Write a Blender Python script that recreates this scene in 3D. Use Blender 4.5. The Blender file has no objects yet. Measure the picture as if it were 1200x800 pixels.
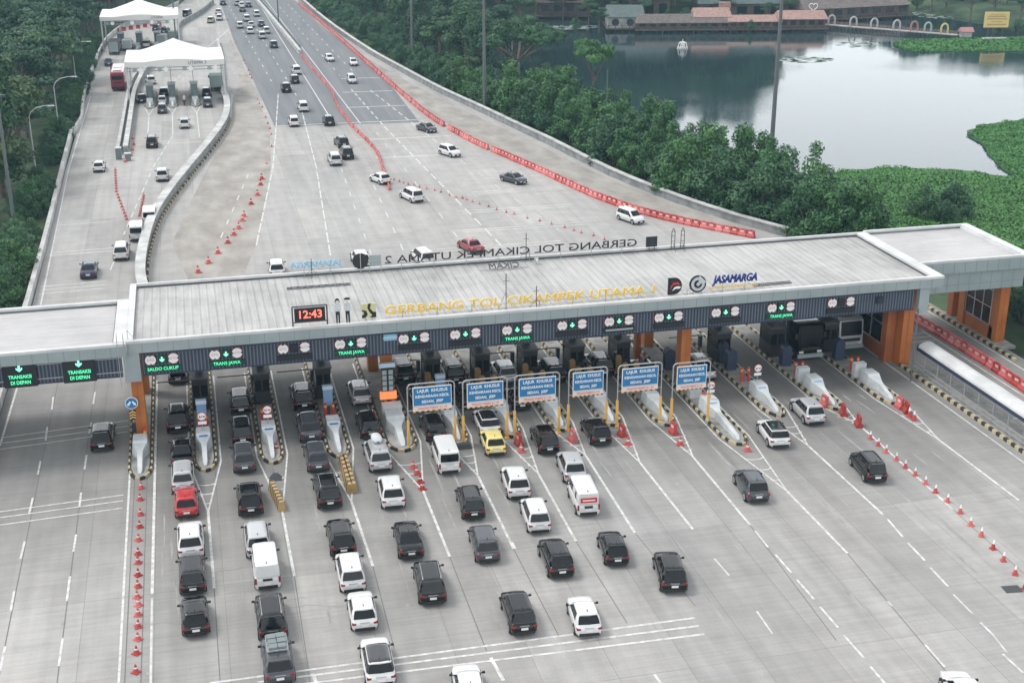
import bpy, bmesh, math, random
import numpy as np
from mathutils import Vector, Matrix
R = math.radians
rnd = random.Random(7)
SC = bpy.context.scene
COL = SC.collection

# ------------------------------------------------------------------ camera
CAM_H, FPX = 42.5, 1554.0
PIT = math.atan(583 / FPX)
YAW = math.atan(405 / math.hypot(FPX, 583))
c_f = Vector((math.sin(YAW) * math.cos(PIT), math.cos(YAW) * math.cos(PIT), -math.sin(PIT)))
c_r = Vector((math.cos(YAW), -math.sin(YAW), 0))
c_u = c_r.cross(c_f)
cam_d = bpy.data.cameras.new("camera")
cam = bpy.data.objects.new("camera", cam_d)
COL.objects.link(cam)
cam_d.sensor_width = 36
cam_d.lens = FPX / 1200 * 36
cam_d.clip_start, cam_d.clip_end = 1, 6000
cam.matrix_world = Matrix((
    (c_r.x, c_u.x, -c_f.x, 0), (c_r.y, c_u.y, -c_f.y, 0), (c_r.z, c_u.z, -c_f.z, CAM_H), (0, 0, 0, 1)))
SC.camera = cam

# ------------------------------------------------------------------ sky, sun, exposure
SUN_EL, SUN_AZ = R(58), R(-62)          # azimuth clockwise from +Y
w = bpy.data.worlds.new("World"); SC.world = w; w.use_nodes = True
nt = w.node_tree; nt.nodes.clear()
sky = nt.nodes.new("ShaderNodeTexSky"); sky.sky_type = 'NISHITA'; sky.sun_disc = False
sky.sun_elevation = SUN_EL; sky.sun_rotation = SUN_AZ
sky.air_density = 1.0; sky.dust_density = 4.0; sky.ozone_density = 1.0
hs = nt.nodes.new("ShaderNodeHueSaturation"); hs.inputs['Saturation'].default_value = 0.35
bg = nt.nodes.new("ShaderNodeBackground"); bg.inputs['Strength'].default_value = 0.12
wo = nt.nodes.new("ShaderNodeOutputWorld")
# overcast: white cloud veil over clear sky, boosted low down to whiten the lake
veil = nt.nodes.new("ShaderNodeMix"); veil.data_type = 'RGBA'; veil.inputs[0].default_value = .62
wtc = nt.nodes.new("ShaderNodeTexCoord"); wsp = nt.nodes.new("ShaderNodeSeparateXYZ"); wmr = nt.nodes.new("ShaderNodeMapRange"); wsc = nt.nodes.new("ShaderNodeVectorMath")
wsc.operation = 'SCALE'; wsc.inputs[0].default_value = (10.0, 10.3, 10.6)
for k_, v_ in ((1, .14), (2, .6), (3, 2.0), (4, .9)): wmr.inputs[k_].default_value = v_
nt.links.new(wtc.outputs['Generated'], wsp.inputs[0]); nt.links.new(wsp.outputs['Z'], wmr.inputs[0]); nt.links.new(wmr.outputs[0], wsc.inputs['Scale']); nt.links.new(wsc.outputs[0], veil.inputs[7])
nt.links.new(sky.outputs[0], hs.inputs['Color']); nt.links.new(hs.outputs[0], veil.inputs[6]); nt.links.new(veil.outputs[2], bg.inputs[0]); nt.links.new(bg.outputs[0], wo.inputs[0])
sl = bpy.data.lights.new("sun", 'SUN'); sl.energy = 1.5; sl.angle = R(14); sl.color = (1, .97, .93)
so = bpy.data.objects.new("sun", sl); COL.objects.link(so)
sd = Vector((math.sin(SUN_AZ) * math.cos(SUN_EL), math.cos(SUN_AZ) * math.cos(SUN_EL), math.sin(SUN_EL)))
so.rotation_euler = sd.to_track_quat('Z', 'Y').to_euler(); so.location = (0, 0, 200)
SC.view_settings.view_transform = 'Standard'; SC.view_settings.look = 'None'
SC.view_settings.gamma = 1; SC.view_settings.use_curve_mapping = False
SC.view_settings.exposure = 0.3
SC.render.engine = 'CYCLES'
SC.cycles.max_bounces = 6; SC.cycles.transparent_max_bounces = 8; SC.cycles.volume_bounces = 0

# ------------------------------------------------------------------ helpers
def G(px, py, h=0.0):
    """point at height h seen at pixel (px, py) of the 1200x800 photograph"""
    d = c_f * FPX + c_r * (px - 600) + c_u * (400 - py)
    t = (h - CAM_H) / d.z
    return (d.x * t, d.y * t)

class MB:
    def __init__(s): s.v, s.f, s.m, s.sm = [], [], [], []
    def add(s, vs, fs, m=0, smooth=False):
        o = len(s.v); s.v += [tuple(p) for p in vs]
        for f in fs: s.f.append(tuple(i + o for i in f)); s.m.append(m); s.sm.append(smooth)
        return s
    def box(s, c, d, m=0, rz=0.0, taper=1.0, tapery=None):
        x, y, z = d[0] / 2, d[1] / 2, d[2] / 2
        ty = taper if tapery is None else tapery
        vs = []
        for sz in (-1, 1):
            kx = taper if sz > 0 else 1; ky = ty if sz > 0 else 1
            for sx, sy in ((-1, -1), (1, -1), (1, 1), (-1, 1)):
                vs.append(Vector((sx * x * kx, sy * y * ky, sz * z)))
        if rz: vs = [Matrix.Rotation(rz, 3, 'Z') @ v for v in vs]
        vs = [v + Vector(c) for v in vs]
        return s.add(vs, [(0, 3, 2, 1), (4, 5, 6, 7), (0, 1, 5, 4), (1, 2, 6, 5), (2, 3, 7, 6), (3, 0, 4, 7)], m)
    def cyl(s, a, b, r, r2=None, n=8, m=0, smooth=True, caps=True):
        a, b = Vector(a), Vector(b); r2 = r if r2 is None else r2
        ax = (b - a).normalized()
        u = ax.orthogonal().normalized(); w_ = ax.cross(u)
        vs = []
        for p, q in ((a, r), (b, r2)):
            for i in range(n):
                t = 2 * math.pi * i / n
                vs.append(p + (u * math.cos(t) + w_ * math.sin(t)) * q)
        fs = [(i, (i + 1) % n, n + (i + 1) % n, n + i) for i in range(n)]
        s.add(vs, fs, m, smooth)
        if caps: s.add(vs, [tuple(range(n))[::-1], tuple(range(n, 2 * n))], m)
        return s
    def tube(s, pts, r, n=6, m=0):
        for a, b in zip(pts, pts[1:]): s.cyl(a, b, r, n=n, m=m)
        return s
    def prism(s, poly, z0, z1, m=0, bottom=True):
        n = len(poly)
        vs = [(x, y, z0) for x, y in poly] + [(x, y, z1) for x, y in poly]
        fs = [(i, (i + 1) % n, n + (i + 1) % n, n + i) for i in range(n)] + [tuple(range(n, 2 * n))]
        if bottom: fs.append(tuple(range(n))[::-1])
        return s.add(vs, fs, m)
    def plate(s, poly, y0, y1, m=0):
        """outline in the x-z plane, thick along y"""
        n = len(poly)
        vs = [(x, y0, z) for x, z in poly] + [(x, y1, z) for x, z in poly]
        fs = [(i, (i + 1) % n, n + (i + 1) % n, n + i) for i in range(n)] + [tuple(range(n, 2 * n)), tuple(range(n))[::-1]]
        return s.add(vs, fs, m)
    def disc(s, c, r, th, m=0, n=20):
        return s.cyl((c[0], c[1] - th / 2, c[2]), (c[0], c[1] + th / 2, c[2]), r, n=n, m=m, smooth=False)
    def sheet(s, poly, z, m=0):
        return s.add([(x, y, z) for x, y in poly], [tuple(range(len(poly)))], m)
    def line(s, p, q, wd, z, m=0):
        a, b = Vector(p[:2]), Vector(q[:2]); d = (b - a)
        if d.length < 1e-4: return s
        z += (len(s.f) % 300) * 2e-5
        nn = Vector((-d.y, d.x)).normalized() * wd / 2
        return s.sheet([tuple(a - nn), tuple(b - nn), tuple(b + nn), tuple(a + nn)], z, m)
    def mesh(s, name, mats):
        me = bpy.data.meshes.new(name)
        me.from_pydata(s.v, [], s.f)
        if not isinstance(mats, (list, tuple)): mats = [mats]
        for m in mats: me.materials.append(m)
        me.polygons.foreach_set('material_index', s.m)
        me.polygons.foreach_set('use_smooth', s.sm)
        bm = bmesh.new(); bm.from_mesh(me); bmesh.ops.recalc_face_normals(bm, faces=bm.faces)
        bm.to_mesh(me); bm.free()
        me.update()
        return me

def put(name, me, parent=None, loc=(0, 0, 0), rz=0.0):
    o = bpy.data.objects.new(name, me); COL.objects.link(o)
    o.location = loc; o.rotation_euler = (0, 0, rz)
    if parent is not None: o.parent = parent
    return o
def tag(o, label, cat, group=None):
    o['label'] = label; o['category'] = cat
    if group: o['group'] = group
    return o
def thing(name, label, cat, loc=(0, 0, 0), rz=0.0, group=None):
    return tag(put(name, None, None, loc, rz), label, cat, group)
def struct(name, me, kind='structure'):
    o = put(name, me); o['kind'] = kind; return o

class Kit:
    """a repeated thing: list of (part name, mesh, parent index or None, location)"""
    def __init__(s): s.p = []
    def part(s, name, me, up=None, loc=(0, 0, 0), rz=0.0):
        s.p.append((name, me, up, loc, rz)); return len(s.p) - 1
    def spawn(s, name, label, cat, loc, rz=0.0, group=None, paint=None, skip=()):
        root = thing(name, label, cat, loc, rz, group)
        out = []
        for i, (n, me, up, l, r) in enumerate(s.p):
            if n in skip: out.append(None); continue
            o = put(n, me, root if up is None else out[up], l, r); out.append(o)
            if paint is not None:
                for k, sl_ in enumerate(o.material_slots):
                    if sl_.material and sl_.material.name.startswith('paint'):
                        sl_.link = 'OBJECT'; sl_.material = paint
        return root

def text_me(name, s, size, mat, depth=0.04, bold=0.0, shear=0.0, align='CENTER', sx=1.0, spacing=1.0):
    """lettering in the x-z plane, facing -y, centred on the origin"""
    cu = bpy.data.curves.new(name, 'FONT'); cu.body = s; cu.size = size; cu.extrude = depth / 2
    cu.offset = 0; cu.bevel_depth = bold * .8; cu.bevel_resolution = 0; cu.shear = shear; cu.align_x = align; cu.align_y = 'CENTER'; cu.space_character = spacing
    cu.resolution_u = 3
    o = bpy.data.objects.new(name, cu); COL.objects.link(o)
    dg = bpy.context.evaluated_depsgraph_get()
    me = bpy.data.meshes.new_from_object(o.evaluated_get(dg))
    bpy.data.objects.remove(o); bpy.data.curves.remove(cu)
    me.name = name
    me.transform(Matrix.Rotation(R(90), 4, 'X') @ Matrix.Diagonal((sx, 1, 1, 1)))
    me.materials.clear(); me.materials.append(mat)
    return me

# ------------------------------------------------------------------ materials
def nm(name):
    m = bpy.data.materials.new(name); m.use_nodes = True
    return m, m.node_tree.nodes, m.node_tree.links, m.node_tree.nodes['Principled BSDF']
def pm(name, col, rough=.55, metal=0.0, var=.12, scale=2.0, coat=0.0, emit=0.0, spec=.5):
    m, N, L, b = nm(name)
    b.inputs['Roughness'].default_value = rough; b.inputs['Metallic'].default_value = metal
    b.inputs['Coat Weight'].default_value = coat; b.inputs['Specular IOR Level'].default_value = spec
    if var:
        tc = N.new('ShaderNodeTexCoord'); nz = N.new('ShaderNodeTexNoise')
        nz.inputs['Scale'].default_value = scale; nz.inputs['Detail'].default_value = 5
        mx = N.new('ShaderNodeMix'); mx.data_type = 'RGBA'
        mx.inputs[6].default_value = tuple(c * (1 - var) for c in col) + (1,)
        mx.inputs[7].default_value = tuple(min(1, c * (1 + var)) for c in col) + (1,)
        L.new(tc.outputs['Object'], nz.inputs['Vector']); L.new(nz.outputs['Fac'], mx.inputs[0])
        L.new(mx.outputs[2], b.inputs['Base Color'])
    else: b.inputs['Base Color'].default_value = tuple(col) + (1,)
    if emit:
        b.inputs['Emission Color'].default_value = tuple(col) + (1,); b.inputs['Emission Strength'].default_value = emit
    return m
def math_(N, L, op, a, b=None, clamp=False):
    n = N.new('ShaderNodeMath'); n.operation = op; n.use_clamp = clamp
    for i, v in enumerate((a, b)):
        if v is None: continue
        if isinstance(v, (int, float)): n.inputs[i].default_value = v
        else: L.new(v, n.inputs[i])
    return n.outputs[0]
def scaled_noise(N, L, vec, sx, sy, scale=1.0, detail=4, rough=.55):
    mp = N.new('ShaderNodeMapping'); mp.inputs['Scale'].default_value = (sx, sy, 1)
    L.new(vec, mp.inputs['Vector'])
    n = N.new('ShaderNodeTexNoise'); n.inputs['Scale'].default_value = scale
    n.inputs['Detail'].default_value = detail; n.inputs['Roughness'].default_value = rough
    L.new(mp.outputs[0], n.inputs['Vector']); return n.outputs['Fac']
def remap(N, L, v, a, b, c, d):
    n = N.new('ShaderNodeMapRange'); L.new(v, n.inputs[0])
    for i, q in enumerate((a, b, c, d)): n.inputs[i + 1].default_value = q
    return n.outputs[0]

LANES = [-3.3, 1.4, 6.3, 11.1, 15.7, 19.9, 24.0, 28.1, 32.2, 36.3, 41.0, 46.0, 51.1, 55.8]
ISL = [-5.6, -1.0, 3.85, 8.75, 13.5, 17.8, 22.0, 26.1, 30.2, 34.3, 38.4, 43.5, 48.5, 53.6]

def concrete_road():
    m, N, L, b = nm('road_concrete')
    geo = N.new('ShaderNodeNewGeometry'); P = geo.outputs['Position']
    sp = N.new('ShaderNodeSeparateXYZ'); L.new(P, sp.inputs[0])
    big = remap(N, L, scaled_noise(N, L, P, 1, .6, .06, 4), .3, .7, .85, 1.07)
    mid = remap(N, L, scaled_noise(N, L, P, 1, .8, .55, 5), .3, .7, .90, 1.08)
    streak = remap(N, L, scaled_noise(N, L, P, 1.1, .035, 1.0, 4), .32, .68, .90, 1.07)
    broom = remap(N, L, scaled_noise(N, L, P, .12, 3.2, 1.0, 4, .7), .3, .7, .90, 1.08)
    fine = remap(N, L, scaled_noise(N, L, P, 1, 1, 9, 3), .3, .7, .95, 1.05)
    br = N.new('ShaderNodeTexBrick'); br.offset = 0; br.squash = 1
    br.inputs['Color1'].default_value = (1.03, 1.03, 1.03, 1); br.inputs['Color2'].default_value = (.86, .86, .87, 1)
    br.inputs['Mortar'].default_value = (.70, .69, .68, 1)
    br.inputs['Scale'].default_value = 1; br.inputs['Mortar Size'].default_value = .03
    br.inputs['Mortar Smooth'].default_value = .4; br.inputs['Brick Width'].default_value = 4.1
    br.inputs['Row Height'].default_value = 15.0
    mp = N.new('ShaderNodeMapping'); mp.inputs['Location'].default_value = (.35, 2.0, 0)
    L.new(P, mp.inputs['Vector']); L.new(mp.outputs[0], br.inputs['Vector'])
    # tyre and oil stains mid-lane, with canopy shade painted in near the gate
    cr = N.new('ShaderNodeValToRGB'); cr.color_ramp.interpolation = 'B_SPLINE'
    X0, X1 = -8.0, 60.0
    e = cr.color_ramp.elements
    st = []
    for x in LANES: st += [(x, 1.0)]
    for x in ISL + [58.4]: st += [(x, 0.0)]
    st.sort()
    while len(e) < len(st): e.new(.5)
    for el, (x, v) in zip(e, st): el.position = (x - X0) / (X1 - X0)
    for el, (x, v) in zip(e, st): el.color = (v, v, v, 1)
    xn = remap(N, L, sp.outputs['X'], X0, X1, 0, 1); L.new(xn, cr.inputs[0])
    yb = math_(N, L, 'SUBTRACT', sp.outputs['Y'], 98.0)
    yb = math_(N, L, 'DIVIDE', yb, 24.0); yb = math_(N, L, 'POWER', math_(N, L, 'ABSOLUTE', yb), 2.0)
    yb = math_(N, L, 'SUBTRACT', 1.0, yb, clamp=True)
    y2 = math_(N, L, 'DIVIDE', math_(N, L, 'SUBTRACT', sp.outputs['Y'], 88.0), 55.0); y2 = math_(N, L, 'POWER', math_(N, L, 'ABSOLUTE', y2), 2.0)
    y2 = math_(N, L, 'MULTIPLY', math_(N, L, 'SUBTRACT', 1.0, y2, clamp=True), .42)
    stn_shade = math_(N, L, 'MULTIPLY', cr.outputs[0], math_(N, L, 'MAXIMUM', yb, y2))
    stn_shade = math_(N, L, 'MULTIPLY', stn_shade, remap(N, L, scaled_noise(N, L, P, .8, .1, 1.2, 4), .25, .7, .5, 1.1))
    stain_shade = math_(N, L, 'SUBTRACT', 1.0, math_(N, L, 'MULTIPLY', stn_shade, .62))
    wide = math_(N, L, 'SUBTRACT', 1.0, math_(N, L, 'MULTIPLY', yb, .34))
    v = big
    for q in (mid, streak, broom, fine, stain_shade, wide): v = math_(N, L, 'MULTIPLY', v, q)
    hue = N.new('ShaderNodeMix'); hue.data_type = 'RGBA'
    hue.inputs[6].default_value = (.370, .370, .362, 1); hue.inputs[7].default_value = (.395, .376, .352, 1)
    L.new(scaled_noise(N, L, P, 1, .5, .09, 3), hue.inputs[0])
    a = N.new('ShaderNodeMix'); a.data_type = 'RGBA'; a.blend_type = 'MULTIPLY'; a.inputs[0].default_value = 1
    L.new(hue.outputs[2], a.inputs[6]); L.new(br.outputs['Color'], a.inputs[7])
    c = N.new('ShaderNodeVectorMath'); c.operation = 'SCALE'
    L.new(a.outputs[2], c.inputs[0]); L.new(v, c.inputs['Scale']); L.new(c.outputs[0], b.inputs['Base Color'])
    b.inputs['Roughness'].default_value = .85
    return m

def worn(name, c1, c2, scale=.8, rough=.85, sx=1.0, sy=1.0, lo=.35, hi=.65):
    m, N, L, b = nm(name)
    geo = N.new('ShaderNodeNewGeometry')
    f = remap(N, L, scaled_noise(N, L, geo.outputs['Position'], sx, sy, scale, 6, .6), lo, hi, 0, 1)
    mx = N.new('ShaderNodeMix'); mx.data_type = 'RGBA'
    mx.inputs[6].default_value = c1 + (1,); mx.inputs[7].default_value = c2 + (1,)
    L.new(f, mx.inputs[0])
    L.new(mx.outputs[2], b.inputs['Base Color']); b.inputs['Roughness'].default_value = rough
    return m

def leaf_mat(name, c1, c2):
    m, N, L, b = nm(name)
    oi = N.new('ShaderNodeObjectInfo'); geo = N.new('ShaderNodeNewGeometry')
    f = remap(N, L, scaled_noise(N, L, geo.outputs['Position'], 1, 1, .38, 4), .35, .65, 0, 1)
    g_ = math_(N, L, 'ADD', math_(N, L, 'MULTIPLY', f, .55), math_(N, L, 'MULTIPLY', oi.outputs['Random'], .45))
    mx = N.new('ShaderNodeMix'); mx.data_type = 'RGBA'
    mx.inputs[6].default_value = c1 + (1,); mx.inputs[7].default_value = c2 + (1,)
    L.new(g_, mx.inputs[0]); L.new(mx.outputs[2], b.inputs['Base Color'])
    b.inputs['Roughness'].default_value = .6; b.inputs['Specular IOR Level'].default_value = .3
    return m

def metal_roof(name, c1, c2, along='y', pitch=.62):
    """pale ribbed sheet metal with grey run-off streaks"""
    m, N, L, b = nm(name)
    geo = N.new('ShaderNodeNewGeometry'); P = geo.outputs['Position']
    sp = N.new('ShaderNodeSeparateXYZ'); L.new(P, sp.inputs[0])
    if along == 'y': ax, kx, ky = sp.outputs['X'], 1.0, .07
    else: ax, kx, ky = sp.outputs['Y'], .07, 1.0
    w1 = math_(N, L, 'SINE', math_(N, L, 'MULTIPLY', ax, 2 * math.pi / pitch))
    st = remap(N, L, scaled_noise(N, L, P, kx, ky, 2.2, 5, .7), .35, .7, 0, 1)
    bl = remap(N, L, scaled_noise(N, L, P, 1, 1, .16, 6, .7), .42, .66, 0, 1)
    f = math_(N, L, 'ADD', math_(N, L, 'MULTIPLY', st, .55), math_(N, L, 'MULTIPLY', bl, .5), clamp=True)
    f = math_(N, L, 'ADD', f, remap(N, L, w1, .78, 1, 0, .34), clamp=True)
    mx = N.new('ShaderNodeMix'); mx.data_type = 'RGBA'
    mx.inputs[6].default_value = c1 + (1,); mx.inputs[7].default_value = c2 + (1,)
    L.new(f, mx.inputs[0]); L.new(mx.outputs[2], b.inputs['Base Color'])
    bp = N.new('ShaderNodeBump'); bp.inputs['Strength'].default_value = .5; bp.inputs['Distance'].default_value = .05
    L.new(remap(N, L, w1, .5, 1, 0, 1), bp.inputs['Height']); L.new(bp.outputs[0], b.inputs['Normal'])
    b.inputs['Roughness'].default_value = .6
    return m

M = {}
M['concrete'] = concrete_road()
M['asphalt'] = worn('asphalt', (.135, .145, .155), (.185, .192, .2), .5, .85, 1.4, .06)
M['old_concrete'] = worn('old_concrete', (.24, .22, .20), (.36, .34, .31), .35, .9, 1, .5)
M['white_line'] = worn('road_paint_white', (.40, .40, .39), (.64, .64, .625), 2.2, .7, 1, 1, .36, .6)
M['faint_line'] = worn('road_paint_faded', (.40, .40, .385), (.62, .62, .60), 1.5, .8)
M['joint'] = pm('joint_sealant', (.15, .145, .14), .8)
M['wall_white'] = worn('parapet_white', (.34, .34, .33), (.54, .54, .53), .5, .8)
M['wall_grey'] = worn('parapet_grey', (.16, .17, .17), (.30, .31, .31), .7, .85, 1, 1)
M['black'] = pm('black_paint_trim', (.02, .021, .023), .5)
M['kerb_black'] = pm('kerb_black', (.03, .03, .03), .8)
M['kerb_yellow'] = pm('kerb_pale_yellow', (.46, .38, .23), .8, var=.25)
M['island'] = worn('island_concrete', (.20, .20, .19), (.34, .33, .31), 1.2, .85)
M['bull'] = worn('crash_cushion_grey', (.44, .47, .485), (.58, .60, .605), 1.0, .7)
M['fascia'] = worn('fascia_panel_grey', (.25, .30, .305), (.31, .355, .36), .35, .45)
M['fascia_dark'] = pm('panel_joint', (.17, .205, .21), .6)
M['rim'] = worn('roof_edge_capping', (.46, .465, .465), (.60, .605, .605), .5, .5)
M['steel'] = pm('galvanised_steel', (.42, .44, .45), .45, .5)
M['steel_dark'] = pm('dark_steel', (.08, .085, .09), .5, .3)
M['roof'] = metal_roof('roof_sheet_main', (.46, .452, .44), (.23, .226, .22), 'y')
M['roof_b'] = metal_roof('roof_sheet_wing', (.50, .49, .49), (.34, .33, .33), 'x', .5)
M['orange'] = worn('orange_cladding', (.36, .11, .022), (.46, .155, .032), .6, .5)
M['orange_dark'] = worn('orange_cladding_worn', (.28, .08, .025), (.38, .12, .035), .6, .5)
M['glass'] = pm('dark_glass', (.008, .010, .013), .12, 0, 0, spec=.35)
M['dkblue'] = pm('navy_trim', (.025, .035, .07), .5)
M['soffit'] = pm('dark_soffit', (.025, .026, .028), .8)
M['red'] = pm('signal_red', (.55, .035, .03), .5)
M['barrier_red'] = pm('barrier_plastic_red', (.50, .045, .04), .5, var=.15)
def fade_by_object(m, lo=.72, hi=1.18, sat=.82):
    N, L = m.node_tree.nodes, m.node_tree.links; b = N['Principled BSDF']; src = b.inputs['Base Color'].links[0].from_socket
    oi = N.new('ShaderNodeObjectInfo'); h = N.new('ShaderNodeHueSaturation')
    L.new(remap(N, L, oi.outputs['Random'], 0, 1, lo, hi), h.inputs['Value']); L.new(remap(N, L, oi.outputs['Random'], 0, 1, 1.0, sat), h.inputs['Saturation'])
    L.new(src, h.inputs['Color']); L.new(h.outputs[0], b.inputs['Base Color'])
fade_by_object(M['barrier_red'])
M['barrier_dark'] = pm('barrier_plastic_worn_red', (.34, .035, .03), .6, var=.2)
M['white'] = pm('white_enamel', (.78, .78, .77), .45, var=.05)
M['offwhite'] = pm('pale_pink_sticker', (.72, .62, .58), .6)
M['amber'] = pm('amber_paint', (.72, .42, .10), .5)
M['blue_sign'] = pm('sign_blue', (.015, .17, .38), .45, var=.06)
M['blue_panel'] = pm('panel_steel_blue', (.16, .27, .42), .5)
M['panel_top'] = pm('panel_pale_blue', (.42, .52, .62), .5)
M['led_green'] = pm('led_green', (.08, .8, .36), .5, var=0, emit=.75)
M['led_mint'] = pm('led_mint', (.25, .9, .6), .5, var=0, emit=.8)
M['led_red'] = pm('led_red', (1.0, .13, .08), .5, var=0, emit=1.6)
M['led_amber'] = pm('led_amber', (1.0, .25, .08), .5, var=0, emit=.5)
M['board_green'] = pm('board_dark_green', (.006, .05, .03), .4, var=0)
M['board_black'] = pm('board_black', (.012, .014, .02), .4, var=0)
M['sign_text_red'] = pm('sign_text_red', (.62, .10, .09), .5, var=0)
M['gold'] = pm('gold_letters', (.78, .52, .07), .4, 0, var=.1)
M['navy'] = pm('navy_letters', (.012, .03, .20), .4, var=0)
M['sky_blue'] = pm('pale_blue_letters', (.22, .48, .66), .5)
M['brown_plate'] = pm('mustard_guard_plate', (.24, .15, .05), .6, var=.25)
M['trunk'] = worn('tree_bark', (.07, .055, .045), (.16, .13, .11), 2.0, .9)
M['tent'] = pm('tent_fabric_white', (.66, .65, .62), .6, var=.03, scale=.4)
M['plastic_black'] = pm('black_rubber', (.018, .018, .018), .7)
M['tyre'] = pm('tyre_rubber', (.02, .02, .021), .8)
M['alloy'] = pm('wheel_alloy', (.45, .46, .47), .35, .7)
M['tail'] = pm('tail_lamp_red', (.26, .014, .018), .3, var=0)
M['lamp'] = pm('headlamp_clear', (.65, .67, .7), .15, var=0, coat=.5)
M['plate'] = pm('number_plate_white', (.72, .72, .72), .5, var=0)
M['water'] = None
# ================================================================== ground, lake, roads
LAKE_Z = -3.0
NEAR_SHORE = [(60, 330), (63, 300), (66, 262), (72, 252), (76, 240), (75.5, 225), (76.5, 205), (77.6, 186), (80.4, 179.6), (88.3, 173.6),
              (95.4, 174.2), (107.2, 172.5), (114, 166), (120, 158), (140, 148), (190, 140), (300, 120)]
LAKE = NEAR_SHORE + [(420, 200), (420, 330), (300, 330), (215, 318), (200, 372), (165, 380), (150, 345), (125, 352), (108, 362), (90, 366), (70, 372)]
LK = np.array(LAKE)
def lake_dist(X, Y):
    """signed distance to the lake shore, negative on the water"""
    n = len(LK); d = np.full(X.shape, 1e9); inside = np.zeros(X.shape, bool)
    for i in range(n):
        a, b_ = LK[i], LK[(i + 1) % n]
        ex, ey = b_ - a; L2 = ex * ex + ey * ey
        t = np.clip(((X - a[0]) * ex + (Y - a[1]) * ey) / L2, 0, 1)
        d = np.minimum(d, np.hypot(X - a[0] - t * ex, Y - a[1] - t * ey))
        c = ((a[1] > Y) != (b_[1] > Y)) & (X < (b_[0] - a[0]) * (Y - a[1]) / (b_[1] - a[1] + 1e-12) + a[0])
        inside ^= c
    return np.where(inside, -d, d)
def ground_z(X, Y):
    X = np.asarray(X, float); Y = np.asarray(Y, float)
    d = lake_dist(X, Y)
    z = np.where(d < 0, -3.2 - np.clip(-d, 0, 6) * .35, np.minimum(-.35, -3.0 + np.clip(d, 0, 40) * .22))
    left = np.clip((-19 - X) / 14, 0, 1) * 2.2
    far = np.clip((Y - 400) / 60, 0, 1)
    return np.where(X < 20, np.minimum(z, -.35) - left * (1 - far * .5), z)
def gz(x, y): return float(ground_z(np.array([x]), np.array([y]))[0])

def axis(a, b, c, d, s):
    """fine between b and c, coarse out to a and d"""
    return np.concatenate([np.linspace(a, b, 9)[:-1], np.arange(b, c, s), np.linspace(c, d, 9)])
gx, gy = axis(-3000, -120, 330, 3000, 3.5), axis(-1500, 20, 480, 4500, 3.5)
XX, YY = np.meshgrid(gx, gy, indexing='ij'); ZZ = ground_z(XX, YY)
rs = np.random.RandomState(3)
ZZ = ZZ + np.where(lake_dist(XX, YY) > 4, rs.uniform(-.12, .0, XX.shape), 0)
nx, ny = XX.shape
vs = np.stack([XX, YY, ZZ], -1).reshape(-1, 3)
ii = np.arange((nx - 1) * (ny - 1)); ci, cj = ii // (ny - 1), ii % (ny - 1); q = ci * ny + cj
fs = np.stack([q, q + ny, q + ny + 1, q + 1], -1)
me = bpy.data.meshes.new('ground'); me.from_pydata(vs.tolist(), [], fs.tolist())
M['grass'] = worn('grass_ground', (.022, .045, .022), (.06, .10, .04), .25, .95, 1, 1, .35, .65)
me.materials.append(M['grass']); me.polygons.foreach_set('use_smooth', [True] * len(me.polygons))
struct('ground', me)

# lake water
m, N, L, b = nm('lake_water')
b.inputs['Base Color'].default_value = (.018, .038, .042, 1); b.inputs['Roughness'].default_value = .04
b.inputs['IOR'].default_value = 1.5
geo = N.new('ShaderNodeNewGeometry')
n1 = scaled_noise(N, L, geo.outputs['Position'], 1, 1.4, 1.3, 3)
msk = remap(N, L, scaled_noise(N, L, geo.outputs['Position'], .6, 1, .035, 2), .42, .6, .04, .28)
bp = N.new('ShaderNodeBump'); bp.inputs['Distance'].default_value = .06
L.new(msk, bp.inputs['Strength']); L.new(n1, bp.inputs['Height']); L.new(bp.outputs[0], b.inputs['Normal'])
M['water'] = m
struct('lake_water', MB().sheet([(50, 110), (480, 110), (480, 400), (50, 400)], LAKE_Z).mesh('lake_water', m))

# concrete plaza and ramp, one sheet
REDGE = [(33.0, 440), (33.6, 399.2), (35.0, 350), (36.6, 319), (39.0, 286), (41.7, 262), (44.4, 239), (47.6, 219.7),
         (50.2, 203), (52.3, 190), (55.0, 169.5), (58.6, 154), (62.2, 143.5), (65.6, 136), (68.5, 128), (69.6, 118)]
LEDGE = [(-16.6, 20), (-16.6, 131), (-17.4, 190), (-17.8, 277), (-17.4, 307), (-16.4, 327), (-13.1, 350), (-7, 367), (0, 396), (6, 440)]
poly = LEDGE + REDGE + [(69.6, 20)]
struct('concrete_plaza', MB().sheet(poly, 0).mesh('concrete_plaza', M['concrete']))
ASPH_L = [(12.6, 440), (11.2, 393), (11.3, 313), (12.4, 262), (13.1, 214.3)]
poly = ASPH_L + [(36.3, 212.2), (37.0, 240), (37.2, 262), (36.0, 300), (33.8, 350), (32.6, 388), (31.5, 440)]
struct('asphalt_carriageway', MB().sheet(poly, .004).mesh('asphalt_carriageway', M['asphalt']))
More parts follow.
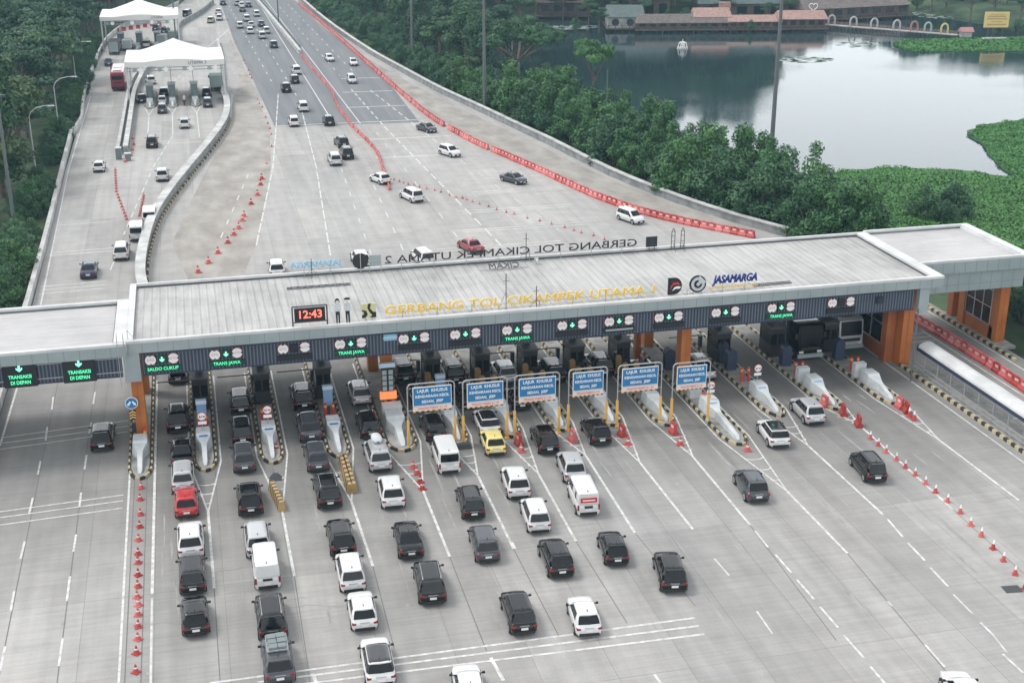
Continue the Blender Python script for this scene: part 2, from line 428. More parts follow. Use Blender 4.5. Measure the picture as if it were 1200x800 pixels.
# old brownish shoulder slabs right of the red barrier line
RB = [(32.0, 400), (32.6, 388), (34.8, 330), (36.8, 266), (37.4, 243), (38.5, 218), (41.8, 193.1), (46.8, 172), (49.5, 160), (53.1, 149.5), (57.4, 142.5), (61.8, 136.7)]
poly = [(x + .9, y) for x, y in RB] + [(62.9, 141.2), (59.1, 150.8), (55.4, 163.5), (52.7, 178), (50.5, 193), (47.8, 207), (44.9, 224), (42, 244), (39.4, 265), (36.9, 288), (34.7, 320), (33.3, 350), (32.9, 399.5)]
struct('old_shoulder', MB().sheet(poly, .006).mesh('old_shoulder', M['old_concrete']))
poly = [(7.4, 236), (9.9, 262), (10.3, 313), (10.4, 340), (10.9, 313), (11.8, 262), (12.3, 214), (10.5, 186), (6.6, 150), (3.2, 131), (-1, 131), (-3.2, 150), (.5, 178), (5.5, 212)]
struct('old_left_shoulder', MB().sheet(poly, .006).mesh('old_left_shoulder', M['old_concrete']))

# ------------------------------------------------------------------ painted markings
def C(sx, sy, s, ox, oy): return (sx / s + ox, sy / s + oy)
mk = MB(); fk = MB()
def pxl(a, b_, wd=.16, z=.012, mb=None): (mb or mk).line(G(*a), G(*b_), wd, z)
def dashes(x0, y0, x1, y1, n_on=3.0, gap=5.0, wd=.15, mb=None):
    d = Vector((x1 - x0, y1 - y0)); Ln = d.length; d.normalize(); t = 0
    while t < Ln:
        e = min(t + n_on, Ln); (mb or mk).line((x0 + d.x * t, y0 + d.y * t), (x0 + d.x * e, y0 + d.y * e), wd, .012); t += n_on + gap
# left road
for (px, py), (qx, qy) in [((62.5, 465), (60.7, 480)), ((55.5, 500), (53.5, 516)), ((47.5, 540), (44.2, 556)), ((38.5, 583), (34, 602)),
                           ((29, 634), (24, 654.5)), ((16.7, 692), (12.5, 716)), ((6, 757), (0, 786)),
                           ((111.5, 459), (109.2, 473)), ((107, 495), (104.3, 508)), ((101.5, 533), (99, 550)), ((95, 577), (93, 594)),
                           ((89.2, 626), (86, 646)), ((82, 675), (78.2, 704)), ((73.5, 747), (69, 780))]:
    pxl((px, py), (qx, qy), .14)
pxl((21, 451), (0, 522), .16)
mk.line((-6.35, 96), (-6.28, 60), .14, .012); mk.line((-4.55, 108), (-4.62, 73), .18, .012)
fk.line((-4.62, 72.5), (-4.6, 60), .14, .012)
for y in (97.8, 98.9, 100.0): fk.line((-15.9, y - 1.0), (-6.7, y), .14, .012)
for y in (84.9, 86.0, 86.9): mk.line((-14.9, y - .6), (-6.7, y), .13, .012)
# stop bars in the foreground
for (a, b_) in [((246, 800), (814, 723.7)), ((302, 799), (819, 733)), ((300, 808), (825.5, 742.7))]: pxl(a, b_, .17)
pxl((366, 789), (374, 806), .2); pxl((575, 770), (590, 797), .2)
# gore lines at each island nose
GORE = [None, ((244, 600), (251, 689)), ((331, 600), (345, 675)), ((412, 588), (437, 663)), ((496, 575), (527, 652)), ((560, 557), (602, 643)),
        ((631, 555), (675, 634)), ((686, 533), (744, 624)), ((750, 542), (812, 620)), ((812, 535), (879, 615)),
        ((922, 575), (993, 648)), ((947, 522), (1033, 601)), ((1006, 497), (1117, 597)), ((1100, 515), (1194, 586))]
HW = [.8, .8, .8, .8, 1.15, .8, .8, .8, .8, .8, .9, .8, .8, .8]
NOSE = [89.0, 89.2, 89.3, 89.1, 89.1, 89.2, 89.6, 89.8, 89.8, 88.8, 84.2, 88.4, 88.6, 88.5]
for i in range(1, 14):
    c, e = G(*GORE[i][0]), G(*GORE[i][1])
    x, hw, ny_ = ISL[i], HW[i] + .32, NOSE[i]
    mk.line((x - hw, 108), (x - hw, ny_ + 1.6), .12, .012); mk.line((x + hw, 108), (x + hw, ny_ + 1.6), .12, .012)
    mk.line((x - hw, ny_ + 1.6), c, .12, .012); mk.line((x + hw, ny_ + 1.6), c, .12, .012)
    mk.line(c, e, .18, .012)
    for k in range(1, 4):                                    # curved bars inside the V
        t = k / 4.4; yy = ny_ - .5 + (c[1] - ny_) * t
        xx = x + (c[0] - x) * t; ww = hw * (1 - t) * .8
        mk.line((xx - ww, yy), (xx - ww * .4, yy - .22), .12, .012); mk.line((xx - ww * .4, yy - .22), (xx + ww * .4, yy - .22), .12, .012); mk.line((xx + ww * .4, yy - .22), (xx + ww, yy), .12, .012)
# dashed lines, right foreground
for a, b_ in [((908.7, 649.5), (927.5, 671)), ((933.7, 678.7), (954, 702)), ((961, 710.7), (982, 735)), ((988.7, 744), (1013, 771)),
              ((1020, 780.5), (1040, 804)), ((885, 622), (900, 641)), ((1031, 600), (1035, 603)), ((1040, 608), (1058, 629)),
              ((1064, 636), (1083.7, 656.5)), ((1090, 664.5), (1111, 687)), ((1149, 729), (1164, 744)), ((1084, 755), (1107, 781)),
              ((767, 790), (775, 801)), ((600, 635), (604, 643)), ((1175, 766), (1199, 788))]:
    pxl(a, b_, .15)
for a, b_ in [((1117, 696), (1140, 719)), ((1164, 744), (1180, 764)), ((837, 654), (854.5, 674)), ((887, 716), (905, 742)), ((1040, 704), (1046, 710))]:
    pxl(a, b_, .12, mb=fk)
# right-hand guarded lane and outside road
fk.line((57.35, 108), (57.35, 60), .14, .012); mk.line((64.7, 104), (64.7, 70), .15, .012)
for y in (101.2, 102.2, 103.2): fk.line((60.2, y), (64.6, y), .14, .012)
for y in (82.6, 83.8): mk.line((61.2, y), (64.4, y), .14, .012)
mk.line((68.1, 118), (68.1, 84), .14, .012)
# main carriageway beyond the gate
dashes(13.2, 388, 15.7, 258, 2.8, 6.3); dashes(16.9, 390, 19.1, 232, 2.8, 6.3)
for a, b_ in [((13.3, 214), (16.0, 245)), ((10.6, 184), (13.2, 213)), ((6.1, 147), (10.5, 183.5)), ((16.6, 183), (18.8, 232)), ((13.8, 141), (16.5, 182))]:
    dashes(a[0], a[1], b_[0], b_[1], 4.2, .9, .17)
mk.line((21.7, 400), (22.6, 215), .18, .012); mk.line((24.2, 400), (26.8, 213.5), .18, .012)
dashes(29.4, 246, 30.2, 211, 2.6, 1.9, .2); dashes(30.2, 210, 33.0, 140, 3.2, 1.6, .2)
dashes(32.7, 244, 36.5, 192, 2.6, 1.9, .2)
dashes(26.6, 390, 29.2, 262, 2.8, 6.3); dashes(29.6, 388, 32.4, 262, 2.8, 6.3)
dashes(20.0, 183, 18.2, 140, 2.6, 4.2, .13, fk); dashes(28.3, 206, 28.9, 140, 2.4, 6, .13, fk); dashes(23, 172, 21.8, 138, 2.6, 4.5, .13)
dashes(36.5, 191, 41, 145, 2.6, 5, .13, fk)
for y0, x0, x1 in [(201, 24.4, 39.2), (188, 25.6, 36), (243, 27.5, 36.6), (228, 26.2, 36.6), (214.8, 13.3, 36.3), (258, 29, 36.5)]:
    mk.line((x0, y0), (x1, y0 - .4), .35, .012)
for y0, x0, x1 in [(165, 35, 47), (164, 35.5, 47), (156, 31, 46), (155, 31.5, 45), (147.5, 30, 45), (146.6, 30, 45), (172, 38, 48), (140.5, 24, 40), (139.6, 24, 40)]:
    fk.line((x0, y0), (x1, y0), .22, .012)
# ramp
mk.line((-17.0, 250), (-17.0, 190), .15, .012); mk.line((-17.0, 190), (-15.8, 131), .15, .012)
dashes(-5.9, 186, -8.6, 155, 2.6, 1.6, .15); dashes(-8.6, 152, -9.7, 140, 3.4, 4, .15)
for y0, x1 in [(134.6, -10), (135.8, -9.9), (137, -9.9), (148.2, -9.6), (149.4, -9.6), (161, -10), (196, -11), (215, -11), (229, -11)]:
    fk.line((-16.3, y0), (x1, y0 + .3), .2, .012)
fk.line((-10, 205), (4.5, 205.5), .25, .012)
for a, b_ in [((174, 160), (172, 125)), ((205, 130), (203, 118)), ((230, 118), (234, 160))]: pass
for x, y1 in [(-6.6, 214), (-2.8, 212), (1.2, 209)]:
    mk.line((x - .9, 237), (x, 229), .16, .012); mk.line((x + .9, 237), (x, 229), .16, .012); mk.line((x, 229), (x, y1), .16, .012)
dashes(-2.8, 211, -5.8, 188, 2.6, 1.2, .15)
dashes(-2.5, 262, 4.6, 300, 3, 2, .15); mk.line((5.5, 309), (11.0, 337), .2, .012)
fk.line((7.8, 246), (6.6, 224), .15, .012)
dashes(2.3, 151, 7.3, 183, 2.2, 3.6, .14)
struct('road_markings', mk.mesh('road_markings', M['white_line']))
struct('faded_road_markings', fk.mesh('faded_road_markings', M['faint_line']))
# tyre marks, oil drips and filled cracks
M['tyre_mark'] = worn('tyre_mark_rubber', (.22, .22, .215), (.33, .325, .31), 1.6, .85, 1, .4, .3, .6)
tm = MB(); rm = random.Random(8)
def streak(x, y, ln, wd, dx=0.0):
    n = 6; L_, R_ = [], []
    for k in range(n + 1):
        t = k / n; w_ = wd * math.sin(math.pi * (.08 + .84 * t)) * rm.uniform(.75, 1.1); cx_ = x + dx * t + .03 * math.sin(t * 5)
        L_.append((cx_ - w_ / 2, y + ln * t)); R_.append((cx_ + w_ / 2, y + ln * t))
    tm.sheet(L_ + R_[::-1], .0064 + len(tm.f) * 1e-5)
for a, b_ in [(G(344, 152), G(351, 168)), (G(352, 171), G(354, 177))]: streak(a[0], b_[1], a[1] - b_[1], .5, a[0] - b_[0])
for i in range(70):
    l_ = rm.choice(LANES[:-1]); y = rm.uniform(58, 90); ln = rm.uniform(1.5, 6)
    for s_ in ((-.75, .75) if rm.random() < .45 else (rm.uniform(-.3, .3),)): streak(l_ + s_ + rm.uniform(-.15, .15) + (90 - y) * 0, y, ln, rm.uniform(.08, .2), rm.uniform(-.1, .1))
for i in range(26):                                          # oil drips
    x, y, r_ = rm.uniform(-14, 60), rm.uniform(56, 92), rm.uniform(.06, .2)
    tm.sheet([(x + r_ * rm.uniform(.6, 1.2) * math.cos(t), y + r_ * rm.uniform(.8, 1.6) * math.sin(t)) for t in np.linspace(0, 6.28, 9)[:-1]], .0064 + len(tm.f) * 1e-5)
for i in range(12):                                          # hairline cracks
    x, y = rm.uniform(-12, 56), rm.uniform(58, 90)
    for k in range(7):
        nx_, ny2 = x + rm.uniform(.2, .6), y + rm.uniform(-.22, .22); tm.line((x, y), (nx_, ny2), .035, .0085); x, y = nx_, ny2
struct('tyre_marks', tm.mesh('tyre_marks', M['tyre_mark']))
# dark sealed joints and a drain cover
jt = MB()
for x in (-5.98, -5.12, -12.66): jt.line((x, 92 if x > -10 else 118), (x, 20), .06, .009)
jt.line((-9.62, 112), (-9.45, 20), .06, .009)
for (a, b_) in [((251, 689), (258, 800)), ((345, 675), (364, 800)), ((437, 663), (462, 760)), ((527, 652), (570, 762)), ((602, 643), (655, 745)), ((675, 634), (735, 730)),
                ((744, 624), (815, 710)), ((879, 615), (980, 750)), ((993, 648), (1120, 800)), ((1117, 597), (1200, 672))]:
    jt.line(G(*a), G(*b_), .05, .009)
struct('pavement_joints', jt.mesh('pavement_joints', M['joint']))
dx, dy = G(1186, 690)
d_ = MB().box((0, 0, .012), (1.1, .8, .008)); [d_.box((-.45 + .15 * k, 0, .02), (.05, .74, .012), 1) for k in range(7)]
tag(put('drain_grate', d_.mesh('drain_grate', [M['steel_dark'], M['black']]), None, (dx, dy, .005), R(-6)),
    'small dark metal drain grate set in the concrete beside the cone row at right', 'drain grate')

# ------------------------------------------------------------------ long walls and kerbs
def smooth(pts, n=4):
    P = [Vector(p) for p in pts]; out = []
    for i in range(len(P) - 1):
        a = P[max(i - 1, 0)]; b_, c = P[i], P[i + 1]; d = P[min(i + 2, len(P) - 1)]
        for k in range(n):
            t = k / n
            out.append(.5 * ((2 * b_) + (-a + c) * t + (2 * a - 5 * b_ + 4 * c - d) * t * t + (-a + 3 * b_ - 3 * c + d) * t ** 3))
    out.append(P[-1]); return out
def sweep(mb, pts, prof, m=0, closed=True):
    """profile (offset to the right, height) swept along plan points"""
    n = len(prof); vs, fs = [], []
    for i, p in enumerate(pts):
        d = (pts[min(i + 1, len(pts) - 1)] - pts[max(i - 1, 0)]).normalized(); nr = Vector((d.y, -d.x))
        for o_, z in prof: vs.append((p.x + nr.x * o_, p.y + nr.y * o_, z))
    for i in range(len(pts) - 1):
        for k in range(n if closed else n - 1):
            fs.append((i * n + k, i * n + (k + 1) % n, (i + 1) * n + (k + 1) % n, (i + 1) * n + k))
    fs.append(tuple(range(n))); fs.append(tuple(range((len(pts) - 1) * n, len(pts) * n)))
    return mb.add(vs, fs, m)
def wall(name, pts, wd, h, label, cat, cap=True, body='wall_grey', top='wall_white', z0=-.4, capw=.12):
    r = thing(name, label, cat, (pts[0][0], pts[0][1], 0))
    pl = smooth([(x - pts[0][0], y - pts[0][1]) for x, y in pts])
    put('barrier_wall', sweep(MB(), pl, [(-wd / 2, z0), (-wd / 2 * .85, h), (wd / 2 * .85, h), (wd / 2, z0)]).mesh('barrier_wall', M[body]), r)
    if cap: put('coping', sweep(MB(), pl, [(-wd / 2 - capw / 2, h + .002), (-wd / 2 - capw / 2, h + .14), (wd / 2 + capw / 2, h + .14), (wd / 2 + capw / 2, h + .002)]).mesh('coping', M[top]), r)
    return r, pl
wall('parapet_wall', [(x + .3, y) for x, y in REDGE[:14]], .4, .95, 'long curved pale concrete parapet wall between the right shoulder and the shrubs', 'parapet', capw=.3)
wall('parapet_wall', [(-16.9, 20), (-16.9, 131), (-17.7, 190), (-18.1, 215)], .35, .85, 'pale concrete parapet wall on the left edge of the ramp beside the dark forest', 'parapet', body='wall_white')
wall('parapet_wall', [(-17.9, 216), (-17.2, 226), (-17.6, 236), (-18, 252), (-18.1, 277), (-17.7, 307), (-16.7, 327), (-13.4, 350), (-7.3, 367), (-.3, 396)], .3, .8,
     'bending concrete parapet wall at the forest edge beside the red bus', 'parapet', body='wall_white')
# ramp dividing wall, broad white coping with a striped kerb at its right foot
RW = [(-5.6, 128), (-6.3, 136), (-6.1, 147), (-5.1, 160), (-3.0, 173), (.2, 189), (3.4, 205), (5.6, 219), (6.4, 232), (6.2, 243)]
r, pl = wall('ramp_wall', RW, .8, 1.25, 'broad white topped concrete wall curving between the ramp and the brown shoulder', 'ramp wall', capw=.25)
kb = MB()
for i in range(len(pl) - 1):
    a, b_ = pl[i], pl[i + 1]; d = b_ - a; nn = max(1, int(d.length / .7)); nr = Vector((d.y, -d.x)).normalized() * .62
    for k in range(nn):
        if i > 28: break
        p, q_ = a + d * (k / nn) + nr, a + d * ((k + 1) / nn) + nr
        c = (p + q_) / 2; kb.box((c.x, c.y, .12), ((q_ - p).length, .22, .26), k % 2, math.atan2(d.y, d.x))
put('striped_kerb', kb.mesh('striped_kerb', [M['kerb_black'], M['kerb_yellow']]), r)
wall('divider_wall', [(6.2, 246), (7.3, 280), (7.6, 314)], .4, .9, 'straight white concrete divider wall right of the nearer tent canopy', 'divider wall', body='wall_white')
wall('divider_wall', [(-.9, 318), (-.6, 343), (3.4, 362), (6.3, 376), (9.1, 394)], .5, 1.3, 'grey concrete divider wall right of the farther tent canopy', 'divider wall', body='wall_grey', cap=False)
wall('divider_wall', [(-10.6, 199), (-10.5, 222), (-10.4, 246), (-10.0, 262), (-9.2, 272)], .35, .9, 'left one of the twin white divider walls beside the red bus lane', 'divider wall', body='wall_white')
wall('divider_wall', [(-9.5, 199), (-9.4, 222), (-9.3, 246), (-8.6, 262), (-7.6, 275), (-5.5, 289), (-3.2, 297)], .6, 1.1, 'right one of the twin divider walls, grey and curving under the nearer tent', 'divider wall', body='wall_grey')
wall('median_barrier', [(20.9, 420), (22.2, 370), (23.3, 330), (24.2, 292)], .55, .8, 'long concrete median barrier down the middle of the asphalt highway', 'median barrier', body='wall_white')
wall('median_barrier', [(22.2, 419), (23.6, 370), (24.6, 330), (25.2, 302)], .22, .6, 'low dark guard wall on the right side of the highway median', 'median barrier', body='wall_grey', cap=False)
# ================================================================== toll gate canopy
YF, YR = 94.6, 108.6
XA, XB = -5.9, 60.5
gate = thing('toll_gate_canopy', 'long white roofed toll gate canopy with grey fascia and orange pillars spanning all the lanes', 'toll gate', (27, 101, 0))
GO = (-27, -101, 0)
def gp(name, mb, mats, up=None):
    me = mb.mesh(name, mats); me.transform(Matrix.Translation(GO)); return put(name, me, up or gate)
# main roof sheet with raised rims
rf = MB().box(((XA + XB) / 2, (YF + YR) / 2, 8.12), (XB - XA - .7, YR - YF - .6, .12))
gp('roof', rf, M['roof'])
rim = MB()
rim.box(((XA + XB) / 2, YF + .16, 8.42), (XB - XA, .36, .2)).box(((XA + XB) / 2, YR - .13, 8.42), (XB - XA, .26, .2))
rim.box((XA + .22, (YF + YR) / 2, 8.422), (.5, YR - YF - .64, .2)).box((XB - .5, (YF + YR) / 2, 8.422), (1.0, YR - YF - .64, .2))
gp('roof_rim', rim, M['rim'])
inn = MB(); inn.box(((XA + XB) / 2, YR - .29, 8.2), (XB - XA - 1.6, .04, .24)).box((XB - 1.03, (YF + YR) / 2, 8.2), (.04, YR - YF - .8, .24))
gp('rim_upstand', inn, M['steel_dark'])
def fascia(x0, x1, y, z0, z1, th=.12, pitch=1.12, side=-1):
    f = MB().box(((x0 + x1) / 2, y, (z0 + z1) / 2), (x1 - x0, th, z1 - z0)); n = int((x1 - x0) / pitch)
    for k in range(1, n + 1): f.box((x0 + k * (x1 - x0) / (n + 1), y + side * (th / 2 + .004), (z0 + z1) / 2), (.035, .012, z1 - z0 - .02), 1)
    return f
gp('fascia', fascia(XA, XB, YF + .06, 7.55, 8.318), [M['fascia'], M['fascia_dark']])
gp('fascia', fascia(XA, XB, YR - .06, 7.4, 8.318, side=1), [M['fascia'], M['fascia_dark']])
gp('fascia', MB().box((XB - .06, (YF + YR) / 2, 7.93), (.12, YR - YF - .26, .76)), M['fascia']); gp('fascia', MB().box((XA + .06, (YF + YR) / 2, 7.93), (.12, YR - YF - .26, .76)), M['fascia'])
gp('soffit', MB().box(((XA + XB) / 2, (YF + YR) / 2 + .1, 7.5), (XB - XA - .5, YR - YF - .5, .1)), M['soffit'])
# ribbed sign band
def band(x0, x1, y, z0, z1, name='sign_band', pitch=.26, rails=()):
    b_ = MB().box(((x0 + x1) / 2, y + .2, (z0 + z1) / 2), (x1 - x0, .3, z1 - z0))
    x = x0 + .1
    while x < x1 - .05:
        b_.box((x, y + .03, (z0 + z1) / 2), (.09, .05, z1 - z0 - .12), 1); x += pitch
    b_.box(((x0 + x1) / 2, y + .01, z1 - .1), (x1 - x0, .12, .2), 2); b_.box(((x0 + x1) / 2, y + .01, z0 + .04), (x1 - x0, .12, .08), 2)
    for z in rails: b_.box(((x0 + x1) / 2, y - .02, z), (x1 - x0, .05, .06), 3)
    gp(name, b_, [M['band_back'], M['band_rib'], M['dkblue'], M['steel']])
M['band_back'] = pm('band_backing', (.035, .045, .07), .6)
M['band_rib'] = pm('band_rib_bluegrey', (.115, .14, .18), .55)
band(-4.95, 58.2, 95.1, 5.55, 7.46)
band(-32, -6.35, 94.75, 5.75, 7.5, rails=(6.15, 7.25))
gp('soffit_beam', MB().box((26.6, 107.7, 6.5), (63, .4, 1.7)), M['soffit'])
gp('grey_leg', MB().box((-5.65, 94.93, 6.42), (1.15, .5, 2.24)), M['fascia'])
gp('grey_leg', MB().box((58.95, 95.05, 6.42), (.9, .5, 2.24)), M['fascia'])
# left wing roof, behind the same fascia line
gp('wing_roof', MB().box((-19.4, 99.4, 8.1), (25, 9.6, .12)), M['roof_b'])
r_ = MB().box((-18.9, 94.42, 8.4), (26, .4, .2)).box((-18.9, 104.5, 8.4), (26, .34, .2)).box((-6.35, 99.45, 8.425), (.88, 9.66, .24))
gp('roof_rim', r_, M['rim'])
gp('fascia', fascia(-32, XA - .01, 94.28, 7.5, 8.3), [M['fascia'], M['fascia_dark']])
gp('fascia', MB().box((-19, 104.6, 7.9), (26, .12, .8)).box((-19, 99.4, 7.45), (25.4, 9.8, .08), 1), [M['fascia'], M['soffit']])
# right wing
gp('wing_roof', MB().box((65.9, 103.7, 8.1), (10.2, 9.9, .12)), M['roof_b'])
r_ = MB().box((65.95, 98.55, 8.42), (10.88, .34, .2)).box((65.95, 108.85, 8.42), (10.88, .3, .2)).box((71.0, 103.7, 8.425), (.8, 9.96, .2)).box((70.55, 103.7, 8.22), (.12, 9.96, .24))
gp('roof_rim', r_, M['rim'])
f_ = fascia(60.52, 71.38, 98.44, 7.3, 8.318)
gp('fascia', f_, [M['fascia'], M['fascia_dark']])
f_ = fascia(60.2, 71.0, 98.7, 5.5, 7.3, pitch=1.12); f_.box((65.6, 98.635, 6.15), (10.8, .012, .035), 1)
gp('wing_wall', f_, [M['fascia_b'] if 'fascia_b' in M else M['fascia'], M['fascia_dark']])
gp('fascia', MB().box((71.36, 103.7, 7.6), (.1, 10.2, 1.4)).box((65.9, 108.9, 7.4), (10.8, .1, 1.8)).box((65.9, 103.7, 7.0), (10.6, 9.6, .1), 1), [M['fascia'], M['soffit']])
# orange pillars
def pillar(x, y, w_=.85, d=1.1, h=7.45, m='orange'):
    p = MB().box((x, y, h / 2), (w_, d, h)); p.box((x, y - d / 2 - .01, h / 2), (.04, .02, h), 1)
    for z in (1.4, 2.8, 4.2): p.box((x, y, z), (w_ + .02, d + .02, .03), 1)
    gp('pillar', p, [M[m], M['orange_dark']])
for x, y in ((-5.5, 96.3), (-5.5, 105.5), (13.5, 97.4), (13.5, 106), (38.4, 97.0), (38.4, 106)): pillar(x, y)
pillar(36.6, 103.5, .5, .6, m='orange_dark'); pillar(58.6, 96.9, 1.0, 1.3); pillar(57.6, 97.7, .8, .9, m='orange_dark'); pillar(58.3, 106.2, 1.0, 1.3)
pillar(69.5, 106.6, .8, .9, m='orange_dark'); pillar(69.4, 104.6, .8, .9, m='orange'); pillar(69.6, 99.5, .9, 1.2, m='orange')
def screen(x, y0, y1, z0, z1, ny=3, nz=3):
    s = MB().box((x, (y0 + y1) / 2, (z0 + z1) / 2), (.06, y1 - y0, z1 - z0))
    for k in range(ny + 1): s.box((x - .04, y0 + (y1 - y0) * k / ny, (z0 + z1) / 2), (.1, .09, z1 - z0), 1)
    for k in range(nz + 1): s.box((x - .04, (y0 + y1) / 2, z0 + (z1 - z0) * k / nz), (.112, y1 - y0, .07), 1)
    gp('glazed_screen', s, [M['glass'], M['steel']])
screen(57.7, 98.4, 105.6, 1.2, 6.6); screen(69.2, 100.1, 104.1, 1.5, 6.4)
gp('pillar_wall', MB().box((69.4, 101.8, .75), (.5, 4.5, 1.5)), M['orange_dark']); gp('pillar_wall', MB().box((57.9, 102, .55), (.5, 7.2, 1.1)), M['orange_dark'])
gp('plinth', MB().box((69.5, 102.6, .1), (1.9, 10, .25)), M['island'])
# access ladder on the left leg
gp('ladder', MB().tube([(-6.5, 94.1, 5.2), (-6.5, 94.1, 9.2), (-6.5, 94.8, 9.2)], .03).tube([(-6.05, 94.1, 5.2), (-6.05, 94.1, 9.2), (-6.05, 94.8, 9.2)], .03)
   .tube([(-5.75, 94.9, 8.5), (-5.75, 94.9, 9.3), (-5.3, 94.9, 8.6)], .025), M['steel'])

# ------------------------------------------------------------------ lane signals on the band
def notched(cx, cz, r0, kind):
    pts = []
    for k in range(40):
        t = 2 * math.pi * k / 40; r1 = r0
        dd = [abs((t - c + math.pi) % (2 * math.pi) - math.pi) for c in ((math.pi / 2, 3 * math.pi / 2) if kind == 'v' else (0, math.pi))]
        if min(dd) < .2: r1 = r0 * .74
        pts.append((cx + r1 * math.cos(t), cz + r1 * math.sin(t)))
    return pts
SIG_X = [-3.5, 1.15, 6.2, 10.5, 15.4, 19.45, 23.6, 28.1, 32.0, 36.2, 41.1, 46.0, 51.4]
SIG_T = ['SALDO CUKUP', 'TRANS JAWA', '', 'TRANS JAWA', '', '', 'TRANS JAWA', '', '', '', '', 'TRANS JAWA', '']
GREEN = [1, 1, 0, 1, 1, 1, 1, 1, 1, 1, 1, 1, 0]
NTH = ['first', 'second', 'third', 'fourth', 'fifth', 'sixth', 'seventh', 'eighth', 'ninth', 'tenth', 'eleventh', 'twelfth', 'thirteenth', 'fourteenth',
       'fifteenth', 'sixteenth', 'seventeenth', 'eighteenth', 'nineteenth', 'twentieth']
ring_me = {}
for kind in 'vh':
    d = MB(); d.plate(notched(0, 0, .41, kind), 0, .06, 1); d.plate(notched(0, 0, .385, kind), -.012, .03, 0)
    ring_me[kind] = d.mesh('disc_sign', [M['white'], M['red']])
M['disc_text'] = pm('disc_text_faded_red', (.50, .28, .27), .5, var=0)
gto = text_me('disc_lettering', 'GTO', .25, M['disc_text'], .01, 0)
arrow = MB()
arrow.plate([(-.06, .2), (.06, .2), (.06, -.02), (.17, .06), (.17, -.06), (0, -.2), (-.17, -.06), (-.17, .06), (-.06, -.02)], -.02, .0)
arrow_me = arrow.mesh('green_arrow', M['led_mint'])
box_on = MB().box((0, .05, 0), (.6, .12, .66)).mesh('arrow_box', M['board_green'])
box_off = MB().box((0, .05, 0), (.6, .12, .66)).mesh('arrow_box', M['board_black'])
brd_on = MB().box((0, .05, 0), (2.6, .14, .42)).mesh('text_board', M['board_green'])
brd_off = MB().box((0, .05, 0), (2.6, .14, .42)).mesh('text_board', M['board_black'])
for i, x in enumerate(SIG_X):
    g_, t = GREEN[i], SIG_T[i]
    st = 'lit arrow' if g_ else 'dark arrow box'
    tx = ('green words ' + t) if t else 'blank text board'
    o = thing('lane_signal', f'{NTH[i]} lane signal from the left, {st}, {tx}', 'lane signal', (x, 94.98, 6.78), 0, 'lane signals along the gate band')
    put('disc_sign', ring_me['v'], o, (-.82, 0, 0)); put('disc_sign', ring_me['h'], o, (.82, 0, .02))
    put('disc_lettering', gto, o, (-.82, -.02, 0)); put('disc_lettering', gto, o, (.82, -.02, .02))
    bx = put('arrow_box', box_on if g_ else box_off, o)
    if g_: put('green_arrow', arrow_me, bx, (0, -.01, 0))
    tb = put('text_board', brd_on if t else brd_off, o, (.02, -.02, -.72))
    if t: put('led_text', text_me('led_text', t, .36, M['led_green'], .01, .006, sx=.92), tb, (0, -.03, 0))
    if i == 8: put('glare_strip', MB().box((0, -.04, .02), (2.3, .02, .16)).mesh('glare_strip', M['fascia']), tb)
# two large boards on the left wing
for x, lb in ((-13.45, 'left large black message board with green words TRANSAKSI DI DEPAN under an arrow'),
              (-9.35, 'right large black message board, TRANSAKSI DI DEPAN in green, nearest the grey leg')):
    o = thing('message_board', lb, 'message board', (x, 94.55, 6.65), 0, 'large message boards on the left wing')
    put('board', MB().box((0, .05, -.02), (2.3, .16, 1.84)).mesh('board', M['board_black']), o)
    a = put('green_arrow', arrow_me, o, (0, -.05, .52)); a.scale = (1.3, 1, 1.3)
    put('led_text', text_me('led_text', 'TRANSAKSI', .38, M['led_green'], .01, .012, sx=.82), o, (0, -.05, -.14))
    put('led_text', text_me('led_text', 'DI DEPAN', .38, M['led_green'], .01, .012, sx=.82), o, (0, -.05, -.58))
o = thing('operator_sign', 'small pale blue lettered logo plate on the gate band above the fourth and fifth lanes', 'logo plate', (13.55, 95.03, 7.0))
put('plate', MB().box((0, 0, 0), (1.0, .05, .5)).mesh('plate', M['sky_blue']), o)
put('lettering', text_me('lettering', 'JASAMARGA', .2, M['white'], .01, .004), o, (0, -.04, 0))
o = put('loudspeaker_box', MB().box((0, 0, 0), (.55, .3, .55)).box((0, -.16, 0), (.4, .02, .4), 1).mesh('loudspeaker_box', [M['dkblue'], M['black']]), None, (54.9, 94.93, 6.7))
tag(o, 'small square dark loudspeaker box at the right end of the gate band', 'loudspeaker')

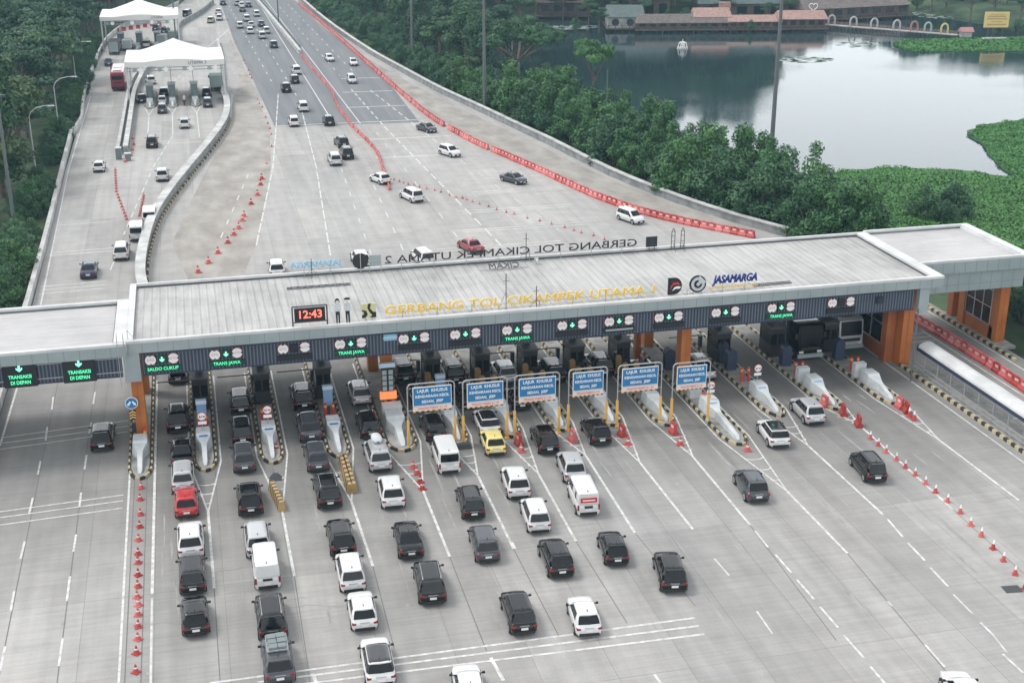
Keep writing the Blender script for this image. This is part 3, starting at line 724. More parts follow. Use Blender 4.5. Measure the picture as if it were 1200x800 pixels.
# ------------------------------------------------------------------ rooftop lettering and logos
RY = 95.5
def legs(mb, x0, x1, z0, z1, n, back=.0):
    for k in range(n):
        x = x0 + (x1 - x0) * (k + .5) / n; mb.cyl((x, back, z0), (x, back, z1), .03, n=5); mb.cyl((x, back, z0 + .3), (x, back + .8, z0), .02, n=5)
    for z in (z0 + .25, z0 + .62): mb.cyl((x0, back, z), (x1, back, z), .025, n=5)
    return mb
def rooftop_text(nm_, label, cat, s, x0, x1, z, size, mat, y, facing=1, depth=.12, shear=0, bold=.03, rail=True, z_roof=8.2):
    o = thing(nm_, label, cat, ((x0 + x1) / 2, y, z_roof))
    me = text_me('lettering', s, size, mat, depth, bold, shear)
    xs = [v.co.x for v in me.vertices]; k = (x1 - x0) / (max(xs) - min(xs)); cx = (max(xs) + min(xs)) / 2
    me.transform(Matrix.Diagonal((k, 1, 1, 1)) @ Matrix.Translation((-cx, 0, 0)))
    if facing < 0: me.transform(Matrix.Rotation(math.pi, 4, 'Z'))
    put('lettering', me, o, (0, 0, z - z_roof))
    if rail: put('support_rail', legs(MB(), -(x1 - x0) / 2, (x1 - x0) / 2, 0, z - z_roof, max(2, int((x1 - x0) / 2.6)), .1 * facing).mesh('support_rail', M['steel']), o)
    return o
rooftop_text('rooftop_sign', 'gold letters GERBANG TOL CIKAMPEK UTAMA 1 standing on the front of the roof', 'rooftop sign', 'GERBANG TOL CIKAMPEK UTAMA 1', 13.3, 35.1, 9.0, 1.0, M['gold'], RY, bold=.012)
o = rooftop_text('rooftop_logo_sign', 'navy slanted JASAMARGA letters over small gold text at the right of the roof', 'logo sign', 'JASAMARGA', 40.0, 43.9, 9.42, .9, M['navy'], RY, shear=.25, bold=.04)
me = text_me('tagline', 'Indonesia Highway Corp.', .42, M['gold'], .05, .004)
put('tagline', me, o, (-.1, -.05, .62))
def rooftop_obj(name, label, cat, x, y=RY): return thing(name, label, cat, (x, y, 8.2))
# D shaped logo
o = rooftop_obj('rooftop_logo', 'black D shaped logo with a red and white swoosh on the roof front', 'logo sign', 36.75)
Dp = [(-.55, -.7)] + [(.0 + .62 * math.sin(t), -.7 * math.cos(t)) for t in np.linspace(0, math.pi, 16)] + [(-.55, .7)]
put('logo_plate', MB().plate(Dp, -.08, .04).mesh('logo_plate', M['board_black']), o, (0, 0, 1.0))
sw = MB().plate([(-.35, -.25), (-.15, .08), (.2, .16), (.5, .06), (.25, .34), (-.1, .3), (-.32, .02)], -.1, -.07, 0).plate([(-.2, -.38), (.0, -.08), (.3, -.02), (.55, -.1), (.4, -.24), (.1, -.22)], -.105, -.07, 1)
put('swoosh', sw.mesh('swoosh', [M['red'], M['white']]), o, (0, 0, 1.0))
put('support_rail', legs(MB(), -.6, 1.7, 0, .6, 2).mesh('support_rail', M['steel']), o)
o = rooftop_obj('rooftop_logo', 'round black ring logo with a pale grey inner dial on the roof front', 'logo sign', 38.75)
rg = MB().disc((0, 0, 0), .72, .1, 0, 28).disc((0, -.02, 0), .58, .12, 1, 28).disc((0, -.04, 0), .34, .13, 0, 24).disc((0, -.06, 0), .15, .13, 1, 16)
rg.plate([(.0, .0), (.08, .75), (.75, .1)], -.13, -.115, 1)
put('logo_plate', rg.mesh('logo_plate', [M['board_black'], M['bull']]), o, (0, 0, 1.02))
put('support_rail', legs(MB(), -.7, .7, 0, .5, 2).mesh('support_rail', M['steel']), o)
o = rooftop_obj('rooftop_logo', 'square pale yellow and black emblem panel before the gold letters', 'emblem', 12.05)
M['pale_yellow'] = pm('emblem_pale_yellow', (.55, .54, .28), .5)
em = MB().box((0, 0, 0), (1.1, .1, 1.15)).plate([(-.55, .1), (-.2, .0), (-.1, -.3), (-.3, -.57), (-.55, -.57), (-.55, -.35), (-.38, -.25), (-.4, -.05), (-.55, -.02)], -.07, -.04, 1)
em.plate([(-.05, .57), (.18, .57), (.08, .2), (.3, -.1), (.55, -.15), (.55, -.57), (.05, -.57), (.25, -.35), (.05, -.15), (-.1, .2)], -.07, -.04, 1)
put('emblem_panel', em.mesh('emblem_panel', [M['pale_yellow'], M['board_black']]), o, (0, 0, .95))
put('support_rail', legs(MB(), -.5, .5, 0, .5, 2).mesh('support_rail', M['steel']), o)
# clock
o = rooftop_obj('rooftop_clock', 'black digital clock board on the roof showing 12:43 in red digits', 'digital clock', 7.55, 95.3)
put('clock_panel', MB().box((0, 0, 0), (2.3, .2, 1.05)).mesh('clock_panel', M['board_black']), o, (0, 0, 1.1))
put('digits', text_me('digits', '12:43', .86, M['led_red'], .02, .015), o, (0, -.12, 1.1))
put('frame', MB().tube([(-1.3, 0, 0), (-1.3, 0, 1.75), (1.3, 0, 1.75), (1.3, 0, 0)], .06).cyl((-1.3, 0, .5), (1.3, 0, .5), .05).mesh('frame', M['steel_dark']), o)
# two flat cut-out officers
def cutout(x, label, hat):
    o = rooftop_obj('cutout_figure', label, 'cut-out figure', x, 95.3)
    b_ = MB(); b_.plate([(-.12, 0), (-.02, 0), (-.01, .72), (.03, .72), (.05, 0), (.16, 0), (.17, .75), (.16, .98), (-.16, .98), (-.15, .6)], -.03, .03, 1)
    b_.plate([(-.16, .985), (.16, .985), (.27, 1.0), (.25, 1.5), (.16, 1.62), (.05, 1.66), (-.05, 1.66), (-.16, 1.62), (-.25, 1.5), (-.27, 1.0)], -.03, .03, 0)
    put('figure_board', b_.mesh('figure_board', [M['bull'], M['board_black']]), o, (0, 0, .15))
    h_ = MB().disc((0, 0, 1.83), .15, .06, 0, 14)
    if hat: h_.plate([(-.24, 1.88), (.24, 1.88), (.22, 1.98), (.1, 2.04), (-.1, 2.04), (-.22, 1.98)], -.045, .045, 1)
    else: h_.plate([(-.2, 1.72), (-.14, 1.95), (0, 2.04), (.14, 1.95), (.2, 1.72), (.12, 1.68), (.12, 1.86), (-.12, 1.86), (-.12, 1.68)], -.045, .045, 1)
    put('head_board', h_.mesh('head_board', [M['offwhite'], M['board_black']]), o, (0, 0, .15))
    put('support', MB().cyl((-.1, .05, 0), (-.1, .05, 1.2), .02, n=5).cyl((.1, .05, 0), (.1, .05, 1.2), .02, n=5).mesh('support', M['steel']), o)
cutout(9.65, 'flat cut-out figure with dark hair, grey shirt and dark trousers beside the roof clock', False)
cutout(10.4, 'flat cut-out figure wearing a dark cap, beside the emblem panel on the roof', True)
# rear edge, seen from behind
RR = 108.25
rooftop_text('rooftop_sign', 'dark letters GERBANG TOL CIKAMPEK UTAMA 2 on the rear roof edge, seen mirrored from behind', 'rooftop sign', 'GERBANG TOL CIKAMPEK UTAMA 2', 15.2, 37.9, 9.1, .95, M['steel_black'] if 'steel_black' in M else M['black'], RR, -1, bold=.0)
rooftop_text('rooftop_logo_sign', 'pale blue JASAMARGA letters on the rear roof edge, seen mirrored from behind', 'logo sign', 'JASAMARGA', 7.2, 11.6, 9.2, .8, M['sky_blue'], RR, -1, shear=.2, bold=.02)
o = thing('rooftop_logo', 'round dark backed disc on the rear roof edge beside the pale blue letters', 'logo sign', (13.1, RR, 8.2))
put('logo_plate', MB().disc((0, 0, 0), .68, .1, 0, 28).mesh('logo_plate', M['plastic_black']), o, (0, 0, 1.0))
put('support', MB().cyl((0, -.1, -.5), (0, -.1, 1.7), .04, n=6).mesh('support', M['steel']), o)
o = thing('rooftop_logo', 'square grey mesh backed panel on the rear roof edge right of the round disc', 'logo sign', (14.35, RR, 8.2))
put('panel', MB().box((0, 0, 0), (.9, .06, .9)).mesh('panel', M['fascia']), o, (0, 0, .95))
put('frame', MB().tube([(-.5, -.06, 0), (-.5, -.06, 1.45), (.5, -.06, 1.45), (.5, -.06, 0)], .035).cyl((-.5, -.06, .9), (.5, -.06, .9), .03).mesh('frame', M['steel']), o)
o = thing('rooftop_logo', 'square black backed panel on the rear roof edge beyond the mirrored G', 'logo sign', (39.3, RR, 8.2))
put('panel', MB().box((0, 0, 0), (1.05, .08, .95)).box((0, -.05, .0), (.5, .03, .5), 1).mesh('panel', [M['board_black'], M['black']]), o, (0, 0, .9))
put('support', legs(MB(), -.5, .5, 0, .5, 2, -.1).mesh('support', M['steel_dark']), o)
for x, lb in ((41.35, 'left one of two slim dark ladder-like frames on the rear roof edge'), (42.25, 'right one of two slim dark ladder-like frames on the rear roof edge')):
    o = thing('ladder_frame', lb, 'metal frame', (x, RR, 8.2))
    f_ = MB().tube([(-.17, 0, 0), (-.15, 0, 1.7), (0, 0, 2.0), (.15, 0, 1.7), (.17, 0, 0)], .035)
    for z in (.3, .8, 1.3, 1.7): f_.cyl((-.16, 0, z), (.16, 0, z), .025, n=5)
    put('frame', f_.mesh('frame', M['steel_dark']), o)
    put('brace', MB().cyl((0, -.02, .6), (0, -.7, 0), .025, n=5).mesh('brace', M['steel_dark']), o)
# truss and stray letters lying on the roof
def lying_truss(name, label, x0, y0, x1, y1):
    a, b_ = Vector((x0, y0, 8.26)), Vector((x1, y1, 8.26)); t = MB()
    up = Vector((0, .42, 0))
    t.cyl(a, b_, .04, n=5); t.cyl(a + up, b_ + up, .04, n=5); n = 9
    for k in range(n + 1):
        p = a.lerp(b_, k / n); t.cyl(p, p + up, .025, n=5)
        if k < n: t.cyl(p, a.lerp(b_, (k + 1) / n) + up, .02, n=5)
    tag(put(name, t.mesh(name, M['steel_dark'])), label, 'metal truss')
lying_truss('metal_truss', 'short dark metal truss lying on the roof above the clock', 6.6, 104.9, 11.8, 104.9)
lying_truss('metal_truss', 'thin metal truss lying on the roof right of the navy letters', 44.2, 96.6, 47.6, 96.7)
o = thing('stray_letters', 'loose dark mirrored letters leaning on the roof behind the rear sign', 'loose letters', (25.2, 106.2, 8.2))
me = text_me('lettering', 'CIKAM', .9, M['steel_dark'], .08, 0); me.transform(Matrix.Rotation(math.pi, 4, 'Z') @ Matrix.Rotation(R(62), 4, 'X'))
put('lettering', me, o, (0, 0, .32))
put('support', MB().cyl((-2.2, .0, .06), (2.2, 0, .06), .03, n=5).mesh('support', M['steel']), o)
for x, y, h, lb in ((22.9, 95.8, 3.0, 'thin antenna mast with stays standing at the middle of the roof front'), (25.2, 95.2, 2.0, 'short antenna pole on the roof front beside the gold letter M'),
                    (27.6, 107.9, 2.6, 'thin antenna pole on the rear roof edge behind the mirrored letters'), (8.9, 107.7, 1.7, 'short dark pole on the rear roof edge at the pale blue letters')):
    o = put('antenna_mast', MB().cyl((0, 0, 0), (0, 0, h), .035, n=6).cyl((-.25, 0, h * .8), (.25, 0, h * .8), .02, n=5).cyl((0, 0, h * .5), (.6, .3, 0), .015, n=4).cyl((0, 0, h * .5), (-.6, .3, 0), .015, n=4).mesh('antenna_mast', M['steel_dark']), None, (x, y, 8.18))
    tag(o, lb, 'antenna')
o = put('floodlight', MB().cyl((0, 0, 0), (0, 0, .3), .03).box((0, 0, .4), (.35, .25, .28)).disc((0, -.14, .4), .11, .03, 1).mesh('floodlight', [M['steel'], M['white']]), None, (28.3, 107.0, 8.18))
tag(o, 'small grey floodlight on the roof near the rear edge by the antenna pole', 'floodlight')

# ------------------------------------------------------------------ toll islands
def kerb_outline(hw, y0, y1):
    """left side up from the nose, as a closed outline"""
    pts = [(-hw, y1)] + [(-hw, y0 + 1.7)] + [(-hw * .78, y0 + .85), (-hw * .4, y0 + .2), (0, y0), (hw * .4, y0 + .2), (hw * .78, y0 + .85), (hw, y0 + 1.7), (hw, y1)]
    return pts
def make_island(i, x, hw, y0, y1, label):
    o = thing('toll_island', label, 'toll island', (x, y0, 0), 0, 'toll islands between the lanes')
    out = kerb_outline(hw, 0, y1 - y0)
    inner = [(a * .8, b_ + .12) for a, b_ in out]; inner[0] = (-hw * .8, y1 - y0 - .1); inner[-1] = (hw * .8, y1 - y0 - .1)
    put('island_slab', MB().prism(inner, 0, .17, bottom=False).mesh('island_slab', M['island']), o)
    k = MB(); s_ = 0; tot = 0
    for a, b_ in zip(out, out[1:]):
        a, b_ = Vector(a), Vector(b_); d = b_ - a; n = max(1, round(d.length / .55)); ang = math.atan2(d.y, d.x)
        for j in range(n):
            c = a + d * ((j + .5) / n); k.box((c.x, c.y, .11), (d.length / n, .17, .22), tot % 2, ang, 1.0, .8); tot += 1
    put('striped_kerb', k.mesh('striped_kerb', [M['kerb_yellow'], M['kerb_black']]), o)
    return o
def cushion_me(hw, ln=4.6):
    b_ = MB(); hw = min(hw, 1.1) * .78; z0 = .165
    # tall head, tapering neck and a long low sloping fin, lofted
    prof = [(ln + 1.2, hw * .95, 1.15), (ln, hw, 1.15), (ln - .2, hw, .98), (ln - 1.1, hw * .45, .85), (ln - 1.5, hw * .36, .78), (1.0, hw * .3, .42), (.65, hw * .16, .25)]
    vs = []
    for y, w_, h in prof: vs += [(-w_, y, z0), (-w_ * .82, y, h), (w_ * .82, y, h), (w_, y, z0)]
    fs = [(k * 4 + j, k * 4 + j + 1, k * 4 + 5 + j, k * 4 + 4 + j) for k in range(len(prof) - 1) for j in range(3)]
    fs += [(0, 1, 2, 3), tuple(len(prof) * 4 - 1 - q_ for q_ in range(4))]
    return b_.add(vs, fs)
post_red = MB().cyl((0, 0, 0), (0, 0, 1.25), .11, n=10).cyl((0, 0, .95), (0, 0, 1.1), .116, n=10, m=1).mesh('red_bollard', [M['red'], M['amber']])
def rounded_plate(w_, h, th, mats, name):
    pts = [(-w_ / 2, 0), (w_ / 2, 0), (w_ / 2, h - w_ / 2)] + [(w_ / 2 * math.cos(t), h - w_ / 2 + w_ / 2 * math.sin(t)) for t in np.linspace(.3, math.pi - .3, 7)] + [(-w_ / 2, h - w_ / 2)]
    return MB().plate(pts, -th / 2, th / 2).mesh(name, mats)
guard_m = rounded_plate(.5, 1.6, .22, M['brown_plate'], 'guard_post'); guard_n = rounded_plate(.85, 1.9, .7, M['dkblue'], 'guard_cabinet')
booth_body = MB().box((0, 0, .55), (1.25, 2.4, 1.1)).box((0, 0, 2.35), (1.25, 2.4, .5)).box((0, 1.15, 1.5), (1.25, .1, 1.4)).box((0, -1.15, 1.5), (.12, .1, 1.4)).mesh('booth_body', M['booth'] if 'booth' in M else M['orange_dark'])
M['booth_dark'] = pm('booth_cladding_dark', (.022, .02, .024), .5)
booth_body.materials.clear(); booth_body.materials.append(M['booth_dark'])
booth_glass = MB().box((0, 0, 1.6), (1.17, 2.3, 1.02)).mesh('booth_window', M['glass'])
booth_roof = MB().box((0, 0, 2.68), (1.4, 2.7, .12)).mesh('booth_roof', M['steel_dark'])
ac_me = MB().box((0, 0, .2), (.6, .5, .4)).mesh('air_conditioner', M['fascia'])
booth = Kit(); booth.part('booth_body', booth_body); booth.part('booth_window', booth_glass); r3 = booth.part('booth_roof', booth_roof); booth.part('air_conditioner', ac_me, r3, (0, .5, 2.74))
arm_k = Kit(); arm_k.part('housing', MB().box((0, 0, .5), (.3, .35, 1.0)).mesh('housing', M['steel_dark'])); arm_k.part('boom', MB().box((1.45, -.2, .92), (2.9, .06, .09)).mesh('boom', M['steel_dark']))
sgn = Kit()
sgn.part('pole', MB().cyl((0, 0, 0), (0, 0, 2.3), .03, n=6).mesh('pole', M['steel']))
p_ = sgn.part('round_plate', MB().disc((0, -.05, 2.15), .34, .03, 0, 24).disc((0, -.07, 2.15), .29, .03, 1, 24).mesh('round_plate', [M['red'], M['white']]))
sgn.part('dark_bar', text_me('dark_bar', '2,1 m', .2, M['board_black'], .01, .012), p_, (0, -.1, 2.15))
sgn.part('lower_plate', MB().box((0, -.05, 1.62), (.62, .03, .24)).mesh('lower_plate', M['white']))
cab = Kit(); cab.part('post', MB().box((0, 0, .4), (.25, .2, .8)).mesh('post', M['steel_dark']))
pn = cab.part('panel', MB().box((0, 0, 1.5), (.72, .3, 1.45)).mesh('panel', M['blue_panel'])); cab.part('hood', MB().box((0, -.02, 2.3), (.8, .42, .3)).mesh('hood', M['panel_top']), pn)
WHO = ['leftmost toll island with the round blue arrow sign and orange pillar', 'toll island with a blue cabinet between the first and second lanes',
       'toll island with red bollards, third from the left', 'toll island with a blue cabinet, pointing at the twin striped barrier blocks',
       'wide toll island with an orange pillar and an orange LED board', 'toll island between the first and second blue hanging boards',
       'toll island between the second and third blue hanging boards', 'toll island between the third and fourth blue hanging boards',
       'toll island between the fourth and fifth blue hanging boards', 'toll island between the fifth and sixth blue hanging boards',
       'long toll island with an orange pillar right of the sixth blue board', 'toll island in front of the white hatchback with the black roof',
       'toll island at the head of the diagonal cone row', 'toll island furthest right before the covered walkway']
KERB_Y1 = 119
isl_o = []
for i, x in enumerate(ISL):
    o = make_island(i, x, HW[i], NOSE[i], KERB_Y1, WHO[i]); isl_o.append(o)
    ln = {10: 6.2, 4: 4.3}.get(i, 4.4 if i < 5 else 4.0)
    thin = i in (5, 6, 7, 8, 9)
    b_ = cushion_me(HW[i], ln)
    cu = put('crash_cushion', b_.mesh('crash_cushion', M['bull']), o)
    if i not in (0, 4, 13, 5, 6, 7, 8, 9):
        put('blue_plate', MB().box((0, ln - .12, .0), (.62, .03, .34)).mesh('blue_plate', M['sky_blue'] if i > 8 else M['blue_sign']), cu, (0, -.14, .92))
    for k, (dx_, dy_) in enumerate(((-.3, 6.9), (.3, 6.9)) if i else ((.35, 6.2), (.35, 5.8))):
        put('red_bollard', post_red, o, (dx_, dy_ + (96.3 - 89 - 6.9) if i else dy_, .17))
for i, x in enumerate(ISL):
    if i in (4, 10, 0): continue
    booth.spawn('toll_booth', f'dark toll booth under the canopy on the {NTH[i]} island from the left', 'toll booth', (x, 101.6, .17), 0, 'toll booths under the canopy')
for i in (1, 2, 3, 5, 7, 8, 11): arm_k.spawn('barrier_arm', f'thin dark barrier boom across the lane left of the {NTH[i]} island', 'barrier arm', (ISL[i] - .55, 104.6, .17), R(180), 'barrier arms behind the booths')
for i in (1, 2, 10, 11): sgn.spawn('lane_sign', f'round red rimmed white sign at the head of the {NTH[i]} island from the left', 'road sign', (ISL[i], NOSE[i] + (4.9 if i != 10 else 6.6), .17), 0, 'round signs on island heads')
for i, yy in ((1, 96.6), (3, 97.2), (5, 97.4)): cab.spawn('reader_cabinet', f'steel blue reader cabinet with a pale hood on the {NTH[i]} island from the left', 'cabinet', (ISL[i], yy, .17), 0, 'blue reader cabinets')
for i in (5, 6, 7, 8, 9):
    for s_, wd_ in ((-1, 'left'), (1, 'right')):
        for yy, wd2 in ((98.4, 'front'), (100.2, 'rear')):
            if s_ > 0 and yy > 99: continue
            tag(put('guard_post', guard_m, None, (ISL[i] + s_ * .5, yy, .17)), f'mustard rounded guard post, {wd2} {wd_} on the {NTH[i]} island from the left', 'guard post', 'mustard guard posts beside the booths')
for i, yy in ((10, 100.6), (11, 98.6), (11, 100.4), (12, 98.4), (13, 98.6)):
    tag(put('guard_cabinet', guard_n, None, (ISL[i] - .1, yy - (.6 if i == 10 else 0), .17)), f'navy round topped cabinet on the {NTH[i]} island, at {"the front" if yy < 99 else "the back"} of the row', 'cabinet', 'navy cabinets on the right islands')
for i in (10, 12, 13):
    tag(put('concrete_block', MB().box((0, 0, .6), (1.05, .6, 1.2), taper=.96).mesh('concrete_block', M['bull']), None, (ISL[i] - .2, {10: 93.6, 12: 94.8, 13: 94.6}[i], .17)),
        f'pale grey concrete block standing behind the cushion of the {NTH[i]} island', 'concrete block', 'grey blocks on islands')
tag(put('concrete_block', MB().box((0, 0, .6), (1.5, .9, 1.25)).mesh('concrete_block', M['bull']), None, (ISL[4], 95.2, .17)), 'pale grey concrete block under the orange LED board on the wide island', 'concrete block')
# tall LED panel on the wide island
o = thing('led_post', 'tall pictogram panel with a pale blue top and orange LED strip, wide island', 'LED sign', (13.35, 95.9, .17))
put('panel', MB().box((0, 0, 3.05), (.95, .2, 2.0)).mesh('panel', M['board_black']), o)
put('header', MB().box((0, -.02, 4.25), (1.25, .3, .36)).mesh('header', M['panel_top']), o)
tl = MB()
for a in (-.25, .25):
    for z in (2.3, 2.75, 3.2, 3.65): tl.box((a, -.12, z), (.34, .02, .36))
put('pictogram_tiles', tl.mesh('pictogram_tiles', M['fascia']), o)
put('led_strip', MB().box((0, -.04, 1.72), (1.3, .3, .6)).mesh('led_strip', M['led_amber']), o)
put('leg', MB().box((0, .05, .4), (.2, .15, 1.6)).mesh('leg', M['steel_dark']), o)
# blue keep-either-side sign and chevron on the left island
o = thing('arrow_sign', 'round blue two arrow sign over an orange chevron plate on the leftmost island', 'road sign', (-6.0, 95.2, .17))
put('pole', MB().cyl((0, 0, 0), (0, 0, 3.5), .05, n=8).mesh('pole', M['steel']), o)
d_ = put('round_plate', MB().disc((0, -.08, 3.3), .47, .04, 0, 28).disc((0, -.1, 3.3), .42, .04, 1, 28).mesh('round_plate', [M['white'], M['blue_sign']]), o)
aw = MB()
for s_ in (-1, 1): aw.plate([(s_ * .04, .14), (s_ * .15, .14), (s_ * .26, -.04), (s_ * .32, .0), (s_ * .3, -.2), (s_ * .1, -.13), (s_ * .17, -.09), (s_ * .05, .02)], -.14, -.12)
put('white_arrows', aw.mesh('white_arrows', M['white']), d_, (0, 0, 3.3))
cv = MB().box((0, -.06, 2.3), (.52, .04, .75))
for z in (2.08, 2.3, 2.52): cv.plate([(-.24, z - .1), (0, z + .04), (.24, z - .1), (.24, z), (0, z + .14), (-.24, z)], -.1, -.081, 1)
put('chevron_plate', cv.mesh('chevron_plate', [M['board_black'], M['amber']]), o)
put('controller_box', MB().box((0, -.08, 1.3), (.3, .2, .8)).mesh('controller_box', M['board_black']), o)

# ------------------------------------------------------------------ six overhead lane frames
FR = [(13.95, 17.5), (18.1, 21.5), (22.1, 25.6), (26.4, 29.45), (30.3, 33.85), (34.55, 37.6)]
FY = [89.9, 89.7, 89.7, 89.9, 89.8, 89.2]
for i, (xa, xb) in enumerate(FR):
    o = thing('overhead_board', f'{NTH[i]} blue LAJUR KHUSUS board from the left in its grey pipe frame over a lane', 'overhead sign', ((xa + xb) / 2, FY[i], 0), 0, 'blue boards in pipe frames over the lanes')
    hw = (xb - xa) / 2; f_ = MB()
    f_.tube([(-hw, 0, 2.2), (-hw, 0, 4.82), (-hw + .08, 0, 5.0), (-hw + .26, 0, 5.08), (hw - .26, 0, 5.08), (hw - .08, 0, 5.0), (hw, 0, 4.82), (hw, 0, 2.2)], .05, 8)
    put('pipe_frame', f_.mesh('pipe_frame', M['steel']), o)
    for s_ in (-1, 1): put('yellow_leg', MB().cyl((s_ * hw, 0, 0), (s_ * hw, 0, 2.2), .11, n=10).box((s_ * hw, 0, .06), (.34, .34, .1)).mesh('yellow_leg', M['amber']), o)
    bw = hw * 2 - .62; cxx = .08 if i == 0 else 0
    pn = put('board', MB().box((cxx, -.03, 4.05), (bw, .08, 1.5)).box((cxx, -.045, 4.05), (bw - .1, .08, 1.4), 1).mesh('board', [M['white'], M['blue_sign']]), o)
    k = bw / 2.9
    for s_, z, sz in (('LAJUR  KHUSUS', 4.49, .335), ('KENDARAAN KECIL', 4.05, .29), ('SEDAN,  JEEP', 3.62, .29)):
        put('lettering', text_me('lettering', s_, sz, M['white'], .01, .012, sx=k * .98), pn, (cxx, -.1, z))
    st = put('white_strip', MB().box((cxx, -.04, 3.08), (bw, .07, .36)).mesh('white_strip', M['offwhite']), o)
    put('red_lettering', text_me('red_lettering', 'TINGGI MAKS 2,1 M', .25, M['sign_text_red'], .01, .004, sx=k), st, (cxx, -.085, 3.08))
    bb = MB(); n_ = 14
    for q_ in range(n_): bb.box((cxx - bw / 2 + bw * (q_ + .5) / n_, 0, 2.84), (bw / n_, .09, .1), q_ % 2)
    put('striped_bar', bb.mesh('striped_bar', [M['amber'], M['kerb_black']]), o)
    put('hangers', MB().cyl((cxx - bw / 2 + .2, 0, 4.8), (cxx - bw / 2 + .2, 0, 5.08), .02, n=5).cyl((cxx + bw / 2 - .2, 0, 4.8), (cxx + bw / 2 - .2, 0, 5.08), .02, n=5).cyl((-hw, .03, 2.95), (hw, .03, 2.95), .03, n=6).mesh('hangers', M['steel']), o)

# ------------------------------------------------------------------ covered walkway on the right kerb
o = thing('covered_walkway', 'long covered walkway with a pale curved roof, navy edge and posts beside the striped kerb', 'covered walkway', (59.6, 82, 0))
Y0, Y1 = -28, 12.6
cs = [(-.85, 2.2), (-.75, 2.42), (-.45, 2.62), (0, 2.7), (.45, 2.62), (.75, 2.42), (.85, 2.2)]
rv = []; ny_ = 32
for k in range(ny_ + 1):
    y = Y0 + (Y1 - Y0) * k / ny_
    rv += [(a, y, z + (.025 if k % 4 == 0 else 0)) for a, z in cs] + [(a * .97, y, z - .04) for a, z in cs[::-1]]
n_ = len(cs) * 2
fs = [(k * n_ + j, k * n_ + (j + 1) % n_, (k + 1) * n_ + (j + 1) % n_, (k + 1) * n_ + j) for k in range(ny_) for j in range(n_)] + [tuple(range(n_)), tuple(range(ny_ * n_, ny_ * n_ + n_))]
put('curved_roof', MB().add(rv, fs).mesh('curved_roof', M['rim']), o)
put('edge_beam', MB().box((-.9, (Y0 + Y1) / 2, 2.16), (.1, Y1 - Y0, .26)).box((.9, (Y0 + Y1) / 2, 2.16), (.1, Y1 - Y0, .2)).box((0, Y1 + .03, 2.3), (1.8, .06, .3)).mesh('edge_beam', M['dkblue']), o)
y = Y0 + .4
while y < Y1:
    put('post', MB().cyl((-.8, y, .1), (-.8, y, 2.1), .05, n=6).cyl((.8, y, .1), (.8, y, 2.1), .05, n=6).cyl((-.8, y, 2.08), (.8, y, 2.08), .03, n=5).mesh('post', M['steel']), o); y += 2.05
rl = MB()
for z in (.55, .95): rl.box((-1.05, (Y0 + Y1) / 2, z), (.05, Y1 - Y0, .12))
put('guard_rail', rl.mesh('guard_rail', M['steel']), o)
put('walkway_slab', MB().box((0, (Y0 + Y1) / 2, .09), (2.4, Y1 - Y0 + .6, .17)).mesh('walkway_slab', M['island']), o)
kb = MB(); y = Y0 - .3; k = 0
while y < 21: kb.box((-1.36, y, .13), (.26, .5, .26), k % 2, 0, .85, 1); y += .5; k += 1
put('striped_kerb', kb.mesh('striped_kerb', [M['kerb_yellow'], M['kerb_black']]), o)
tag(put('striped_kerb_line', (lambda q: q.mesh('striped_kerb_line', [M['kerb_yellow'], M['kerb_black']]))(
    [kk := MB()] and [kk.box((0, -6 + .5 * j, .12), (.24, .5, .24), j % 2) for j in range(40)] and kk), None, (68.6, 101, 0)),
    'black and pale yellow striped kerb at the foot of the far right orange pillars', 'kerb')
# ================================================================== vehicles
def paint(name, col, rough=.28, metal=0.0):
    m, N, L, b = nm('paint_' + name)
    geo = N.new('ShaderNodeTexCoord'); nz = N.new('ShaderNodeTexNoise'); nz.inputs['Scale'].default_value = 1.3
    L.new(geo.outputs['Object'], nz.inputs['Vector'])
    mx = N.new('ShaderNodeMix'); mx.data_type = 'RGBA'
    mx.inputs[6].default_value = tuple(c * .93 for c in col) + (1,); mx.inputs[7].default_value = tuple(min(1, c * 1.07 ) for c in col) + (1,)
    L.new(nz.outputs['Fac'], mx.inputs[0]); L.new(mx.outputs[2], b.inputs['Base Color'])
    b.inputs['Roughness'].default_value = rough; b.inputs['Metallic'].default_value = metal
    b.inputs['Coat Weight'].default_value = 1.0 if max(col) < .1 else .8; b.inputs['Coat IOR'].default_value = 1.5; b.inputs['Coat Roughness'].default_value = .03; b.inputs['Specular IOR Level'].default_value = .05 if max(col) < .1 else .3
    return m
PT = {'white': paint('white', (.62, .62, .615)), 'silver': paint('silver', (.50, .51, .52), .35, .35), 'grey': paint('grey', (.06, .065, .075), .3, .2),
      'black': paint('black', (.002, .002, .003)), 'red': paint('red', (.42, .025, .03)), 'yellow': paint('yellow', (.72, .62, .22)),
      'beige': paint('beige', (.42, .38, .32)), 'navy': paint('navy', (.02, .035, .07)), 'maroon': paint('maroon', (.27, .02, .04)), 'green': paint('green', (.10, .22, .17))}
PAINT0 = PT['black']

def grid_faces(mb, rings, m=0, smooth=True, closed=False):
    n = len(rings[0]); vs = [p for r_ in rings for p in r_]
    fs = [(i * n + j, i * n + (j + 1) % n, (i + 1) * n + (j + 1) % n, (i + 1) * n + j) for i in range(len(rings) - 1) for j in range(n if closed else n - 1)]
    return mb.add(vs, fs, m, smooth)

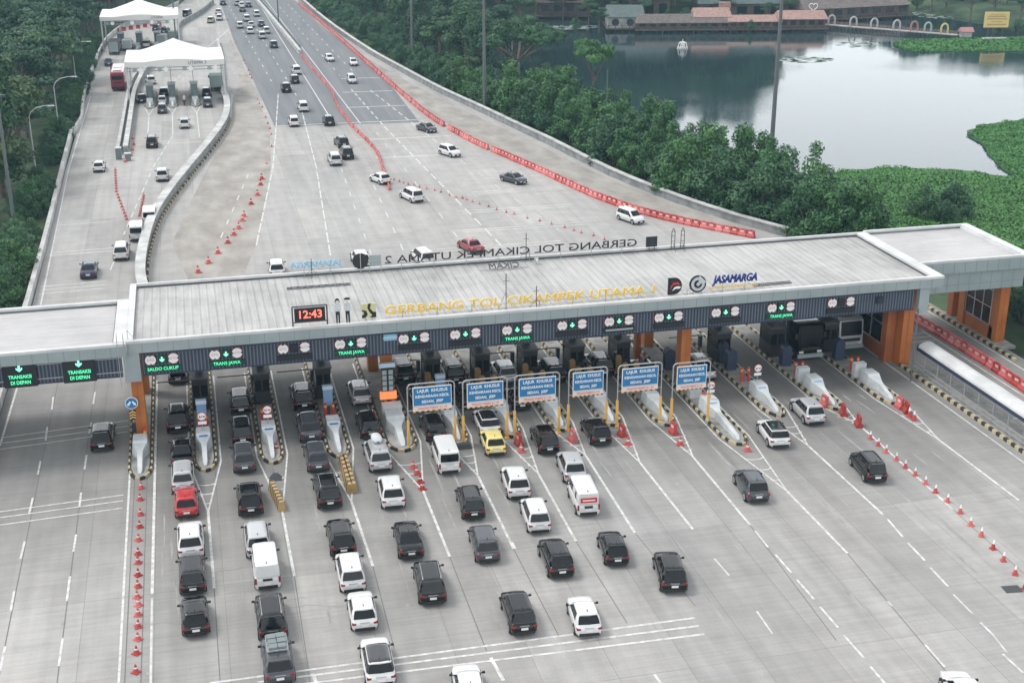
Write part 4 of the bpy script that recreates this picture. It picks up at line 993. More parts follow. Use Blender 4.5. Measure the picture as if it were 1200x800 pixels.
def car_kit(Ln, W, H, belt=.95, hood=.88, rear='hatch', yw=None, rails=False, pillars='paint', roofmat=None, rear_z=None, fat=1.0, rack=False, blank=False, spoiler=True):
    hl, hw = Ln / 2, W / 2; kit = Kit()
    boxy = 1 if rear == 'van' else 0
    yw = yw if yw is not None else hl - (.55 if boxy else 1.02)     # windscreen base
    trunk = .0 if rear != 'sedan' else .62
    st = [(-hl, .72 if not boxy else .93, belt * .72), (-hl + .05, .85 if not boxy else .98, belt - .1), (-hl + .18, .94, belt - .02), (-hl + .6, .985, belt), (-.3, 1, belt), (yw - .25, .995, belt),
          (yw, .98, belt - .0), (yw + (hl - yw) * .45, .95, hood + .03), (hl - .3, .87, hood - .05), (hl - .11, .74, hood - .16), (hl, .5, hood - .32)]
    body = MB(); rings = []
    for y, k, t in st:
        zb = .2 if abs(y) < hl - .3 else .26
        x = hw * k; mid = min(.62, t * .62)
        half = [(0, zb), (x * .86, zb), (x * .985, zb + .1), (x, mid), (x * .985, t - .14), (x * .93, t - .035), (x * .8, t), (0, t + .025)]
        rings.append([(a, y, z) for a, z in half] + [(-a, y, z) for a, z in half[-2:0:-1]])
    grid_faces(body, rings, 0, True, True)
    for r_ in (rings[0], rings[-1]): body.add(r_, [tuple(range(len(r_)))], 0)
    # greenhouse
    zr = H - .05
    yrf = yw - (.88 if not boxy else .45)                          # roof front
    yrr = -hl + ({'hatch': .58, 'mpv': .36, 'suv': .5, 'sedan': 1.42, 'van': .12}[rear])
    yr0 = -hl + ({'hatch': .12, 'mpv': .1, 'suv': .12, 'sedan': .74, 'van': .03}[rear])
    bx, tx = hw * .92, hw * (.71 if not boxy else .87)
    ys = np.linspace(yw - .28, yr0 + .28, 8); yt = np.linspace(yrf - .18, yrr + .12, 8)
    bot = [(0, yw + .08), (bx * .8, yw - .02)] + [(bx, y) for y in ys] + [(bx * .86, yr0 + .03), (0, yr0 - .02)]
    top = [(0, yrf + .05), (tx * .82, yrf)] + [(tx, y) for y in yt] + [(tx * .88, yrr + .02), (0, yrr - .03)]
    n = len(bot); lv = [0, .1, .5, .86, 1]
    R_ = []
    for t in lv:
        bulge = .035 * math.sin(math.pi * t)
        r_ = []
        for (x0, y0), (x1, y1) in zip(bot, top):
            x, y = x0 + (x1 - x0) * t, y0 + (y1 - y0) * t
            r_.append((x + (bulge if x > .01 else 0), y, belt - .02 + (zr - belt + .02) * t))
        R_.append(r_)
    # ring faces: 0 windscreen,1 A pillar,2..8 side (2-3 front door,4 B,5-6 rear door,7 C,8 D) ,9 D pillar, 10 rear window
    gl_side = {2, 3, 5, 6} | ({8} if rear in ('mpv', 'suv') else set())
    if blank: gl_side = {2, 3}
    parts = {'windscreen': MB(), 'rear_window': MB(), 'side_window_l': MB(), 'side_window_r': MB()}
    for s_ in (1, -1):
        for li in range(4):
            for j in range(n - 1):
                quad = [R_[li][j], R_[li][j + 1], R_[li + 1][j + 1], R_[li + 1][j]]
                quad = [(s_ * a, b_, c) for a, b_, c in quad]
                tgt = body
                if li in (1, 2):
                    if j == 0: tgt = parts['windscreen']
                    elif j == n - 2 and not blank: tgt = parts['rear_window']
                    elif j in gl_side: tgt = parts['side_window_l' if s_ < 0 else 'side_window_r']
                mm = 0
                if tgt is body and li in (1, 2) and (j in (4, 7) or (pillars == 'black' and 2 <= j <= 9)): mm = 1
                tgt.add(quad, [(0, 1, 2, 3)], mm, False)
    roofm = 2 if roofmat else 0
    cap = [(x, y, zr) for x, y in top] + [(-x, y, zr) for x, y in top[-2:0:-1]]
    cy = (yrf + yrr) / 2
    in1 = [(x * .9, cy + (y - cy) * .94, zr + .035) for x, y, z in cap]; in2 = [(x * .6, cy + (y - cy) * .75, zr + .055) for x, y, z in cap]
    grid_faces(body, [cap, in1, in2], roofm, True, True); body.add(in2, [tuple(range(len(in2)))], roofm, True)
    if spoiler and rear in ('hatch', 'suv', 'mpv'):
        body.box((0, yrr - .03, zr - .0), (tx * 1.6, .16, .035), 0)
    mats = [PAINT0, M['black'], roofmat or PAINT0]
    kit.part('body', body.mesh('car_body', mats))
    for nme in parts:
        if parts[nme].v: kit.part(nme.replace('_l', '').replace('_r', '') if nme.startswith('side') else nme, parts[nme].mesh(nme, M['glass']))
    # trim: sills, bumpers, arches, grille
    tr = MB(); ya, yb = hl - .82, -hl + .78; rw = .31 * fat
    tr.box((0, 0, .24), (W * .93, Ln * .62, .16))
    tr.box((0, -hl + .03, .36), (W * .74, .1, .2)); tr.box((0, hl - .04, .42), (W * .62, .12, .26))
    for y in (ya, yb):
        for s_ in (-1, 1): tr.cyl((s_ * (hw - .22), y, rw + .03), (s_ * (hw + .004), y, rw + .03), rw + .06, n=16, smooth=False)
    kit.part('bumper_trim', tr.mesh('bumper_trim', M['plastic_black']))
    ty = MB().cyl((-.1, 0, 0), (.1, 0, 0), rw, n=16).mesh('wheel', M['tyre'])
    rimm = MB().cyl((-.012, 0, 0), (.012, 0, 0), rw * .66, n=12, smooth=False).cyl((-.016, 0, 0), (.016, 0, 0), rw * .2, n=8, m=1).mesh('wheel_rim', [M['alloy'], M['steel_dark']])
    for y in (ya, yb):
        for s_ in (-1, 1):
            wh = kit.part('wheel', ty, None, (s_ * (hw - .09), y, rw)); kit.part('wheel_rim', rimm, wh, (s_ * .1, 0, 0))
    tz = belt - .2 if rear != 'van' else .85
    for s_ in (-1, 1):
        tl_ = MB()
        if rear in ('mpv', 'suv', 'hatch', 'sedan'): tl_.box((s_ * hw * .73, -hl + .05, tz + .0), (hw * .2, .09, .12)).box((s_ * hw * .87, -hl + .13, tz + .0), (.1, .2, .13))
        else: tl_.box((s_ * hw * .9, -hl + .0, tz), (.12, .07, .42))
        kit.part('tail_light', tl_.mesh('tail_light', M['tail']))
        kit.part('headlight', MB().box((s_ * hw * .6, hl - .1, hood - .31), (hw * .3, .2, .12)).mesh('headlight', M['lamp']))
        mr = MB().box((s_ * (hw + .1), yw - .4, belt + .07), (.18, .1, .13), taper=.85).box((s_ * (hw + .0), yw - .36, belt + .02), (.12, .06, .05))
        kit.part('side_mirror', mr.mesh('side_mirror', M['black']))
    kit.part('number_plate', MB().box((0, -hl - .02, belt * .66 if rear != 'van' else .62), (.44, .03, .15)).mesh('number_plate', M['plate']))
    kit.part('number_plate', MB().box((0, hl + .02, .42), (.4, .03, .12)).mesh('number_plate', M['plate']))
    kit.part('badge_strip', MB().box((0, -hl + .015, belt - .14), (W * .34, .05, .035)).mesh('badge_strip', M['alloy']))
    kit.part('roof_fin', MB().box((0, yrr + .3, zr + .1), (.05, .2, .1), taper=.4).mesh('roof_fin', M['black']))
    if rails:
        rl_ = MB()
        for s_ in (-1, 1): rl_.tube([(s_ * tx * .9, yrf - .15, zr + .03), (s_ * tx * .9, yrf - .3, zr + .1), (s_ * tx * .9, yrr + .35, zr + .1), (s_ * tx * .9, yrr + .2, zr + .03)], .022, 5)
        kit.part('roof_rail', rl_.mesh('roof_rail', M['alloy'] if rails == 1 else M['black']))
    return kit
BLK_ROOF = pm('roof_black_gloss', (.012, .012, .014), .15, 0, 0, coat=1.0)
CK = {
    'hatch': car_kit(3.95, 1.70, 1.50, .93, .88, 'hatch'),
    'coupe': car_kit(4.35, 1.80, 1.56, .95, .92, 'suv', pillars='black', roofmat=BLK_ROOF, fat=1.1),
    'mpv': car_kit(4.40, 1.72, 1.68, .97, .90, 'mpv', yw=1.35),
    'mpvr': car_kit(4.70, 1.82, 1.76, 1.0, .95, 'mpv', yw=1.42, rails=1, fat=1.08),
    'suv': car_kit(4.65, 1.85, 1.80, 1.06, 1.02, 'suv', rails=2, fat=1.2, pillars='black'),
    'suvp': car_kit(4.40, 1.80, 1.68, 1.0, .96, 'suv', fat=1.14),
    'sedan': car_kit(4.60, 1.78, 1.46, .93, .86, 'sedan'),
    'van': car_kit(4.50, 1.74, 1.95, 1.1, 1.0, 'van', spoiler=False),
    'blind': car_kit(4.30, 1.70, 1.92, 1.1, .98, 'van', blank=True, spoiler=False),
}
def box_truck_kit(Ln, W, H, cabH, box_m, cab_m):
    kit = Kit(); hl, hw = Ln / 2, W / 2; cl = 1.9
    kit.part('chassis', MB().box((0, 0, .62), (W * .5, Ln - .2, .24)).box((0, -hl + .06, .5), (W * .9, .1, .18)).mesh('chassis', M['plastic_black']))
    if box_m is not None:
        bd = MB().box((0, -cl / 2 - .1, .78 + (H - .78) / 2), (W, Ln - cl - .3, H - .78))
        for y in np.linspace(-hl + .4, hl - cl - .6, 6):
            for s_ in (-1, 1): bd.box((s_ * (hw + .015), y, (H + .8) / 2), (.03, .06, H - .9), 1)
        bd.box((0, -hl + .03, (H + .78) / 2), (W * .92, .02, H - .9), 1)
        kit.part('cargo_box', bd.mesh('cargo_box', [box_m, M['fascia']]))
    cb = MB(); y0, y1 = hl - cl, hl
    prof = [(y0, .55), (y0, cabH), (y1 - .55, cabH + .05), (y1 - .2, cabH - .12), (y1 - .02, 1.45), (y1, .55)]
    vs = [(-hw * .94, y, z) for y, z in prof] + [(hw * .94, y, z) for y, z in prof]; n = len(prof)
    cb.add(vs, [(i, (i + 1) % n, n + (i + 1) % n, n + i) for i in range(n)] + [tuple(range(n)), tuple(range(n, 2 * n))], 0)
    c = kit.part('cab', cb.mesh('cab', [cab_m]))
    zc = (cabH - .2 + 1.5) / 2
    ws = MB().add([(-hw * .82, y1 - .035, 1.5), (hw * .82, y1 - .035, 1.5), (hw * .8, y1 - .19, cabH - .2), (-hw * .8, y1 - .19, cabH - .2),
                   (-hw * .82, y1 + .01, 1.52), (hw * .82, y1 + .01, 1.52), (hw * .8, y1 - .15, cabH - .2), (-hw * .8, y1 - .15, cabH - .2)],
                  [(4, 5, 6, 7), (0, 1, 5, 4), (1, 2, 6, 5), (2, 3, 7, 6), (3, 0, 4, 7)])
    kit.part('windscreen', ws.mesh('windscreen', M['glass']), c)
    for s_ in (-1, 1):
        kit.part('side_window', MB().box((s_ * hw * .945, y1 - .95, zc), (.03, .95, .65)).mesh('side_window', M['glass']), c)
        kit.part('side_mirror', MB().box((s_ * (hw + .12), y1 - .1, zc), (.2, .08, .5)).mesh('side_mirror', M['black']), c)
        kit.part('headlight', MB().box((s_ * hw * .7, y1 + .02, .85), (.4, .08, .2)).mesh('headlight', M['lamp']))
        kit.part('tail_light', MB().box((s_ * hw * .8, -hl - .01, .72), (.3, .06, .14)).mesh('tail_light', M['tail']))
    kit.part('bumper', MB().box((0, y1 + .03, .5), (W * .98, .2, .34)).box((0, y1 + .015, 1.12), (W * .7, .04, .28), 1).mesh('bumper', [M['fascia'], M['plastic_black']]))
    ty = MB().cyl((-.14, 0, 0), (.14, 0, 0), .42, n=14).cyl((-.15, 0, 0), (.15, 0, 0), .2, n=8, m=1).mesh('wheel', [M['tyre'], M['alloy']])
    for y in (hl - .95, -hl + 1.1):
        for s_ in (-1, 1): kit.part('wheel', ty, None, (s_ * (hw - .16), y, .42))
    return kit
TRW = pm('truck_box_white', (.62, .63, .62), .55); TRG = pm('truck_box_green', (.12, .23, .19), .6); TRN = pm('truck_box_navy', (.02, .025, .07), .55); TRD = pm('truck_body_dark', (.035, .036, .042), .55)
CK['truck_white'] = box_truck_kit(6.4, 2.2, 2.95, 2.3, TRW, PAINT0)
CK['truck_green'] = box_truck_kit(6.4, 2.2, 2.8, 2.3, TRG, PAINT0)
CK['truck_dark'] = box_truck_kit(8.0, 2.45, 3.5, 3.3, TRD, PAINT0)
CK['truck_navy'] = box_truck_kit(9.0, 2.45, 3.5, 3.0, TRN, PAINT0)
def pickup_kit():
    k = car_kit(5.2, 1.85, 1.78, 1.02, .98, 'sedan', yw=1.35, fat=1.2, spoiler=False)
    b_ = MB().box((0, -1.85, 1.06), (1.5, 1.3, .05)); k.part('bed_liner', b_.mesh('bed_liner', M['plastic_black']))
    k.part('rear_bumper', MB().box((0, -2.66, .55), (1.5, .14, .16)).mesh('rear_bumper', M['alloy'])); return k
CK['pickup'] = pickup_kit()
def bus_kit():
    k = Kit(); Ln, W, H = 11.0, 2.5, 3.5; hl, hw = Ln / 2, W / 2
    b_ = MB(); rings = []
    for y, s_, t in ((-hl, .93, H - .25), (-hl + .15, .98, H - .08), (-hl + .6, 1, H), (0, 1, H), (hl - .6, 1, H), (hl - .15, .98, H - .12), (hl, .92, H - .4)):
        x = hw * s_; rings.append([(-x, y, .4), (-x, y, 2.9), (-x * .93, y, t - .08), (-x * .8, y, t), (x * .8, y, t), (x * .93, y, t - .08), (x, y, 2.9), (x, y, .4)])
    grid_faces(b_, rings, 0, False, True); b_.add(rings[0], [tuple(range(8))]); b_.add(rings[-1], [tuple(range(8))])
    bo = k.part('body', b_.mesh('bus_body', [PAINT0]))
    k.part('rear_window', MB().box((0, -hl - .01, 2.45), (1.9, .06, .75)).mesh('rear_window', M['glass']))
    k.part('windscreen', MB().box((0, hl + .0, 2.1), (2.2, .06, 1.5)).mesh('windscreen', M['glass']))
    for s_ in (-1, 1):
        k.part('side_window', MB().box((s_ * (hw + .005), 0, 2.3), (.04, 9.6, .85)).mesh('side_window', M['glass']))
        k.part('tail_light', MB().box((s_ * 1.0, -hl - .02, 1.2), (.25, .05, .5)).mesh('tail_light', M['tail']))
        k.part('side_mirror', MB().box((s_ * (hw + .25), hl - .1, 2.6), (.2, .1, .5)).mesh('side_mirror', M['black']))
    k.part('roof_unit', MB().box((0, .8, H + .1), (1.7, 3.0, .22), taper=.9).box((0, -3.2, H + .08), (1.5, 1.6, .16)).mesh('roof_unit', [M['white']]), bo)
    k.part('rear_bumper', MB().box((0, -hl - .02, .62), (2.3, .1, .4)).box((0, -hl - .03, 1.6), (1.6, .03, .18)).mesh('rear_bumper', M['plastic_black']))
    ty = MB().cyl((-.15, 0, 0), (.15, 0, 0), .5, n=14).mesh('wheel', M['tyre'])
    for y in (hl - 2.4, -hl + 2.9):
        for s_ in (-1, 1): k.part('wheel', ty, None, (s_ * (hw - .14), y, .5))
    return k
CK['bus'] = bus_kit()
FAMILY = {'hatch': 'hatchback', 'coupe': 'crossover car', 'mpv': 'people carrier', 'mpvr': 'people carrier', 'suv': 'off-road car', 'suvp': 'crossover car', 'sedan': 'saloon car', 'van': 'minivan', 'blind': 'delivery van',
          'truck_white': 'box truck', 'truck_green': 'box truck', 'truck_dark': 'lorry', 'truck_navy': 'lorry', 'pickup': 'pickup truck', 'bus': 'bus'}
NAME = {'van': 'minivan', 'blind': 'delivery_van', 'truck_white': 'box_truck', 'truck_green': 'box_truck', 'truck_dark': 'lorry', 'truck_navy': 'lorry', 'pickup': 'pickup_truck', 'bus': 'bus'}
TALL = {'bus': 1.8, 'truck_white': 1.6, 'truck_green': 1.6, 'truck_dark': 1.9, 'truck_navy': 1.9, 'van': .95, 'blind': .95}
CARS = {}; SMALL = {'hatch', 'coupe', 'mpv', 'mpvr', 'suv', 'suvp', 'sedan', 'van', 'blind', 'pickup'}
def car(kind, col, px, py, label, hd=0.0, group='cars queueing for the toll gate', xy=None):
    x, y = xy if xy else G(px, py, TALL.get(kind, .78))
    o = CK[kind].spawn(NAME.get(kind, 'car'), label, FAMILY[kind] if len(FAMILY[kind].split()) < 3 else 'car', (x, y, .006), R(-hd), group, PT[col])
    if kind in SMALL: o.scale = (.93, .93, .93)
    elif kind.startswith('truck') and py > 10 and py < 80: o.scale = (.85, .8, .82)
    CARS[(px, py)] = o; return o
q = [
 # left road and first lane
 ('suvp', 'black', 120, 507, 'black car alone on the wide left road before the gate', 0),
 ('hatch', 'black', 208, 432, 'black car in the first lane from the left, half hidden under the gate band', 0),
 ('suv', 'black', 208, 486, 'black off-road car with a pale roof, second in the queue of the first lane', 0),
 ('sedan', 'black', 213, 524, 'black saloon car in the first lane right ahead of the silver car', 0),
 ('mpv', 'silver', 214, 553, 'silver car in the first lane between the black saloon and the red car', 0),
 ('hatch', 'red', 218, 583, 'bright red hatchback in the first lane', 0),
 ('suvp', 'white', 223, 627, 'white crossover in the first lane behind the red hatchback', 0),
 ('mpv', 'black', 225, 667, 'dark car with a mauve grey roof in the first lane behind the white crossover', 0),
 ('hatch', 'black', 228, 715, 'black hatchback with a grey glass roof, last in the first lane', -1),
 # second lane
 ('mpv', 'black', 281, 466, 'black people carrier with a white sheen roof, first in the second lane', 0),
 ('mpv', 'black', 283, 500, 'black car with a white roof edge, second in the second lane', 0),
 ('mpv', 'grey', 285, 531, 'dark car third in the second lane beside the island with red bollards', 0),
 ('suvp', 'black', 292, 579, 'black car with red tail lamps beside the single striped barrier', 0),
 ('mpv', 'silver', 301, 626, 'silver car just ahead of the white delivery van', 0),
 ('blind', 'white', 311, 658, 'plain white delivery van without a rear window in the second lane', 0),
 ('mpvr', 'black', 317, 716, 'black car with pale roof rails behind the white delivery van', 0),
 ('suvp', 'grey', 325, 767, 'dark grey car with luggage on a roof rack, last in the second lane', 0),
 # third lane
 ('suv', 'black', 354, 461, 'black car with a light roof under the gate edge in the third lane', 0),
 ('suv', 'grey', 362, 496, 'dark grey off-road car, second in the third lane', 0),
 ('mpv', 'grey', 370, 530, 'dark grey car with red tail lamps, third in the third lane', 0),
 ('mpvr', 'black', 383, 570, 'black people carrier next to the twin striped barrier blocks', 0),
 ('suvp', 'black', 399, 624, 'black car with a grey roof ahead of the silver white car in the third lane', 1),
 ('mpv', 'white', 410, 664, 'white car with a dark number plate behind the black crossover', 1),
 ('hatch', 'white', 424, 709, 'white hatchback with a sticker in its rear window', 2),
 ('coupe', 'white', 442, 768, 'white crossover with a black glass roof at the bottom of the photo', 2),
 # fourth lane
 ('suvp', 'silver', 421, 456, 'silver car first in the fourth lane under the gate edge', 0),
 ('mpv', 'black', 431, 493, 'black car second in the fourth lane beside the wide island', 0),
 ('mpvr', 'silver', 442, 529, 'silver car carrying a rounded roof box in the fourth lane', 0),
 ('suvp', 'white', 458, 571, 'white crossover with red tail lamps in the fourth lane', 3),
 ('sedan', 'black', 478, 626, 'black saloon car with a glossy grey roof and red tail lamps', 3),
 ('mpvr', 'black', 503, 676, 'black people carrier with a chrome tailgate strip behind the black saloon', 4),
 ('hatch', 'white', 549, 798, 'white car cut by the bottom edge of the photo', 5),
 # fifth lane
 ('suv', 'black', 471, 431, 'black car deep under the gate in the fifth lane beside the orange pillar', 0),
 ('sedan', 'black', 492, 462, 'black car with a pale roof edge in the fifth lane behind the first blue board', 0),
 ('mpv', 'black', 507, 496, 'black car half hidden by the first blue board', 0),
 ('van', 'white', 522, 529, 'white boxy minivan below the first blue board', 2),
 ('mpv', 'black', 551, 583, 'black people carrier behind the white boxy minivan', 4),
 ('mpv', 'grey', 567, 631, 'slate grey car two behind the white boxy minivan', 4),
 ('mpv', 'black', 607, 711, 'black car with red tail lamps at the lower middle, left of the white hatchback', 3),
 # sixth lane
 ('suv', 'black', 529, 432, 'black car with a white sheen roof under the gate in the sixth lane', 0),
 ('mpv', 'black', 546, 459, 'black car just above the second blue board', 0),
 ('coupe', 'white', 570, 490, 'white car peeking out below the second blue board', 2),
 ('hatch', 'yellow', 577, 513, 'pale yellow hatchback in the sixth lane', 3),
 ('suvp', 'white', 604, 560, 'white crossover with a dark rear window behind the yellow hatchback', 5),
 ('mpv', 'white', 627, 598, 'white people carrier two behind the yellow hatchback', 5),
 ('suvp', 'black', 651, 648, 'black crossover with a grey roof and white number plate in the middle foreground', 3),
 ('hatch', 'white', 684, 715, 'white hatchback on the stop lines in the lower middle', 6),
 # seventh lane and right
 ('suvp', 'silver', 590, 432, 'silver car under the gate in the seventh lane between mustard posts', 0),
 ('hatch', 'black', 606, 462, 'black car with a white roof edge above the third blue board', 0),
 ('mpv', 'black', 638, 510, 'black car right below the third blue board', 3),
 ('suvp', 'silver', 669, 542, 'pale silver car ahead of the white delivery van with a red sticker', 6),
 ('blind', 'white', 683, 576, 'white delivery van with a red sticker on its back', 5),
 ('hatch', 'black', 718, 636, 'small black hatchback with round red tail lamps', 7),
 ('suvp', 'black', 785, 664, 'black crossover furthest right in the middle foreground, pointing straight ahead', 11),
 ('mpvr', 'black', 645, 431, 'black car under the gate in the eighth lane above the fourth blue board', 0),
 ('coupe', 'black', 698, 500, 'black crossover right below the fourth blue board', 2),
 ('suv', 'black', 701, 424, 'black off-road car under the gate in the ninth lane', 0),
 ('hatch', 'navy', 752, 428, 'dark blue car under the gate in the tenth lane above the fifth blue board', 0),
 ('pickup', 'silver', 818, 426, 'silver pickup truck with a chrome bumper under the gate above the sixth blue board', 0),
 ('suvp', 'grey', 880, 564, 'dark grey crossover below the long right island', 7),
 ('coupe', 'white', 906, 503, 'white crossover with a black glass roof at the right islands', 7),
 ('suvp', 'silver', 946, 477, 'silver hatchback beside the head of the diagonal cone row', 4),
 ('mpv', 'black', 1017, 542, 'black people carrier left of the diagonal cone row', 7),
 ('hatch', 'white', 1129, 806, 'white car cut by the bottom edge at lower right', 12),
]
for a in q: car(*a)
car('truck_dark', 'black', 1, 1, 'dark lorry facing the camera under the gate, left of the two', 180, 'lorries coming through the right lanes', (51.1, 103.2))
car('truck_navy', 'silver', 2, 2, 'navy lorry with a silver cab under the gate, right of the two', 180, 'lorries coming through the right lanes', (55.6, 104.9))
FG = 'cars on the highway beyond the gate'; RG = 'vehicles on the ramp at left'
far = [
 ('sedan', 'navy', 104, 313, 'dark blue car on the ramp nearest the left wing of the gate', 0, RG), ('mpvr', 'white', 142, 292, 'white car on the ramp beside the broad white wall', 0, RG),
 ('van', 'silver', 160, 269, 'silver van at the bottom tip of the red cone V on the ramp', 0, RG), ('van', 'white', 175, 251, 'white van close against the broad white ramp wall', 0, RG),
 ('suvp', 'silver', 190, 203, 'silver white car below the nearer tent plaza, beside the ramp wall', 0, RG), ('hatch', 'white', 116, 193, 'small white car in the left bus lane of the ramp', 0, RG),
 ('suv', 'black', 178, 165, 'black off-road car with a dark spare wheel in front of the nearer tent islands', 0, RG), ('mpv', 'white', 216, 143, 'white car below the motorcycle in front of the nearer tent', 0, RG),
 ('sedan', 'black', 166, 114, 'black car left of the first island of the nearer tent', 0, RG), ('mpv', 'grey', 190, 126, 'grey car last in the queue between the first two tent islands', 0, RG),
 ('hatch', 'silver', 190, 116, 'silver car in the middle of the queue between the first two tent islands', 0, RG), ('suvp', 'navy', 192, 107, 'dark blue car first in the queue between the first two tent islands', 0, RG),
 ('suvp', 'white', 176, 93, 'white car just past the first island under the nearer tent', -8, RG), ('bus', 'maroon', 139, 90, 'tall dark red bus on the left lane of the ramp', 0, RG),
 ('sedan', 'navy', 127, 72, 'dark car on the ramp above the red bus', -4, RG), ('mpv', 'grey', 243, 119, 'grey car last in the queue right of the third tent island', 0, RG),
 ('suvp', 'black', 242, 107, 'black car with a white roof ahead of the grey car at the third tent island', 0, RG), ('truck_green', 'green', 253, 94, 'green box truck by the end of the broad white ramp wall', 0, RG),
 ('truck_dark', 'grey', 134, 52, 'dark lorry at the farther tent, furthest left', 2, RG), ('truck_white', 'white', 149, 50, 'white box truck at the farther tent beside the dark lorry', 2, RG),
 ('suv', 'silver', 172, 51, 'silver car between the islands of the farther tent', 4, RG), ('truck_white', 'white', 190, 44, 'white box truck just above the peak of the nearer tent', 6, RG),
 ('suvp', 'navy', 184, 32, 'dark blue car with a white roof under the farther tent edge', 12, RG), ('mpv', 'navy', 194, 35, 'dark blue car right of the one under the farther tent edge', 12, RG),
 ('truck_green', 'green', 203, 40, 'small green truck at the right end of the farther tent', 8, RG),
 ('van', 'grey', 219.5, 15, 'grey van climbing away right of the farther tent', 16, RG), ('mpv', 'beige', 247, 23, 'beige car on the concrete right of the farther plaza', 8, FG),
 ('mpv', 'white', 257, 20, 'lower one of two white cars joining from the left shoulder', 4, FG), ('hatch', 'silver', 256, 13, 'upper one of two pale cars joining from the left shoulder', 4, FG),
 ('sedan', 'navy', 261, 2.5, 'dark car at the very top left of the asphalt carriageway', 0, FG), ('mpv', 'silver', 278, 3, 'silver car at the top of the asphalt, left of centre lane', 0, FG),
 ('hatch', 'white', 283, 5, 'white car just below the silver car at the top', 0, FG), ('sedan', 'grey', 284, 10, 'grey car below the white car at the top of the asphalt', 0, FG),
 ('sedan', 'navy', 291, 5, 'dark blue car at the top next to the median line', 0, FG), ('mpv', 'white', 300.5, 15.5, 'white car in the lane beside the median, upper group', 0, FG),
 ('mpvr', 'silver', 289, 21, 'silver people carrier in the middle lane, upper group', 0, FG), ('mpv', 'silver', 281, 29, 'silver car in the left lane, upper group', 0, FG),
 ('hatch', 'silver', 294, 28, 'pale car in the middle lane above the bright white one', 0, FG), ('suvp', 'white', 293, 35.5, 'bright white car at the bottom of the upper group', 0, FG),
 ('sedan', 'navy', 306, 27, 'dark teal car in the lane beside the median, upper group', 0, FG), ('mpv', 'silver', 312, 35, 'silver car beside the median behind the dark teal one', 0, FG),
 ('mpvr', 'silver', 307, 41, 'silver people carrier last in the lane beside the median, upper group', 0, FG), ('suvp', 'grey', 320.5, 51.5, 'grey green car alone below the upper group', 0, FG),
 ('mpvr', 'white', 347, 81.5, 'white car touching the median line ahead of two black ones', 0, FG), ('mpv', 'black', 345, 92, 'black car right behind the white one at the median line', 0, FG),
 ('suv', 'black', 335, 102, 'black off-road car in the middle lane on the asphalt', 0, FG), ('mpvr', 'white', 355, 124, 'white people carrier near the lower end of the asphalt', 0, FG),
 ('mpv', 'white', 344, 141, 'white car on the joint between asphalt and concrete', 0, FG), ('suvp', 'black', 385, 140, 'black car on the joint between asphalt and concrete', 0, FG),
 ('suvp', 'black', 400, 165, 'black car ahead in the cluster of three beyond the asphalt joint', -6, FG), ('suv', 'black', 406, 178, 'black car lower right in the cluster of three beyond the asphalt joint', 0, FG),
 ('mpvr', 'silver', 392, 185, 'silver car in the cluster of three beyond the asphalt joint', 0, FG),
 ('hatch', 'white', 445, 207, 'white hatchback at the start of the small cone row', -22, FG), ('mpvr', 'white', 482, 227, 'white silver people carrier crossing left below the small cone row', -16, FG),
 ('sedan', 'maroon', 551, 285, 'dark red saloon car just behind the rear roof lettering', -14, FG), ('mpvr', 'white', 495, 299, 'silver white car behind the mirrored letters AMA', -8, FG),
 ('suvp', 'white', 422, 301, 'white car behind the dark round disc on the roof edge', -2, FG), ('suvp', 'white', 324, 312, 'white car behind the rear roof edge at left', 2, FG),
 ('hatch', 'white', 386, 67, 'white car on the right carriageway, furthest left of the trio', 176, 'oncoming cars on the right carriageway'), ('hatch', 'white', 414, 72, 'white car on the right carriageway next to the red barrier line', 180, 'oncoming cars on the right carriageway'),
 ('mpv', 'silver', 412, 92, 'silver pink car on the right carriageway below the white pair', 180, 'oncoming cars on the right carriageway'), ('sedan', 'grey', 500, 148, 'grey saloon car by the corner of the asphalt at the red barriers', 158, 'oncoming cars on the right carriageway'),
 ('suvp', 'white', 527, 176, 'white crossover facing the camera at the gap in the red barriers', 156, 'oncoming cars on the right carriageway'), ('sedan', 'grey', 602, 207, 'dark grey saloon car facing the camera left of the red barriers', 152, 'oncoming cars on the right carriageway'),
 ('mpv', 'white', 739, 252, 'white car facing the camera against the red barriers', 160, 'oncoming cars on the right carriageway'),
]
for k, c, px, py, lb, hd, gr in far:
    # the ones that face the camera have rz measured the other way round
    car(k, c, px, py, lb, hd if hd < 90 else hd, gr)
# load on roofs
o = CARS[(325, 767)]
ld = MB(); ld.box((0, .2, 1.75), (1.15, 1.7, .05), 1)
for a, b_, s_ in ((-.3, .7, .4), (.25, .75, .42), (-.28, .15, .38), (.28, .2, .4), (-.25, -.35, .4), (.27, -.35, .36)): ld.box((a, b_, 1.86), (s_ + .1, s_ + .05, .22), 0, .1 * a)
ld.tube([(-.6, -.65, 1.82), (-.6, 1.05, 1.82), (.6, 1.05, 1.82), (.6, -.65, 1.82), (-.6, -.65, 1.82)], .025, 5, 1)
put('roof_rack', ld.mesh('roof_rack', [M['fascia_dark'], M['steel']]), o, (0, -.35, 0))
o = CARS[(442, 529)]
bxm = MB(); rings = []
for y, s_ in ((-.8, .25), (-.7, .75), (-.3, 1), (.3, 1), (.7, .75), (.8, .3)):
    rings.append([(s_ * .42 * math.cos(t), y, 1.86 + .2 * s_ * math.sin(t)) for t in np.linspace(0, 2 * math.pi, 13)[:-1]])
grid_faces(bxm, rings, 0, True, True)
put('roof_box', bxm.mesh('roof_box', [M['bull']]), o, (0, .1, .12))
o = CARS[(683, 576)]
st = put('red_sticker', MB().box((0, -2.17, 1.42), (1.2, .03, .36)).mesh('red_sticker', M['sticker'] if 'sticker' in M else M['red']), o)
